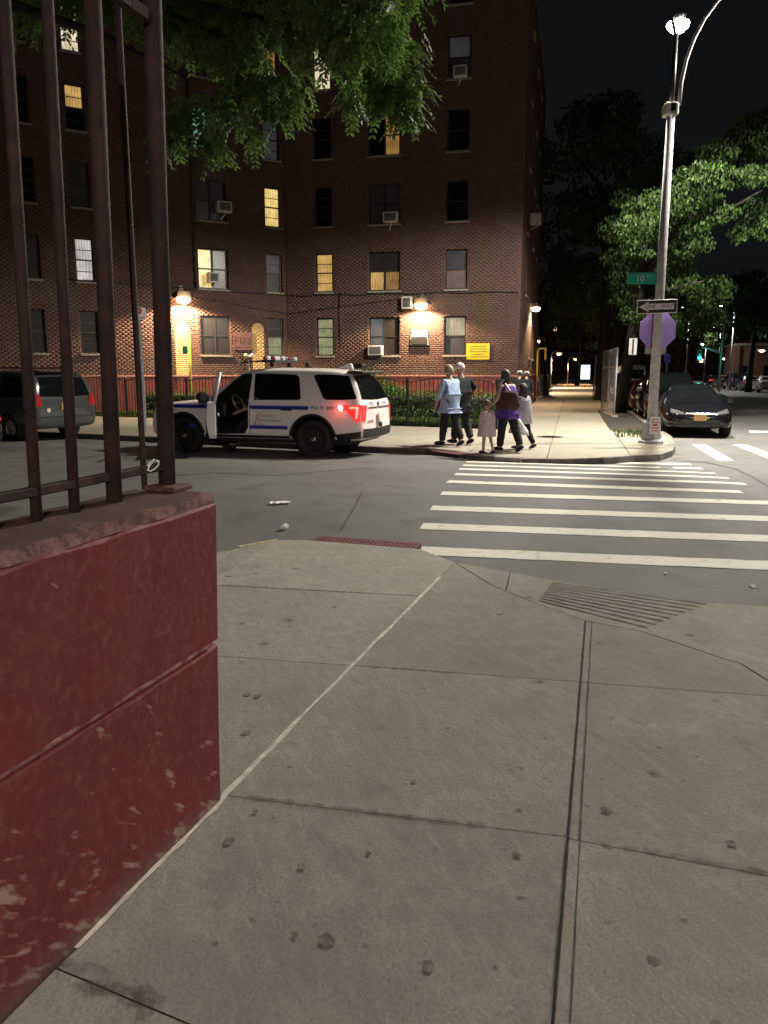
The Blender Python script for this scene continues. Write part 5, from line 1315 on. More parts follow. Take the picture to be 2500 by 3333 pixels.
        for sd in (1, -1):
            s.patch('headlamp', MT['head_lens'], t, 'x', [(sd * 0.40, 0.68), (sd * 0.7, 0.72)], [(sd * 0.40, 0.78), (sd * 0.68, 0.84)], 1, 6, 4, 0.012)
            tl = s.patch('tail_lamp', MT[tail], t, 'x', [(sd * 0.70, 0.90), (sd * 0.91, 0.90)], [(sd * 0.72, 1.16), (sd * 0.91, 1.22)], -1, 6, 6, 0.016)
            s.patch('lamp_glass', MT['head_lens'], tl, 'x', [(sd * 0.70, 0.84), (sd * 0.90, 0.84)], [(sd * 0.70, 0.895), (sd * 0.90, 0.895)], -1, 6, 3, 0.016)
        MB().box((-2.56, 0.0, 0.88), (0.03, 0.32, 0.165)).build('number_plate', MT['plate_orange'], t)
        s.patch('bumper_step', MT['black_plastic'], t, 'x', [(-0.8, 0.62), (0.8, 0.62)], [(-0.8, 0.65), (0.8, 0.65)], -1, 8, 2, 0.02)
        mb = MB(); mb.box((-2.30, 0, 1.745), (0.30, 1.25, 0.04)); mb.build('spoiler', paint, t, bevel=0.015)
        for sd in (1, -1): MB().tube([(-1.9, sd * 0.66, 1.79), (-1.7, sd * 0.67, 1.83), (0.3, sd * 0.66, 1.83), (0.5, sd * 0.65, 1.77)], 0.018, 6).build('roof_rail', MT['chrome'], t, smooth=True)
        h, _ = s.hit('x', 0.52, 0.80, -1); MB().lathe([(0.055, 0), (0.055, 0.01)], (h.x - 0.012, 0.52, 0.80), 12, 'x').build('round_sticker', mat('pale_sticker', (0.6, 0.5, 0.46), 0.5), t)
    else:
        s.patch('windscreen', dg, t, 'x', [(-0.8, 1.30), (0.8, 1.30)], [(-0.75, 1.95), (0.75, 1.95)], 1, 12, 8)
        for sd in (1, -1): s.patch('tail_lamp', MT[tail], t, 'x', [(sd * 0.84, 0.9), (sd * 0.94, 0.9)], [(sd * 0.84, 1.3), (sd * 0.94, 1.3)], -1, 3, 4, 0.012)
        s.patch('rear_window', dg, t, 'x', [(-0.7, 1.45), (0.7, 1.45)], [(-0.68, 1.95), (0.68, 1.95)], -1, 8, 5)
    return t

# ---- the police car, driver's door open
rw = GR(1017, 1487); fw = GR(607, 1471)
hd = math.atan2(fw.y - rw.y, fw.x - rw.x); hv = Vector((math.cos(hd), math.sin(hd), 0)); lv = Vector((-hv.y, hv.x, 0))
ctr = rw + hv * 1.44 - lv * 0.93; ctr.z = 0.045
PC = thing('police_car', 'white police utility car with blue stripes and open driver door', 'police car', ctr, hd)
PC.scale = (1.02, 1.0, 1.02)
cav = loft([(x, 0.50, w_ - 0.10, zbl, wb - 0.10, max(zt - 0.07, 0.9), wt - 0.06) for x, zb, w_, zbl, wb, zt, wt in SUVST if -2.2 < x < 0.6] + [(0.74, 0.50, 0.88, 1.06, 0.84, 1.27, 0.68), (0.95, 0.5, 0.86, 0.95, 0.82, 1.0, 0.7)])
dpoly = [(-0.06, 0.60), (0.04, 0.46), (0.66, 0.44), (0.80, 0.52), (0.82, 1.10), (0.36, 1.52), (0.14, 1.645), (-0.02, 1.655), (-0.06, 1.60)]
dcut = MB().plate(dpoly, 0.60, 1.3); wcut = MB().plate([(0.02, 1.14), (0.76, 1.14), (0.36, 1.49), (0.16, 1.60), (0.03, 1.62)], -1.3, -0.5)
scut = MB().add([Vector((1.35, y, 1.145)) if k == 0 else Vector((0.62, y * 0.86, 1.655)) if k == 1 else Vector((0.42, y * 0.80, 1.58)) if k == 2 else Vector((1.0, y, 1.08)) for y in (-0.76, 0.76) for k in range(4)] , [(0, 1, 2, 3), (7, 6, 5, 4), (0, 4, 5, 1), (1, 5, 6, 2), (2, 6, 7, 3), (3, 7, 4, 0)])
body = body_of('body', SUVST, MT['car_white'], PC, [(-1.44, 0.38, 0.46), (1.44, 0.38, 0.46)], [cav, dcut, wcut])
solid = body_of('solid', SUVST, MT['car_white'], None, []); s = Skin(solid)
dg = MT['dark_glass']
for x in (-1.44, 1.44):
    for sd in (1, -1): wheel(PC, x, sd * 0.86, 0.385, 'steel', 0.25)
MB().box((-0.05, 0, 0.36), (4.3, 1.80, 0.14)).build('underbody', MT['void'], PC)
for sd in (1, -1):
    s.patch('side_window', dg, PC, 'y', [(-1.19, 1.17), (-1.14, 1.14), (-0.6, 1.135), (-0.17, 1.13)], [(-1.10, 1.58), (-1.02, 1.625), (-0.5, 1.65), (-0.12, 1.65)], sd, 15, 8)
    s.patch('side_window', dg, PC, 'y', [(-2.33, 1.17), (-2.1, 1.15), (-1.72, 1.15), (-1.66, 1.18)], [(-2.12, 1.60), (-1.9, 1.625), (-1.46, 1.635), (-1.40, 1.60)], sd, 14, 8)
    for z0, z1, x0, x1 in ((0.955, 1.025, -1.36, -0.10), (0.955, 1.025, 0.88, 1.85), (0.565, 0.635, -0.92, -0.10), (0.565, 0.635, 1.13, 1.30)):
        s.patch('blue_stripe', MT['blue_stripe'], PC, 'y', [(x0, z0), (x1, z0)], [(x0, z1), (x1, z1)], sd, 16, 2, 0.005)
    s.patch('blue_stripe', MT['blue_stripe'], PC, 'y', [(-2.14, 0.955), (-1.96, 0.955)], [(-2.14, 1.025), (-1.96, 1.025)], sd, 5, 2, 0.005)
    s.patch('sill_trim', MT['black_plastic'], PC, 'y', [(-0.95, 0.335), (0.95, 0.335)], [(-0.95, 0.435), (0.95, 0.435)], sd, 14, 2, 0.012)
    s.patch('lower_trim', MT['black_plastic'], PC, 'y', [(-2.40, 0.36), (-1.95, 0.34)], [(-2.42, 0.55), (-1.92, 0.49)], sd, 6, 4, 0.012)
    h, _ = s.hit('y', -0.92, 0.965, sd); MB().box((-0.90, h.y + sd * 0.018, 0.955), (0.24, 0.035, 0.04)).build('door_handle', MT['black_plastic'], PC, bevel=0.01)
    for xx in (-1.44, 1.44):                            # black wheel arch lips
        ar_ = MB(); pts = []
        for k in range(15):
            a = R(8 + 164 * k / 14); px_, pz_ = xx + 0.475 * math.cos(a), 0.38 + 0.475 * math.sin(a); h, _ = s.hit('y', px_, max(pz_, 0.40), sd)
            pts.append((px_, (h.y if h else sd * 0.98) + sd * 0.004, pz_))
        ar_.tube(pts, 0.03, 6); ar_.build('wheel_arch_lip', MT['black_plastic'], PC, smooth=True)
for xx in (-0.09, 0.85):                          # door shut lines
    s.patch('shut_line', MT['void'], PC, 'y', [(xx - 0.006, 0.45), (xx + 0.006, 0.45)], [(xx - 0.006, 1.09), (xx + 0.006, 1.09)], 1, 1, 10, 0.003)
    s.patch('shut_line', MT['void'], PC, 'y', [(xx - 0.006, 0.45), (xx + 0.006, 0.45)], [(xx - 0.006, 1.09), (xx + 0.006, 1.09)], -1, 1, 10, 0.003)
s.text('PSA 9', 0.105, MT['sign_dark'], PC, 'y', -1.54, 0.988); s.text('3897', 0.10, MT['sign_dark'], PC, 'y', -1.83, 0.988)
MT['decal_blue'] = mat('blue_decal', (0.06, 0.06, 0.22), 0.5)
for k, (c_, w_) in enumerate((('C', 'OURTESY'), ('P', 'ROFESSIONALISM'), ('R', 'ESPECT'))):
    x0 = -0.30 + k * 0.045; z0 = 0.825 - k * 0.085
    s.text(c_, 0.125, MT['decal_red'], PC, 'y', x0, z0); me = text_mesh(w_, 0.062); mxw = max(v.co.x for v in me.vertices); bpy.data.meshes.remove(me)
    s.text(w_, 0.062, MT['decal_blue'], PC, 'y', x0 - 0.055 - mxw, z0 - 0.01)
# tail
s.patch('rear_window', dg, PC, 'x', [(-0.80, 1.16), (0, 1.14), (0.80, 1.16)], [(-0.66, 1.60), (0, 1.62), (0.66, 1.60)], -1, 12, 6, 0.012)
s.patch('bumper', MT['black_plastic'], PC, 'x', [(-0.86, 0.42), (0, 0.40), (0.86, 0.42)], [(-0.90, 0.60), (0, 0.58), (0.90, 0.60)], -1, 14, 4, 0.035)
s.patch('tailgate_bar', MT['black_plastic'], PC, 'x', [(-0.70, 0.985), (0.70, 0.985)], [(-0.70, 1.005), (0.70, 1.005)], -1, 10, 2, 0.02)
s.text('NYPD', 0.10, MT['blue_stripe'], PC, 'x', 0.42, 1.062, -1, 0.014); s.text('POLICE', 0.085, MT['blue_stripe'], PC, 'x', -0.42, 1.062, -1, 0.014)
h, _ = s.hit('x', 0.0, 1.055, -1); MB().lathe([(0.045, 0), (0.045, 0.014)], (h.x - 0.018, 0, 1.055), 14, 'x').build('badge', MT['black_plastic'], PC)
MB().box((-2.52, -0.05, 0.80), (0.03, 0.32, 0.16)).build('number_plate', MT['white_paint'], PC)
MB().box((-2.53, 0.02, 0.64), (0.04, 0.12, 0.09)).build('tow_socket', MT['void'], PC)
s.patch('bumper_sticker', MT['grey_paint'], PC, 'x', [(0.42, 0.70), (0.66, 0.70)], [(0.42, 0.755), (0.66, 0.755)], -1, 4, 2, 0.008)
s.patch('bumper_sticker', MT['decal_red'], PC, 'x', [(0.34, 0.70), (0.40, 0.70)], [(0.34, 0.755), (0.40, 0.755)], -1, 3, 2, 0.008)
for sd in (1, -1):
    hy, _ = s.hit('y', -2.25, 0.95, sd)
    tl = s.patch('tail_lamp', MT['tail_lit'], PC, 'y', [(-2.40, 0.74), (-2.34, 0.72), (-2.12, 0.98)], [(-2.43, 1.05), (-2.2, 1.055), (-2.00, 1.05)], sd, 8, 6, 0.010)
    s.patch('rear_lens', MT['tail_lit'], tl, 'x', [(sd * 0.80, 0.72), (sd * 0.90, 0.76)], [(sd * 0.70, 1.05), (sd * 0.90, 1.05)], -1, 5, 6, 0.012)
    s.patch('light_strip', MT['tail_hot'], tl, 'y', [(-2.36, 0.80), (-2.33, 0.79)], [(-2.38, 1.01), (-2.34, 1.01)], sd, 2, 5, 0.016)
    s.patch('light_strip', MT['tail_hot'], tl, 'y', [(-2.38, 0.985), (-2.20, 0.985)], [(-2.38, 1.02), (-2.20, 1.02)], sd, 5, 2, 0.016)
    hy, _ = s.hit('y', -2.03, 1.0, sd); MB().lathe([(0.05, -0.012), (0.05, 0.012)], (-2.03, hy.y + sd * 0.01, 1.0), 14, 'y')  .build('side_flasher', MT['flash'] if sd > 0 else MT['tail_lit'], tl)
ld = bpy.data.lights.new('tail_glow', 'POINT'); ld.energy = 5; ld.color = (1, 0.05, 0.04); ld.shadow_soft_size = 0.08
lo = bpy.data.objects.new('tail_glow', ld); link(lo, PC); lo.location = (-2.62, 0.85, 0.92)
ld = bpy.data.lights.new('flasher_glow', 'POINT'); ld.energy = 2.2; ld.color = (1, 0.08, 0.06); ld.shadow_soft_size = 0.06
lo = bpy.data.objects.new('flasher_glow', ld); link(lo, PC); lo.location = (-2.03, 1.12, 1.0)
# roof: spoiler, fin, light bar
MB().box((-2.22, 0, 1.675), (0.34, 1.36, 0.05)).build('spoiler', MT['black_plastic'], PC, bevel=0.02)
mb = MB(); mb.plate([(-1.95, 1.70), (-1.55, 1.74), (-1.80, 1.84), (-1.92, 1.85)], -0.05, 0.05); mb.build('roof_fin', MT['car_white'], PC, bevel=0.02)
MB().box((-2.12, 0.1, 1.80), (0.20, 0.30, 0.09)).build('rear_camera', MT['black_plastic'], PC, bevel=0.03, seg=2)
MB().lathe([(0.05, 0), (0.05, 0.10), (0.02, 0.13)], (-1.1, 0.35, 1.75), 10).build('antenna_mount', MT['black_plastic'], PC)
LBX = -0.34; lb = MB(); lb.box((LBX, 0, 1.895), (0.30, 1.20, 0.05)); LB = lb.build('light_bar', MT['black_plastic'], PC, bevel=0.015)
for sd in (1, -1):
    MB().box((LBX, sd * 0.42, 1.835), (0.06, 0.06, 0.11)).build('foot', MT['black_plastic'], LB)
MB().tube([(0.30, 0.52, 1.78), (0.30, 0.52, 1.87), (LBX + 0.05, 0.52, 1.90)], 0.018, 6).build('front_arm', MT['black_plastic'], LB)
rr = random.Random(4); cols_ = [emit('beacon_red', (0.8, 0.06, 0.06), 0.10), emit('beacon_white', (1.0, 0.86, 0.80), 0.55), emit('beacon_clear', (0.7, 0.5, 0.5), 0.10)]
for k in range(10):
    for fb in (1, -1):
        MB().lathe([(0.045, 0), (0.052, 0.04), (0.03, 0.075)], (LBX + fb * 0.085, -0.54 + k * 0.12, 1.922), 10).build('beacon', cols_[rr.choice((0, 0, 1, 2, 1))], LB, smooth=True)
# front
for sd in (1, -1): s.patch('headlamp', MT['head_lens'], PC, 'x', [(sd * 0.48, 0.72), (sd * 0.82, 0.74)], [(sd * 0.48, 0.84), (sd * 0.80, 0.90)], 1, 6, 4, 0.012)
s.patch('grille', MT['black_plastic'], PC, 'x', [(-0.45, 0.55), (0.45, 0.55)], [(-0.45, 0.80), (0.45, 0.80)], 1, 8, 3, 0.01)
MB().lathe([(0.03, 0.0), (0.10, 0.02), (0.10, 0.14), (0.06, 0.19)], (0.86, 1.02, 1.18), 12, 'x').build('spot_lamp', MT['black_plastic'], PC, smooth=True)
MB().box((0.74, -1.06, 1.17), (0.12, 0.20, 0.16)).build('mirror', MT['black_plastic'], PC, bevel=0.03, seg=2)
# cabin
MB().box((0.70, 0, 0.92), (0.30, 1.55, 0.34)).build('dashboard', MT['black_plastic'], PC, bevel=0.06, seg=2)
for sd in (1, -1):
    mb = MB(); mb.box((0.02, sd * 0.40, 0.62), (0.52, 0.50, 0.20)); mb.box((-0.26, sd * 0.40, 1.02), (0.16, 0.48, 0.66), tilt=Matrix.Rotation(R(-12), 3, 'Y')); mb.box((-0.36, sd * 0.40, 1.44), (0.10, 0.26, 0.20)); mb.build('seat', MT['black_plastic'], PC, bevel=0.05, seg=2)
mb = MB(); cst = Vector((0.46, 0.40, 1.04)); mt_ = Matrix.Rotation(R(-62), 3, 'Y')
mb.tube([cst + mt_ @ Vector((0.19 * math.cos(2 * math.pi * k / 20), 0.19 * math.sin(2 * math.pi * k / 20), 0)) for k in range(21)], 0.02, 8)
mb.tube([cst + mt_ @ Vector((0, -0.18, 0)), cst + mt_ @ Vector((0, 0.18, 0))], 0.016, 6); mb.build('steering_wheel', mat('wheel_leather', (0.22, 0.19, 0.16), 0.4), PC, smooth=True)
MB().box((0.10, 0.0, 1.69), (0.16, 0.24, 0.02)).build('cabin_lamp', emit('cabin_lamp', (1.0, 0.85, 0.66), 2.2), PC)
MB().box((0.42, 0, 1.56), (0.04, 0.24, 0.07)).build('rear_view_mirror', MT['black_plastic'], PC)
# the open door, hinged at its front edge
DO = MB(); hx, hy = 0.80, 0.98
dp = [(-x + 1.10, z) for x, z in ((1.08, 0.46), (0.0, 0.44), (-0.06, 0.52), (-0.07, 1.10), (1.10, 1.10))]
pan = MB(); n = 9
ring = []
for i in range(n + 1):
    z = 0.43 + (1.10 - 0.43) * i / n; b = 0.05 * math.sin(math.pi * min(1, (z - 0.43) / 0.75)) + (0.05 if z > 0.6 else 0.0) * 0
    for (xx, yy) in ((0, 0.0), (0.3, 0.035), (1.15, 0.03), (1.16, -0.10), (0.3, -0.10), (0, -0.10)): pan.v.append((-xx if z > 0.5 or xx < 1 else -xx + 0.05, yy + b if yy >= 0 else yy, z))
for i in range(n):
    for j in range(6): a = i * 6 + j; b = i * 6 + (j + 1) % 6; pan.f.append((a, b, b + 6, a + 6))
pan.f += [tuple(range(6)), tuple(reversed(range(n * 6, n * 6 + 6)))]
door = pan.build('door', MT['car_white'], PC, smooth=False, bevel=0.012, seg=2)
door.location = (hx, hy, 0); door.rotation_euler = (0, 0, R(-60))
mb = MB(); fr = [(-0.02, 0.0, 1.09), (-0.46, -0.10, 1.52), (-0.72, -0.16, 1.64), (-1.12, -0.17, 1.66), (-1.15, -0.05, 1.10)]
mb.tube([Vector(p) + Vector((0, -0.04, 0)) for p in fr], 0.028, 8); mb.build('window_frame', MT['car_white'], door, smooth=True)
MB().plate([(-0.06, 0.50), (-1.10, 0.50), (-1.12, 1.06), (-0.06, 1.06)], -0.125, -0.102).build('inner_panel', MT['black_plastic'], door)
MB().box((-0.62, -0.15, 0.86), (0.5, 0.05, 0.06)).build('arm_rest', MT['grey_paint'], door, bevel=0.02)
MB().box((-0.12, 0.12, 1.16), (0.14, 0.22, 0.18)).build('mirror', MT['black_plastic'], door, bevel=0.04, seg=2)
for z0, z1 in ((0.955, 1.025), (0.565, 0.635)):
    MB().box((-0.6, 0.083 if z0 < 0.8 else 0.066, (z0 + z1) / 2), (1.08, 0.006, z1 - z0)).build('blue_stripe', MT['blue_stripe'], door)
s.patch('glass_edge', dg, PC, 'x', [(-0.70, 1.18), (0.70, 1.18)], [(-0.58, 1.64), (0.58, 1.64)], 1, 12, 8, 0.006)
bpy.data.objects.remove(solid)

# ---- parked cars
mv = D(222, 1400, 19.6); mh = R(150); mc = Vector((mv.x, mv.y, 0)) + Vector((math.cos(mh), math.sin(mh), 0)) * 2.55
simple_car('minivan', 'dark grey minivan with red tail lamps parked behind the tall fence', 'van', MT['car_grey'], (mc.x, mc.y, 0.03), mh)
c2 = G(30, 1500); h2 = R(158); c2 = Vector((c2.x, c2.y, 0)) + Vector((math.cos(h2), math.sin(h2), 0)) * 2.28 + Vector((math.sin(h2), -math.cos(h2), 0)) * -0.86
simple_car('parked_car', 'dark car at the left edge with only its tail corner in view', 'sedan', MT['car_black'], (c2.x, c2.y, 0.04), h2, tail='tail_lit')
f0 = G(2275, 1428); hb = R(AV - 180); pk = 'cars parked along the avenue curb'
def row(d, off=0.0): p = Vector((f0.x, f0.y, 0)) + AVD * d + AVN * off; return (p.x, p.y, 0)
simple_car('parked_car', 'glossy black sedan facing us with an orange number plate', 'sedan', MT['car_black'], row(2.3), hb, pk)
simple_car('parked_car', 'dark utility car parked directly behind the black sedan', 'suv', MT['car_black'], row(8.0, 0.05), hb, pk)
simple_car('parked_car', 'maroon sedan third in the row along the avenue curb', 'sedan', MT['car_red'], row(14.2, -0.1), hb, pk)
simple_car('parked_car', 'silver sedan fourth in the row along the avenue curb', 'sedan', MT['car_silver'], row(20.0), hb, pk)
simple_car('parked_car', 'navy utility car fifth in the row along the avenue curb', 'suv', MT['car_blue'], row(26.2), hb, pk)
simple_car('parked_car', 'grey sedan sixth in the row along the avenue curb', 'sedan', MT['car_grey'], row(32.4, 0.1), hb, pk)
simple_car('parked_van', 'white van parked far down the avenue above the black sedan', 'box', MT['van_white'], row(40, 1.0), hb, pk)
g0 = Vector((7.35, 19.9, 0)) + AVN * 14.2; pk2 = 'cars standing on the far side of the avenue'
for i, (d, kd, pt, tl, lb_) in enumerate(((44.5, 'suv', 'car_black', 'tail_lit', 'dark utility car nearest in the row across the avenue, lamps lit'), (51.5, 'sedan', 'car_grey', 'tail_lit', 'grey sedan across the avenue with bright red tail lamps'), (58.5, 'sedan', 'car_silver', 'tail_dim', 'silver sedan across the avenue ahead of the lit tail lamps'),
        (65, 'sedan', 'car_grey', 'tail_lit', 'dark sedan fourth in the row across the avenue'), (71.5, 'suv', 'car_blue', 'tail_dim', 'navy utility car fifth in the row across the avenue'), (78, 'sedan', 'car_silver', 'tail_dim', 'pale sedan sixth in the row across the avenue'), (85, 'sedan', 'car_black', 'tail_lit', 'black sedan last in the row across the avenue'))):
    p = g0 + AVD * (d - 4); simple_car('standing_car', lb_, kd, MT[pt], (p.x, p.y, 0), R(AV), pk2, tail=tl)
# ================================================================== people (local: y forward, x right, z up)
def skin_mesh(name, verts, edges, rad, root=0, sub=2, scale_xy=None):
    me = bpy.data.meshes.new(name); me.from_pydata([tuple(v) for v in verts], edges, []); o = bpy.data.objects.new(name, me); col.objects.link(o)
    m = o.modifiers.new('skin', 'SKIN'); m.use_smooth_shade = True; m.branch_smoothing = 0.4
    for i, r in enumerate(rad):
        sv = me.skin_vertices[0].data[i]; sv.radius = (r, r) if not hasattr(r, '__len__') else r; sv.use_root = (i == root) if not hasattr(root, '__len__') else (i in root)
    s_ = o.modifiers.new('sub', 'SUBSURF'); s_.levels = sub; s_.render_levels = sub
    dg_ = bpy.context.evaluated_depsgraph_get(); dg_.update()
    r_ = bpy.data.meshes.new_from_object(o.evaluated_get(dg_)); r_.name = name; bpy.data.objects.remove(o)
    r_.polygons.foreach_set('use_smooth', [True] * len(r_.polygons)); r_.materials.clear()
    return r_
def head_bm(c, r, fwd, up):
    bm = bmesh.new(); bmesh.ops.create_icosphere(bm, subdivisions=4, radius=1.0); fwd = fwd.normalized(); rt = fwd.cross(up).normalized(); up = rt.cross(fwd)
    for v in bm.verts:
        x, y, z = v.co; w_ = 0.74 * (1 - 0.22 * max(0, -z)) ; d = 0.92
        if z < -0.2 and y < 0: d *= 0.86
        nose = math.exp(-((x / 0.16) ** 2 + ((z + 0.12) / 0.22) ** 2)) * (y > 0) * 0.20
        eye = math.exp(-(((abs(x) - 0.34) / 0.16) ** 2 + ((z - 0.05) / 0.12) ** 2)) * (y > 0) * -0.09
        mouth = math.exp(-((x / 0.25) ** 2 + ((z + 0.50) / 0.07) ** 2)) * (y > 0) * -0.05
        chin = math.exp(-((x / 0.3) ** 2 + ((z + 0.85) / 0.2) ** 2)) * (y > 0) * 0.10
        ear = math.exp(-(((y + 0.05) / 0.16) ** 2 + ((z + 0.02) / 0.24) ** 2)) * (abs(x) > 0.7) * 0.16
        v.co = c + (rt * (x * w_ + math.copysign(ear, x)) + fwd * (y * d + nose + eye + mouth + chin) + up * z * 1.06) * r
    return bm
SKIN = mat('skin', (0.42, 0.25, 0.18), 0.55, var=0.08, scale=12)
CL = {k: mat(k + '_cloth', c, 0.9, var=0.18, scale=18, bump=0.3, bscale=30) for k, c in {'light_blue': (0.32, 0.41, 0.60), 'black': (0.010, 0.010, 0.012), 'charcoal': (0.022, 0.022, 0.025), 'pink': (0.52, 0.38, 0.40), 'purple': (0.085, 0.035, 0.26), 'grey': (0.26, 0.25, 0.28), 'navy': (0.008, 0.010, 0.022), 'white': (0.75, 0.70, 0.68), 'brown': (0.06, 0.022, 0.018)}.items()}
HAIR = {k: mat(k + '_hair', c, 0.6, var=0.3, scale=30, bump=0.4, bscale=60) for k, c in {'brown': (0.05, 0.034, 0.022), 'grey': (0.26, 0.20, 0.13), 'fair': (0.13, 0.07, 0.045), 'dark': (0.018, 0.014, 0.012)}.items()}

def person(label, loc, heading, H, legs, arms, top, bottom, hair, sleeve=0.5, lean=0.0, girth=1.0, headturn=0.0, dress=None, shoes='black', group=None, cap=None, pelvis=None, spine=None, sit=False):
    t = thing('person', label, 'person', loc, heading - R(90), group); h = H; V = Vector
    pv = V((0, 0, 0.52 * h)) if pelvis is None else V(pelvis)
    def rot(v, a): return V((v.x, v.y * math.cos(a) - v.z * math.sin(a), v.y * math.sin(a) + v.z * math.cos(a)))
    sp = lambda x, y, z: pv + rot(V((x * h, y * h, z * h)), -R(lean))
    P = {'pel': pv, 'wai': sp(0, 0, 0.085), 'che': sp(0, 0.005, 0.20), 'neckb': sp(0, 0.0, 0.305), 'neck': sp(0, 0.014, 0.335), 'headb': sp(0, 0.024, 0.360)}
    Rr = {'pel': 0.072 * h * girth, 'wai': 0.068 * h * girth, 'che': 0.080 * h * girth, 'neckb': 0.044 * h, 'neck': 0.034 * h, 'headb': 0.036 * h}
    E = [('pel', 'wai'), ('wai', 'che'), ('che', 'neckb'), ('neckb', 'neck'), ('neck', 'headb')]
    for sd, nm in ((-1, 'L'), (1, 'R')):
        th, kn = legs[nm][:2]; ab = legs[nm][2] if len(legs[nm]) > 2 else 2
        hp = pv + V((sd * 0.045 * h, 0, -0.015 * h)); d1 = V((sd * math.sin(R(ab)), math.sin(R(th)), -math.cos(R(th)))); kk = hp + d1.normalized() * 0.245 * h
        a2 = th - kn; d2 = V((sd * math.sin(R(ab)) * 0.4, math.sin(R(a2)), -math.cos(R(a2)))); an_ = kk + d2.normalized() * 0.235 * h
        ft = legs[nm][3] if len(legs[nm]) > 3 else 0
        toe = an_ + V((sd * 0.02 * h, math.cos(R(ft)) * 0.105 * h, -0.022 * h + math.sin(R(ft)) * 0.1 * h)); heel = an_ + V((0, -0.025 * h, -0.022 * h))
        P.update({'hip' + nm: hp, 'kne' + nm: kk, 'ank' + nm: an_, 'toe' + nm: toe, 'hee' + nm: heel}); Rr.update({'hip' + nm: 0.046 * h * min(girth, 1.12), 'kne' + nm: 0.036 * h, 'ank' + nm: 0.023 * h, 'toe' + nm: 0.018 * h, 'hee' + nm: 0.022 * h})
        E += [('pel', 'hip' + nm), ('hip' + nm, 'kne' + nm), ('kne' + nm, 'ank' + nm), ('ank' + nm, 'toe' + nm), ('ank' + nm, 'hee' + nm)]
        fa, eb, ao = arms[nm]; sh = sp(sd * 0.112, 0, 0.285); d1 = V((sd * math.sin(R(ao)), math.sin(R(fa)) * math.cos(R(ao)), -math.cos(R(fa)) * math.cos(R(ao)))); el = sh + d1.normalized() * 0.175 * h
        f2 = fa + eb; inn = arms.get(nm + 'in', ao * 0.6); d2 = V((sd * math.sin(R(inn)), math.sin(R(f2)) * math.cos(R(inn)), -math.cos(R(f2)) * math.cos(R(inn)))); wr = el + d2.normalized() * 0.145 * h; pm = wr + d2.normalized() * 0.042 * h
        P.update({'sho' + nm: sh, 'elb' + nm: el, 'wri' + nm: wr, 'pal' + nm: pm}); Rr.update({'sho' + nm: 0.038 * h, 'elb' + nm: 0.026 * h, 'wri' + nm: 0.017 * h, 'pal' + nm: 0.020 * h})
        E += [('che', 'sho' + nm), ('sho' + nm, 'elb' + nm), ('elb' + nm, 'wri' + nm), ('wri' + nm, 'pal' + nm)]
    ks = list(P); ix = {k: i for i, k in enumerate(ks)}; vs = [P[k] for k in ks]; rd = [Rr[k] for k in ks]; es = [(ix[a], ix[b]) for a, b in E]
    body = skin_mesh('body', vs, es, rd, ix['pel'])
    bm = bmesh.new(); bm.from_mesh(body)
    fv = V((math.sin(headturn), math.cos(headturn), 0)); hr = 0.068 * h * (1.0 if H > 1.4 else 1.22); hc = P['headb'] + V((0, 0.008 * h, hr * 0.72))
    hb = head_bm(hc, hr, fv, V((0, 0, 1))); tmp = bpy.data.meshes.new('h'); hb.to_mesh(tmp); hb.free(); bm.from_mesh(tmp); bpy.data.meshes.remove(tmp)
    for nm, sd in (('L', -1), ('R', 1)):                   # five fingers each, rooted in the palm, slightly curled
        d = (P['pal' + nm] - P['wri' + nm]).normalized(); side = V((0, 1, 0)) - d * d.y; side = side.normalized() if side.length > 0.1 else V((0, 0, 1)); inw = d.cross(side) * sd
        for k, (ln, of) in enumerate(((0.046, 0.016), (0.052, 0.006), (0.048, -0.005), (0.038, -0.015), (0.036, 0.026))):
            b0 = P['pal' + nm] + side * of * h * 0.8 - d * (0.004 if k < 4 else 0.022) * h; dd = d if k < 4 else (d * 0.75 + side * 0.65).normalized()
            b1 = b0 + dd * ln * h * 0.55; b2 = b1 + (dd + inw * 0.5).normalized() * ln * h * 0.5
            mbf = MB().tube([b0, b1, b2], [0.0058 * h, 0.0052 * h, 0.0038 * h], 6); tm = mbf.mesh('f', smooth=True); bm.from_mesh(tm); bpy.data.meshes.remove(tm)
    bm.to_mesh(body); bm.free(); body.polygons.foreach_set('use_smooth', [True] * len(body.polygons))
    mob('body', body, SKIN, t)
    def cloth(name, names, extra, mt, grow=0.012, sub=2, root=None):
        k2 = [k for k in names]; j = {k: i for i, k in enumerate(k2)}; vv = [P[k] for k in k2]; r2 = [Rr[k] + grow * h for k in k2]
        ee = [(j[a], j[b]) for a, b in E if a in j and b in j]
        for nm_, a, pos, r_ in extra: vv.append(pos); r2.append(r_); j[nm_] = len(vv) - 1; ee.append((j[a], j[nm_]))
        me = skin_mesh(name, vv, ee, r2, j[root or k2[0]], sub=3); fold = 0.0085 * h; o_ = Vector((len(label) * 1.7, 0, 0))
        for v in me.vertices:                               # folds and creases
            q = v.co; k = mnoise.noise(Vector((q.x * 9, q.y * 9, q.z * 4.5)) + o_) * 0.6 + mnoise.noise(Vector((q.x * 6 + q.z * 14, q.y * 6, q.z * 16)) + o_) * 0.55
            v.co = q + v.normal * fold * k
        return mob(name, me, mt, t)
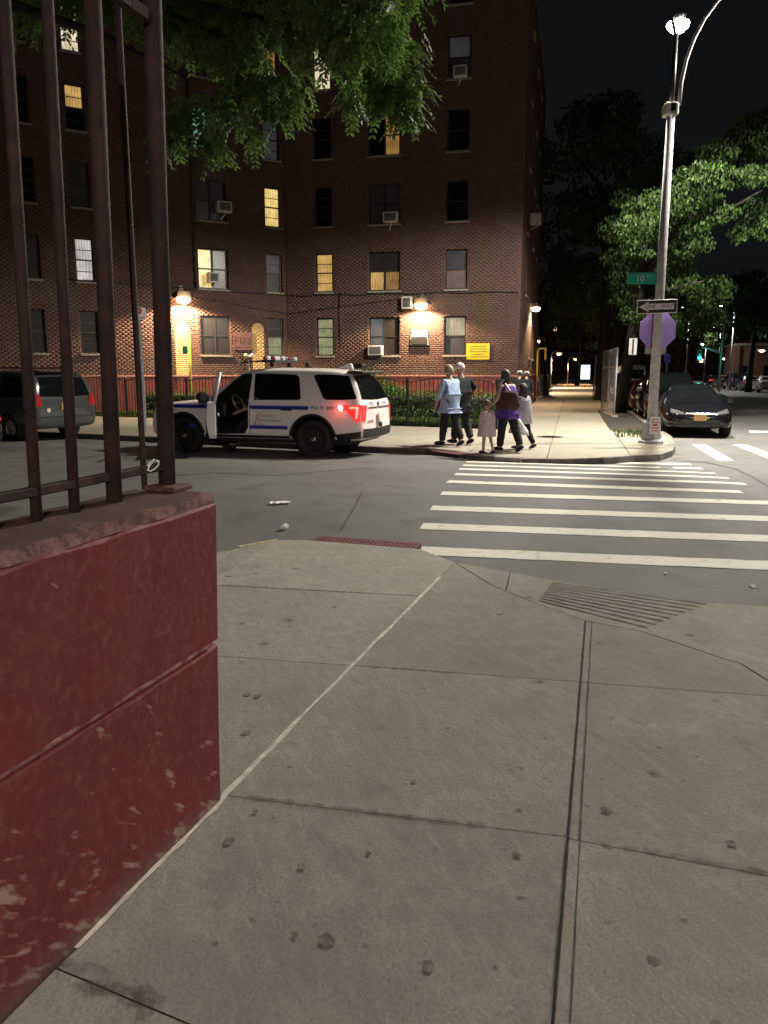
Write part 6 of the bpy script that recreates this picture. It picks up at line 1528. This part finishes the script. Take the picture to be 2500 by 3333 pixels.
    if top:
        ex = []
        for nm in 'LR':
            q = P['elb' + nm] if sleeve >= 0.5 else P['sho' + nm].lerp(P['elb' + nm], 0.75); ex.append(('s' + nm, 'sho' + nm, q, (Rr['elb' + nm] + 0.014 * h)))
        if sleeve > 0.6:
            ex = [(a, b, P['elb' + a[1]], Rr['elb' + a[1]] + 0.012 * h) for a, b, c, d in ex] + [('w' + nm, 's' + nm, P['elb' + nm].lerp(P['wri' + nm], min(1, sleeve - 0.05)), Rr['wri' + nm] + 0.014 * h) for nm in 'LR']
        if sleeve == 0: ex = []
        hem = [('hem', 'pel', pv + V((0, 0, -0.06 * h)), Rr['pel'] + 0.034 * h)] if not dress else []
        Rr2 = dict(Rr); Rr['pel'] += 0.016 * h; Rr['wai'] += 0.018 * h; cloth('top', ['pel', 'wai', 'che', 'shoL', 'shoR'], ex + hem, CL[top], 0.016); Rr.update(Rr2)
    if dress:
        mt_, z0, z1, r0, r1 = dress; mb = MB(); n = 30
        for i in range(9):
            f = i / 8; z = z0 + (z1 - z0) * f; r_ = r0 + (r1 - r0) * (1 - f) ** 0.8
            for k in range(n): a = 2 * math.pi * k / n; rr_ = r_ * (1 + (0.06 * math.sin(5 * a + 1) + 0.03 * math.sin(9 * a)) * (1 - f)); mb.v.append((rr_ * math.cos(a) * 1.12, rr_ * math.sin(a) * 0.86, z))
        for i in range(8):
            for k in range(n): mb.f.append((i * n + k, i * n + (k + 1) % n, (i + 1) * n + (k + 1) % n, (i + 1) * n + k))
        mb.build('skirt', CL[mt_], t, smooth=True)
    if bottom:
        Rr2 = dict(Rr); Rr['pel'] -= 0.012 * h
        for nm in 'LR': Rr['kne' + nm] = 0.036 * h * min(girth, 1.25); Rr['ank' + nm] = 0.026 * h * min(girth, 1.25)
        cloth('trousers', ['pel', 'hipL', 'kneL', 'ankL', 'hipR', 'kneR', 'ankR'], [], CL[bottom], 0.013); Rr.update(Rr2)
    for nm in 'LR':
        a, b, c = P['hee' + nm], P['toe' + nm], P['ank' + nm]; f = (b - a).normalized(); mb = MB()
        mb.tube([a - f * 0.018 * h + V((0, 0, 0.004 * h)), a.lerp(b, 0.25) + V((0, 0, 0.008 * h)), a.lerp(b, 0.7) + V((0, 0, 0.002 * h)), b + f * 0.012 * h], [0.021 * h, 0.030 * h, 0.027 * h, 0.014 * h], 10); mb.build('shoe', CL[shoes], t, smooth=True)
    if hair:
        kind, mtk = hair; bm = bmesh.new(); bmesh.ops.create_icosphere(bm, subdivisions=4, radius=1.0); rg_ = random.Random(hash(label) % 1000 if False else len(label))
        rt = V((fv.y, -fv.x, 0)); dele = []
        for v in bm.verts:
            x, y, z = v.co; face = y > 0.30 and z < 0.42
            if kind == 'short' and (z < -0.30 or face): dele.append(v)
            if kind == 'long' and face: dele.append(v)
            wv = 0.03 * math.sin(9 * x + 5 * z) + rg_.uniform(-0.02, 0.02); zz = z * 1.14
            if kind == 'long' and z < -0.1 and y < 0.4: zz = z * 3.0 + 0.19; wv += 0.10 * min(1, -z)
            v.co = hc + (rt * x * (0.85 + wv) + fv * (y * (1.02 + wv) - (0.02 if kind == 'long' else 0)) + V((0, 0, zz))) * hr
        bmesh.ops.delete(bm, geom=dele, context='VERTS'); me = bpy.data.meshes.new('hair'); bm.to_mesh(me); bm.free(); me.polygons.foreach_set('use_smooth', [True] * len(me.polygons)); o = mob('hair', me, HAIR[mtk], t)
        m_ = o.modifiers.new('thick', 'SOLIDIFY'); m_.thickness = 0.01; m_.offset = 0
    if cap:
        mb = MB(); mb.lathe([(hr * 0.84, -0.05 * hr), (hr * 0.93, 0.25 * hr), (hr * 0.84, 0.72 * hr), (hr * 0.55, 1.04 * hr), (0.02, 1.16 * hr)], (hc.x, hc.y, hc.z), 18); o = mb.build('cap', CL[cap], t, smooth=True)
        q = hc + fv * hr * 1.25 + V((0, 0, 0.18 * hr)); MB().box((q.x, q.y, q.z), (hr * 1.2, hr * 0.95, 0.03 * h * 0.3), rz=-headturn).build('cap_peak', CL[cap], t, bevel=0.004)
    # stand the figure on its lower foot
    if not sit:
        zmin = min(P[k].z - 0.022 * h for k in ('toeL', 'toeR', 'heeL', 'heeR'))
        t.location.z -= zmin
    return t, P
def at_sw(px, py): p = G(px, py, SW); return (p.x, p.y, SW)
walk = 'family group walking on the far pavement'
person('man in a light blue shirt and black trousers, arm swung out', at_sw(1462, 1453), R(126), 1.72, {'L': (10, 4, 3), 'R': (-15, 10, 3, -25)}, {'L': (-2, 14, 20), 'Lin': 16, 'R': (10, 35, 6)}, 'light_blue', 'black', ('short', 'grey'), 0.62, girth=1.22, group=walk)
person('man in a black shirt and white cap, elbow bent', at_sw(1498, 1447), R(122), 1.77, {'L': (10, 8, 2), 'R': (-12, 12, 2, -22)}, {'L': (8, 20, 8), 'R': (-18, 80, 30), 'Rin': -20}, 'black', 'charcoal', None, 0.5, girth=1.22, cap='white', headturn=-0.2, group=walk)
person('small child in a pale pink dress walking away', at_sw(1584, 1476), R(118), 1.03, {'L': (8, 5, 1), 'R': (-12, 14, 1, -15)}, {'L': (-5, 14, 12), 'R': (14, 20, 24)}, 'pink', None, ('short', 'fair'), 0.62, girth=1.05, dress=('pink', 0.33, 0.80, 0.135, 0.185), shoes='brown', group=walk)
person('woman with long brown hair, purple top and black trousers', at_sw(1648, 1472), R(122), 1.62, {'L': (8, 3, 3), 'R': (-18, 8, 5, -30)}, {'L': (-12, 60, 22), 'R': (12, 40, 10)}, 'purple', 'black', ('long', 'brown'), 0.0, lean=4, girth=1.32, headturn=0.1, group=walk)
person('girl in a grey dress and dark leggings with tied dark hair', at_sw(1700, 1462), R(132), 1.32, {'L': (8, 6, 2), 'R': (-14, 18, 2, -28)}, {'L': (20, 50, 12), 'R': (-8, 15, 10)}, 'grey', 'navy', ('long', 'dark'), 0.35, girth=1.1, headturn=-0.15, dress=('grey', 0.52, 1.0, 0.15, 0.21), shoes='brown', group=walk)
far_ = 'walkers in black ahead of the family'
person('walker in black with a white cap, further up the pavement', (G(1687, 1356, SW).x, G(1687, 1356, SW).y, SW), R(74), 1.66, {'L': (12, 6, 2), 'R': (-14, 10, 2)}, {'L': (8, 20, 8), 'R': (-8, 20, 8)}, 'black', 'black', ('short', 'dark'), 0.95, cap='white', group=far_)
person('walker in black with a white cap, nearest the brick corner', (G(1710, 1353, SW).x, G(1710, 1353, SW).y, SW), R(74), 1.64, {'L': (-12, 8, 2), 'R': (12, 6, 2)}, {'L': (-8, 15, 8), 'R': (8, 15, 8)}, 'navy', 'black', ('short', 'dark'), 0.95, cap='white', group=far_)
# bags
p = at_sw(1652, 1470); t = thing('shoulder_bag', 'dark brown shoulder bag with a pale strap on the woman', 'bag', (p[0] - 0.08, p[1] - 0.27, SW + 0.88), R(-22))
mb = MB(); n = 20
for i in range(8):
    f = i / 7; w_ = 0.18 + 0.05 * math.sin(f * math.pi * 0.8); d_ = 0.10 * math.sin(math.pi * (0.12 + 0.8 * f)) + 0.02
    for k in range(n): a = 2 * math.pi * k / n; mb.v.append((w_ * math.cos(a) + 0.02 * math.sin(3 * a + f * 4), d_ * math.sin(a), f * 0.36 - 0.02 * math.cos(2 * a)))
for i in range(7):
    for k in range(n): mb.f.append((i * n + k, i * n + (k + 1) % n, (i + 1) * n + (k + 1) % n, (i + 1) * n + k))
mb.f += [tuple(reversed(range(n))), tuple(range(7 * n, 8 * n))]
mb.build('pouch', CL['brown'], t, smooth=True)
MB().tube([(-0.12, 0.0, 0.33), (-0.16, 0.02, 0.50), (-0.10, 0.10, 0.60)], 0.018, 6).build('strap', CL['white'], t, smooth=True)
MB().tube([(0.20, 0.02, 0.05), (0.10, 0.0, 0.30), (-0.06, 0.03, 0.52)], 0.02, 6).build('strap', CL['white'], t, smooth=True)
p = at_sw(1688, 1466); t = thing('plastic_bag', 'white plastic carrier bag hanging beside the girl', 'bag', (p[0] - 0.04, p[1] - 0.20, SW + 0.36), R(-15))
mb = MB(); n = 18
for i in range(7):
    f = i / 6; w_ = 0.19 * (1 - f) ** 0.75 + 0.02; d_ = w_ * 0.5
    for k in range(n): a = 2 * math.pi * k / n; mb.v.append((w_ * math.cos(a) * (1 + 0.1 * math.sin(4 * a + i)) - 0.06 * f, d_ * math.sin(a), f * 0.36 - 0.03 * (i == 0) * math.cos(a)))
for i in range(6):
    for k in range(n): mb.f.append((i * n + k, i * n + (k + 1) % n, (i + 1) * n + (k + 1) % n, (i + 1) * n + k))
mb.f += [tuple(reversed(range(n))), tuple(range(6 * n, 7 * n))]
mb.build('sack', CL['white'], t, smooth=True)
MB().tube([(-0.06, 0, 0.35), (-0.08, 0, 0.44)], 0.012, 6).build('handle', CL['white'], t)
MB().box((-0.02, -0.115, 0.11), (0.09, 0.012, 0.08), rz=0.2).build('print_patch', CL['brown'], t)
# the officer in the driving seat, one foot on the road
def pcw(x, y, z): return PC.location + hv * (x * 1.02) + lv * y + Vector((0, 0, z * 1.02))
of = pcw(-0.02, 0.40, 0.0); of.z = 0
person('officer in dark uniform on the driving seat, one boot on the road', of, hd, 1.74, {'L': (68, 52, 34, 0), 'R': (84, 52, 6)}, {'L': (28, 40, 14), 'R': (40, 40, 4)}, 'navy', 'navy', ('short', 'dark'), 0.6, lean=-6, pelvis=(0, 0, 0.80), sit=True)
# ================================================================== street lamp, signs, signals
MT['lamp_white'] = emit('street_lamp_glow', (1.0, 0.97, 0.86), 60.0)
def spot(parent, loc, power, color, size=150, rot=(0, 0, 0), soft=0.15, blend=0.5):
    ld = bpy.data.lights.new('lamp_light', 'SPOT'); ld.energy = power; ld.color = color; ld.spot_size = R(size); ld.spot_blend = blend; ld.shadow_soft_size = soft
    lo = bpy.data.objects.new('lamp_light', ld); link(lo, parent); lo.location = loc; lo.rotation_euler = rot; return lo
LPb = G(2118, 1442, SW); LY = LPb.y
LP = thing('street_lamp', 'tall grey street lamp with two arms and a stickered base', 'street lamp', (LPb.x, LPb.y, SW))
zz = lambda px, py: onplane(px, py, (LPb.x, LPb.y, 0), 0)[1] - SW
mb = MB(); mb.lathe([(0.30, 0.0), (0.30, 0.06), (0.235, 0.10), (0.20, zz(2115, 1372) - 0.03), (0.16, zz(2115, 1368))], n=8); mb.build('base', MT['steel'], LP, bevel=0.01)
H1 = zz(2180, 350); HT = zz(2205, 110)
MB().cyl((0, 0, 0.35), (0, 0, H1), 0.115, 0.085, 12).build('pole', MT['steel'], LP, smooth=True)
MB().cyl((0, 0, H1), (0, 0, HT), 0.06, 0.05, 10).build('upper_pole', MT['black_plastic'], LP, smooth=True)  # black colour stands for the shade on the shaft under the lamp head
MB().box((-0.02, 0, H1 - 0.05), (0.30, 0.24, 0.27)).build('clamp_box', mat('pale_clamp', (0.62, 0.60, 0.50), 0.5), LP, bevel=0.03)
MB().box((0.0, -0.13, H1 - 0.02), (0.10, 0.03, 0.16)).build('clamp_bolt', MT['black_iron'], LP)
P0 = Vector((0.16, 0.0, H1 + 0.05)); pts = [P0]
for k in range(1, 11):
    f = k / 10; pts.append(Vector((0.16 + 2.9 * f ** 2.0, 0.25 * f, H1 + 0.05 + 2.95 * math.sin(f * math.pi / 2) ** 1.0)))
MB().tube(pts, [0.045 - 0.002 * k for k in range(11)], 8).build('curved_arm', MT['steel'], LP, smooth=True)
def head(parent, c, dirx, diry, power, color, tgt):
    o = MB(); a = math.atan2(diry, dirx); o.box((c.x, c.y, c.z), (0.62, 0.26, 0.12), rz=a); hd_ = o.build('lamp_head', MT['grey_paint'], parent, bevel=0.04, seg=2)
    MB().lathe([(0.03, -0.26), (0.16, -0.22), (0.25, -0.12), (0.26, -0.055)], (c.x, c.y, c.z), 16).build('lens', MT['lamp_white'], hd_, smooth=True)
    spot(parent, (c.x, c.y, c.z - 0.30), power, color, 168, (0, 0, 0), 0.16, 0.25)
ca = Vector((zz(0, 0) * 0, 0, 0))
pa = onplane(2208, 68, (LPb.x, LPb.y + 1.9, 0), 0)[2]; ca = Vector((pa.x - LPb.x, pa.y - LPb.y, pa.z - SW))
MB().tube([(0, 0, HT - 0.05), (0.0, 0.25, HT + 0.35), (ca.x, 1.6, ca.z + 0.02)], 0.035, 8).build('short_arm', MT['steel'], LP, smooth=True)
head(LP, ca, 0.2, 1, 11500, (1.0, 0.95, 0.82), None)
e = pts[-1]; MB().tube([e, e + Vector((0.5, 0.03, 0.06))], 0.025, 8).build('arm_tip', MT['steel'], LP, smooth=True)
head(LP, e + Vector((0.75, 0.05, 0.05)), 1, 0.1, 7500, (1.0, 0.93, 0.78), None)
# assumed twin on the near pavement, added unseen behind the camera for its light
t = thing('street_lamp', 'assumed grey street lamp added on the near pavement, unseen behind the viewer', 'street lamp', (5.0, -22.0, SW), 0)
MB().lathe([(0.30, 0.0), (0.30, 0.06), (0.235, 0.10), (0.20, 0.62), (0.13, 0.66)], n=8).build('base', MT['steel'], t)
MB().cyl((0, 0, 0.6), (0, 0, 8.6), 0.115, 0.07, 12).build('pole', MT['steel'], t, smooth=True)
MB().tube([(0, 0, 8.5), (0.1, 0.2, 8.9), (0.2, 0.9, 9.05)], 0.035, 8).build('arm', MT['steel'], t, smooth=True)
head(t, Vector((0.25, 1.2, 9.05)), 0.1, 1, 21000, (1.0, 0.94, 0.85), None)  # assumed source, added to light the near pavement and the police car's side
MB().box((0, -0.215, 0.42), (0.24, 0.012, 0.40), tilt=Matrix.Rotation(R(-3), 3, 'X')).build('sticker', MT['white_paint'], LP)
mb = MB(); rr = random.Random(6)
for k, ww in enumerate((0.16, 0.19, 0.12, 0.19, 0.15)): mb.box((0.0, -0.2265 + 0.002 * k, 0.30 + k * 0.065), (ww, 0.004, 0.022 if k != 2 else 0.04))
mb.build('sticker_print', MT['decal_red'], LP)

def sign_at(px, py, dy): p = onplane(px, py, (LPb.x, LPb.y + dy, 0), 0)[2]; return p
MT['sign_green'] = mat('green_sign', (0.008, 0.30, 0.22), 0.45, var=0.08)
MT['sign_white'] = mat('white_sign', (0.68, 0.62, 0.66), 0.5, var=0.05)
sx = lambda wpx: wpx * LY / FOC * 1.0
p = sign_at(2090, 906, -0.02); t = thing('street_name_sign', 'green street name sign reading 10 ST on the lamp pole', 'sign', p, R(-3))
MB().box((0, 0, 0), (sx(92), 0.02, sx(34))).build('blade', MT['sign_green'], t)
MB().box((sx(92) / 2 + 0.05, 0, 0.0), (0.09, 0.05, sx(36))).build('bracket', MT['steel'], t)
o = mob('lettering', text_mesh('10', 0.185), MT['sign_white'], t, (-0.045, -0.013, -0.005)); o.rotation_euler = (R(90), 0, 0)
o = mob('lettering', text_mesh('ST', 0.085), MT['sign_white'], t, (0.135, -0.013, 0.04)); o.rotation_euler = (R(90), 0, 0)
p = sign_at(2139, 998, -0.14); t = thing('one_way_sign', 'black and white one way arrow sign pointing left', 'sign', p, R(0)); t.rotation_euler = (0, R(-2.2), R(3))
w_, h_ = sx(128), sx(42)
MB().box((0, 0.004, 0), (w_, 0.012, h_)).build('edge', MT['sign_white'], t, bevel=0.004)
MB().box((0, -0.006, 0), (w_ - 0.035, 0.010, h_ - 0.035)).build('black_panel', MT['black_paint'], t)
a_ = [(-w_ * 0.455, 0), (-w_ * 0.22, -h_ * 0.37), (-w_ * 0.22, -h_ * 0.22), (w_ * 0.42, -h_ * 0.22), (w_ * 0.42, h_ * 0.22), (-w_ * 0.22, h_ * 0.22), (-w_ * 0.22, h_ * 0.37)]
MB().plate(a_, -0.016, -0.012).build('arrow', MT['sign_white'], t)
for s_, xx in (('ONE', -0.155), ('WAY', 0.225)):
    o = mob('lettering', text_mesh(s_, 0.115), MT['black_paint'], t, (xx, -0.0185, 0)); o.rotation_euler = (R(90), 0, 0)
p = sign_at(2141, 1075, 0.13); t = thing('stop_sign', 'back of an octagonal stop sign on the lamp pole, violet light painted in', 'sign', p, 0)
r_ = sx(115) / 2 / math.cos(math.pi / 8)
MB().plate([(r_ * math.cos(math.pi / 8 + k * math.pi / 4), r_ * math.sin(math.pi / 8 + k * math.pi / 4)) for k in range(8)], -0.004, 0.004).build('plate', MT['violet_lit_steel'], t)
MB().box((-0.02, 0.012, -sx(62)), (sx(68), 0.006, sx(26))).build('lower_plate', MT['steel'], t)
MB().box((-0.11, -0.012, 0.0), (0.055, 0.010, sx(116))).build('painted_pole_shadow', MT['rust'], t)  # brown strip standing for the shadow the pole casts on the plate

# no-parking sign on the far pavement behind the fence
pb = G(475, 1408, SW); t = thing('parking_sign', 'slim steel post with a white and red no-parking sign', 'sign', (pb.x, pb.y, SW), R(8))
zz2 = lambda py: onplane(455, py, (pb.x, pb.y, 0), 0)[1] - SW
MB().box((0, 0, (zz2(1000) + 0.02) / 2), (0.06, 0.035, zz2(1000) + 0.02)).build('post', MT['steel'], t)
MB().box((0.02, -0.03, (zz2(1002) + zz2(1040)) / 2), (0.30, 0.008, zz2(1002) - zz2(1040))).build('panel', MT['sign_white'], t)
zc_ = zz2(1012)
mb = MB(); mb.tube([(0.0 + 0.07 * math.cos(2 * math.pi * k / 20), -0.037, zc_ + 0.07 * math.sin(2 * math.pi * k / 20)) for k in range(21)], 0.011, 5); mb.tube([(-0.05, -0.037, zc_ + 0.05), (0.05, -0.037, zc_ - 0.05)], 0.010, 5); mb.build('ban_ring', MT['decal_red'], t)
MB().box((0.03, -0.036, zz2(1034)), (0.22, 0.004, 0.025)).build('red_arrow', MT['decal_red'], t)

# construction fence panel and post on the far pavement
pc = G(1957, 1337, SW); pe = G(1999, 1357, SW); Wd = (pe - pc).length
t = thing('mesh_fence_panel', 'tall pale mesh fence panel standing edge-on at the tree', 'fence panel', (pc.x, pc.y, SW), math.atan2(pe.y - pc.y, pe.x - pc.x))
Hh = onplane(1990, 1142, (pc.x, pc.y, 0), 0)[1] - SW
for xx in (0, Wd * 0.52, Wd): MB().cyl((xx, 0, 0), (xx, 0, Hh), 0.028, n=8).build('upright', MT['steel'], t, smooth=True)
for z_ in (0.12, Hh * 0.72, Hh - 0.03): MB().cyl((0, 0, z_), (Wd, 0, z_), 0.024, n=8).build('rail', MT['steel'], t, smooth=True)
mb = MB()
for k in range(34):
    f = k / 33
    mb.tube([(0.02, 0.012, 0.12 + f * (Hh - 0.2)), (Wd - 0.02, 0.012, 0.12 + f * (Hh - 0.2))], 0.005, 4, False)
for k in range(24): mb.tube([(0.03 + k * (Wd - 0.06) / 23, 0.018, 0.1), (0.03 + k * (Wd - 0.06) / 23, 0.018, Hh - 0.03)], 0.005, 4, False)
mb.build('wire_mesh', MT['steel'], t)
MB().box((Wd / 2, 0, 0.03), (Wd + 0.5, 0.22, 0.06)).build('foot_beam', MT['concrete_far'], t)
pc = G(1931, 1300, SW); t = thing('steel_post', 'slim grey steel post left of the mesh fence panel', 'post', (pc.x, pc.y, SW))
Hp = onplane(1935, 1160, (pc.x, pc.y, 0), 0)[1] - SW
MB().cyl((0, 0, 0), (0.06, 0, Hp), 0.05, n=8).build('shaft', MT['steel'], t, smooth=True); MB().lathe([(0.06, 0), (0.06, 0.03), (0.02, 0.07)], (0.06, 0, Hp), 10).build('cap', MT['steel'], t)
pc = D(2060, 1130, 26.4); t = thing('tree_notice', 'pale paper notice fixed to the leaning tree trunk', 'notice', (pc.x, pc.y, pc.z - 0.25), R(-4))
MB().box((0, 0, 0.27), (0.26, 0.02, 0.54)).build('sheet', MT['grey_paint'], t); MB().box((0, 0.03, 0.27), (0.06, 0.10, 0.5)).build('batten', MT['bark'], t)

# glowing advert panel far down the pavement
pk_ = D(1905, 1210, 120.0); t = thing('advert_panel', 'glowing pale blue advert panel far along the pavement', 'advert panel', (pk_.x, pk_.y, SW), R(-4))
MB().box((0, 0, 0.2), (1.2, 0.3, 0.4)).build('plinth', MT['black_plastic'], t); MB().box((0, 0, 1.65), (1.55, 0.3, 2.5)).build('case', MT['black_plastic'], t, bevel=0.05)
MB().box((0, -0.165, 1.45), (1.35, 0.04, 1.7)).build('lit_poster', emit('lit_poster', (0.72, 0.94, 1.0), 2.6, 0.3, 1.5), t); MB().box((0, -0.165, 2.55), (1.35, 0.04, 0.36)).build('lit_header', emit('lit_header', (0.80, 0.93, 1.0), 1.4), t)

# traffic light on a mast arm
pt = D(2345, 1210, 66.0); t = thing('traffic_light', 'traffic light on a mast arm showing green over the avenue', 'traffic light', (pt.x, pt.y, SW))
q = lambda px, py: D(px, py, 66.0) - Vector((pt.x, pt.y, SW))
ht = q(2345, 1000).z
MB().cyl((0, 0, 0), (0, 0, ht), 0.11, 0.08, 10).build('pole', MT['steel'], t, smooth=True)
arm = [q(2345, 1152), q(2320, 1140), q(2300, 1133), q(2278, 1131)]; MB().tube([Vector((a.x, 0, a.z)) for a in arm], 0.05, 8).build('mast_arm', MT['steel'], t, smooth=True)
sg = q(2276, 1150); MB().box((sg.x, 0, sg.z - 0.05), (0.36, 0.3, 1.15)).build('signal_housing', MT['black_plastic'], t, bevel=0.03)
for k, (nm, mt_) in enumerate((('green_lens', emit('signal_green', (0.02, 1.0, 0.72), 9.0)), ('amber_lens', mat('amber_lens', (0.08, 0.05, 0.01), 0.3)), ('red_lens', mat('red_lens', (0.06, 0.01, 0.01), 0.3)))):
    MB().lathe([(0.14, 0), (0.13, -0.05), (0.02, -0.08)], (sg.x, -0.15, sg.z + (-0.38 + 0.0 if k == 0 else -0.02 + 0.34 * (k - 1))), 14, 'y').build(nm, mt_, t, smooth=True)
sg2 = q(2282, 1174); MB().box((sg2.x, 0.05, sg2.z), (0.40, 0.2, 0.40)).build('hand_housing', MT['black_plastic'], t); MB().box((sg2.x, -0.06, sg2.z), (0.26, 0.03, 0.28)).build('hand_lens', emit('signal_hand', (1.0, 0.35, 0.12), 6.0), t)
ld = bpy.data.lights.new('green_glow', 'POINT'); ld.energy = 60; ld.color = (0.05, 1.0, 0.75); ld.shadow_soft_size = 0.2; lo = bpy.data.objects.new('green_glow', ld); link(lo, t); lo.location = (sg.x, -0.6, sg.z - 0.4)

# small blue parking sign, distant lamps
pb = D(2172, 1168, 44.0); t = thing('blue_sign', 'small blue square sign on a thin post past the sedan', 'sign', (pb.x, pb.y, SW)); MB().box((0, 0, (pb.z - SW + 0.3) / 2), (0.06, 0.04, pb.z - SW + 0.3)).build('post', MT['steel'], t); MB().box((0, -0.03, pb.z - SW), (0.36, 0.01, 0.44)).build('panel', mat('blue_sign_face', (0.10, 0.08, 0.55), 0.4), t)
far_glow = [emit('far_lamp_white', (1.0, 0.95, 0.9), 30), emit('far_lamp_warm', (1.0, 0.72, 0.40), 24), emit('far_lamp_orange', (1.0, 0.42, 0.10), 22)]
def far_lamp(label, px, py, Y, kind, power, sz=0.3, group='distant street lamps', arm=1.2, spot_deg=160):
    p = D(px, py, Y); b = Vector((p.x + arm, p.y, SW)); t = thing('street_lamp', label, 'street lamp', b, 0, group); h_ = p.z - SW
    MB().cyl((0, 0, 0), (0, 0, h_ * 0.97), 0.08, 0.05, 8).build('pole', MT['steel'], t, smooth=True); MB().tube([(0, 0, h_ * 0.97), (-arm * 0.4, 0, h_ + 0.25), (-arm, 0, h_ + 0.1)], 0.035, 6).build('arm', MT['steel'], t, smooth=True)
    MB().box((-arm, 0, h_ + 0.06), (sz * 1.5, sz, 0.14)).build('lamp_head', MT['grey_paint'], t, bevel=0.03); MB().lathe([(sz * 0.5, 0), (sz * 0.42, -0.12), (0.03, -0.2)], (-arm, 0, h_ - 0.01), 12).build('lens', far_glow[kind], t, smooth=True)
    spot(t, (-arm, 0, h_ - 0.3), power, ((1, 0.95, 0.88), (1, 0.75, 0.45), (1, 0.5, 0.18))[kind], spot_deg); return t
far_lamp('white street lamp shining among the leaves right of the signs', 2350, 992, 72, 0, 2500, 0.42)
far_lamp('small white street lamp beyond the traffic light', 2322, 1060, 120, 0, 2000, 0.45)
far_lamp('orange street lamp above the glowing advert panel', 1874, 1168, 105, 2, 3000, 0.5, arm=-1.0)
far_lamp('warm lamp on a post beside the second brick building', 1760, 1108, 62, 1, 4500, 0.45, arm=-0.8)
far_lamp('second warm lamp farther along the pavement', 1820, 1150, 84, 1, 5500, 0.45, arm=-0.8)
far_lamp('tall lamp across the avenue by the lit facade', 2480, 1140, 88, 1, 2200, 0.6, arm=-1.0)
far_lamp('tiny white lamp low between the sedan and the signal', 2285, 1120, 150, 0, 1500, 0.6, arm=0.8)
far_lamp('small amber lamp right of the traffic light', 2358, 1166, 110, 1, 900, 0.5, arm=0.8)
far_lamp('street lamp down the avenue lighting the roadway', 2225, 1000, 96, 0, 3000, 0.3, arm=0.8)

# buildings far along the avenue
def far_block(label, org, a, ln, h_, seed, lit=0.25, mt_=None):
    t = thing('brick_building', label, 'building', org, R(a)); mt_ = mt_ or MT['brick_plain']; rr = random.Random(seed)
    MB().box((ln / 2, 4, h_ / 2), (ln, 8, h_)).build('wall', mt_, t); MB().box((ln / 2, 4, h_ + 0.15), (ln + 0.3, 8.3, 0.3)).build('roof', MT['sill'], t)
    for k in range(int(ln / 5) + 1): MB().box((k * 5.0, -0.12, h_ / 2), (0.7, 0.3, h_ - 0.01)).build('pier', mt_, t)
    for fl in range(int(h_ / 2.8)):
        for k in range(int(ln / 2.5)):
            x = 1.25 + k * 2.5; o = MB().box((x, -0.01, 1.9 + fl * 2.8), (1.0, 0.06, 1.4)).build('window', MT['frame'], t)
            MB().box((x, -0.045, 1.9 + fl * 2.8), (0.86, 0.02, 1.26)).build('pane', PM[rr.choice(('yellow', 'cream', 'white', 'orange')) if rr.random() < lit else 'dark'], o)
    return t
MT['brick_plain'] = mat('plain_brick', (0.14, 0.075, 0.05), 0.9, var=0.3, scale=7)
b2 = Vector((*bldS, 0)) + AVD * 34 - AVN * 2.5
far_block('second brick building with lit piers along the avenue', (b2.x, b2.y, 0), AV, 40, 14, 3, 0.06)
b3 = D(2392, HOR, 98)
far_block('lamp-lit brick facade across the avenue at the right edge', (b3.x, b3.y, 0), -14, 40, 5.0, 5, 0.3)
b4 = D(1600, HOR, 210); far_block('far dark brick block closing the end of the avenue', (b4.x, b4.y, 0), -8, 110, 16, 9, 0.05)
lp = Vector((b2.x, b2.y, 0))
for k, lb_ in enumerate(('wall lamp on the first pier of the second building', 'wall lamp on the third pier of the second building', 'wall lamp on the fifth pier of the second building')):
    p = lp + AVD * (k * 10 + 0.1) + AVN * 0.35; t = thing('wall_lamp', lb_, 'wall lamp', (p.x, p.y, 4.3), R(AV), 'lamps on the second building')
    MB().box((0, -0.06, 0.12), (0.3, 0.22, 0.14)).build('housing', MT['lamp_body'], t); MB().lathe([(0.02, -0.12), (0.11, -0.06), (0.12, 0.05)], (0, -0.08, 0), 10).build('lens', MT['lamp_glow'], t, smooth=True)
    spot(t, (0, -0.35, -0.12), 420, (1, 0.65, 0.32), 150, (R(12), 0, 0), 0.05, 0.3)
hs = Vector((*bldS, 0)) + AVD * 17.8 - AVN * 0.7
hedge('dark_hedge', 'dark clipped hedge behind the avenue fence beyond the block', tuple(hs[:2]), tuple((hs + AVD * 24)[:2]), 1.25, 0.9, 7000, 64, 0.10)
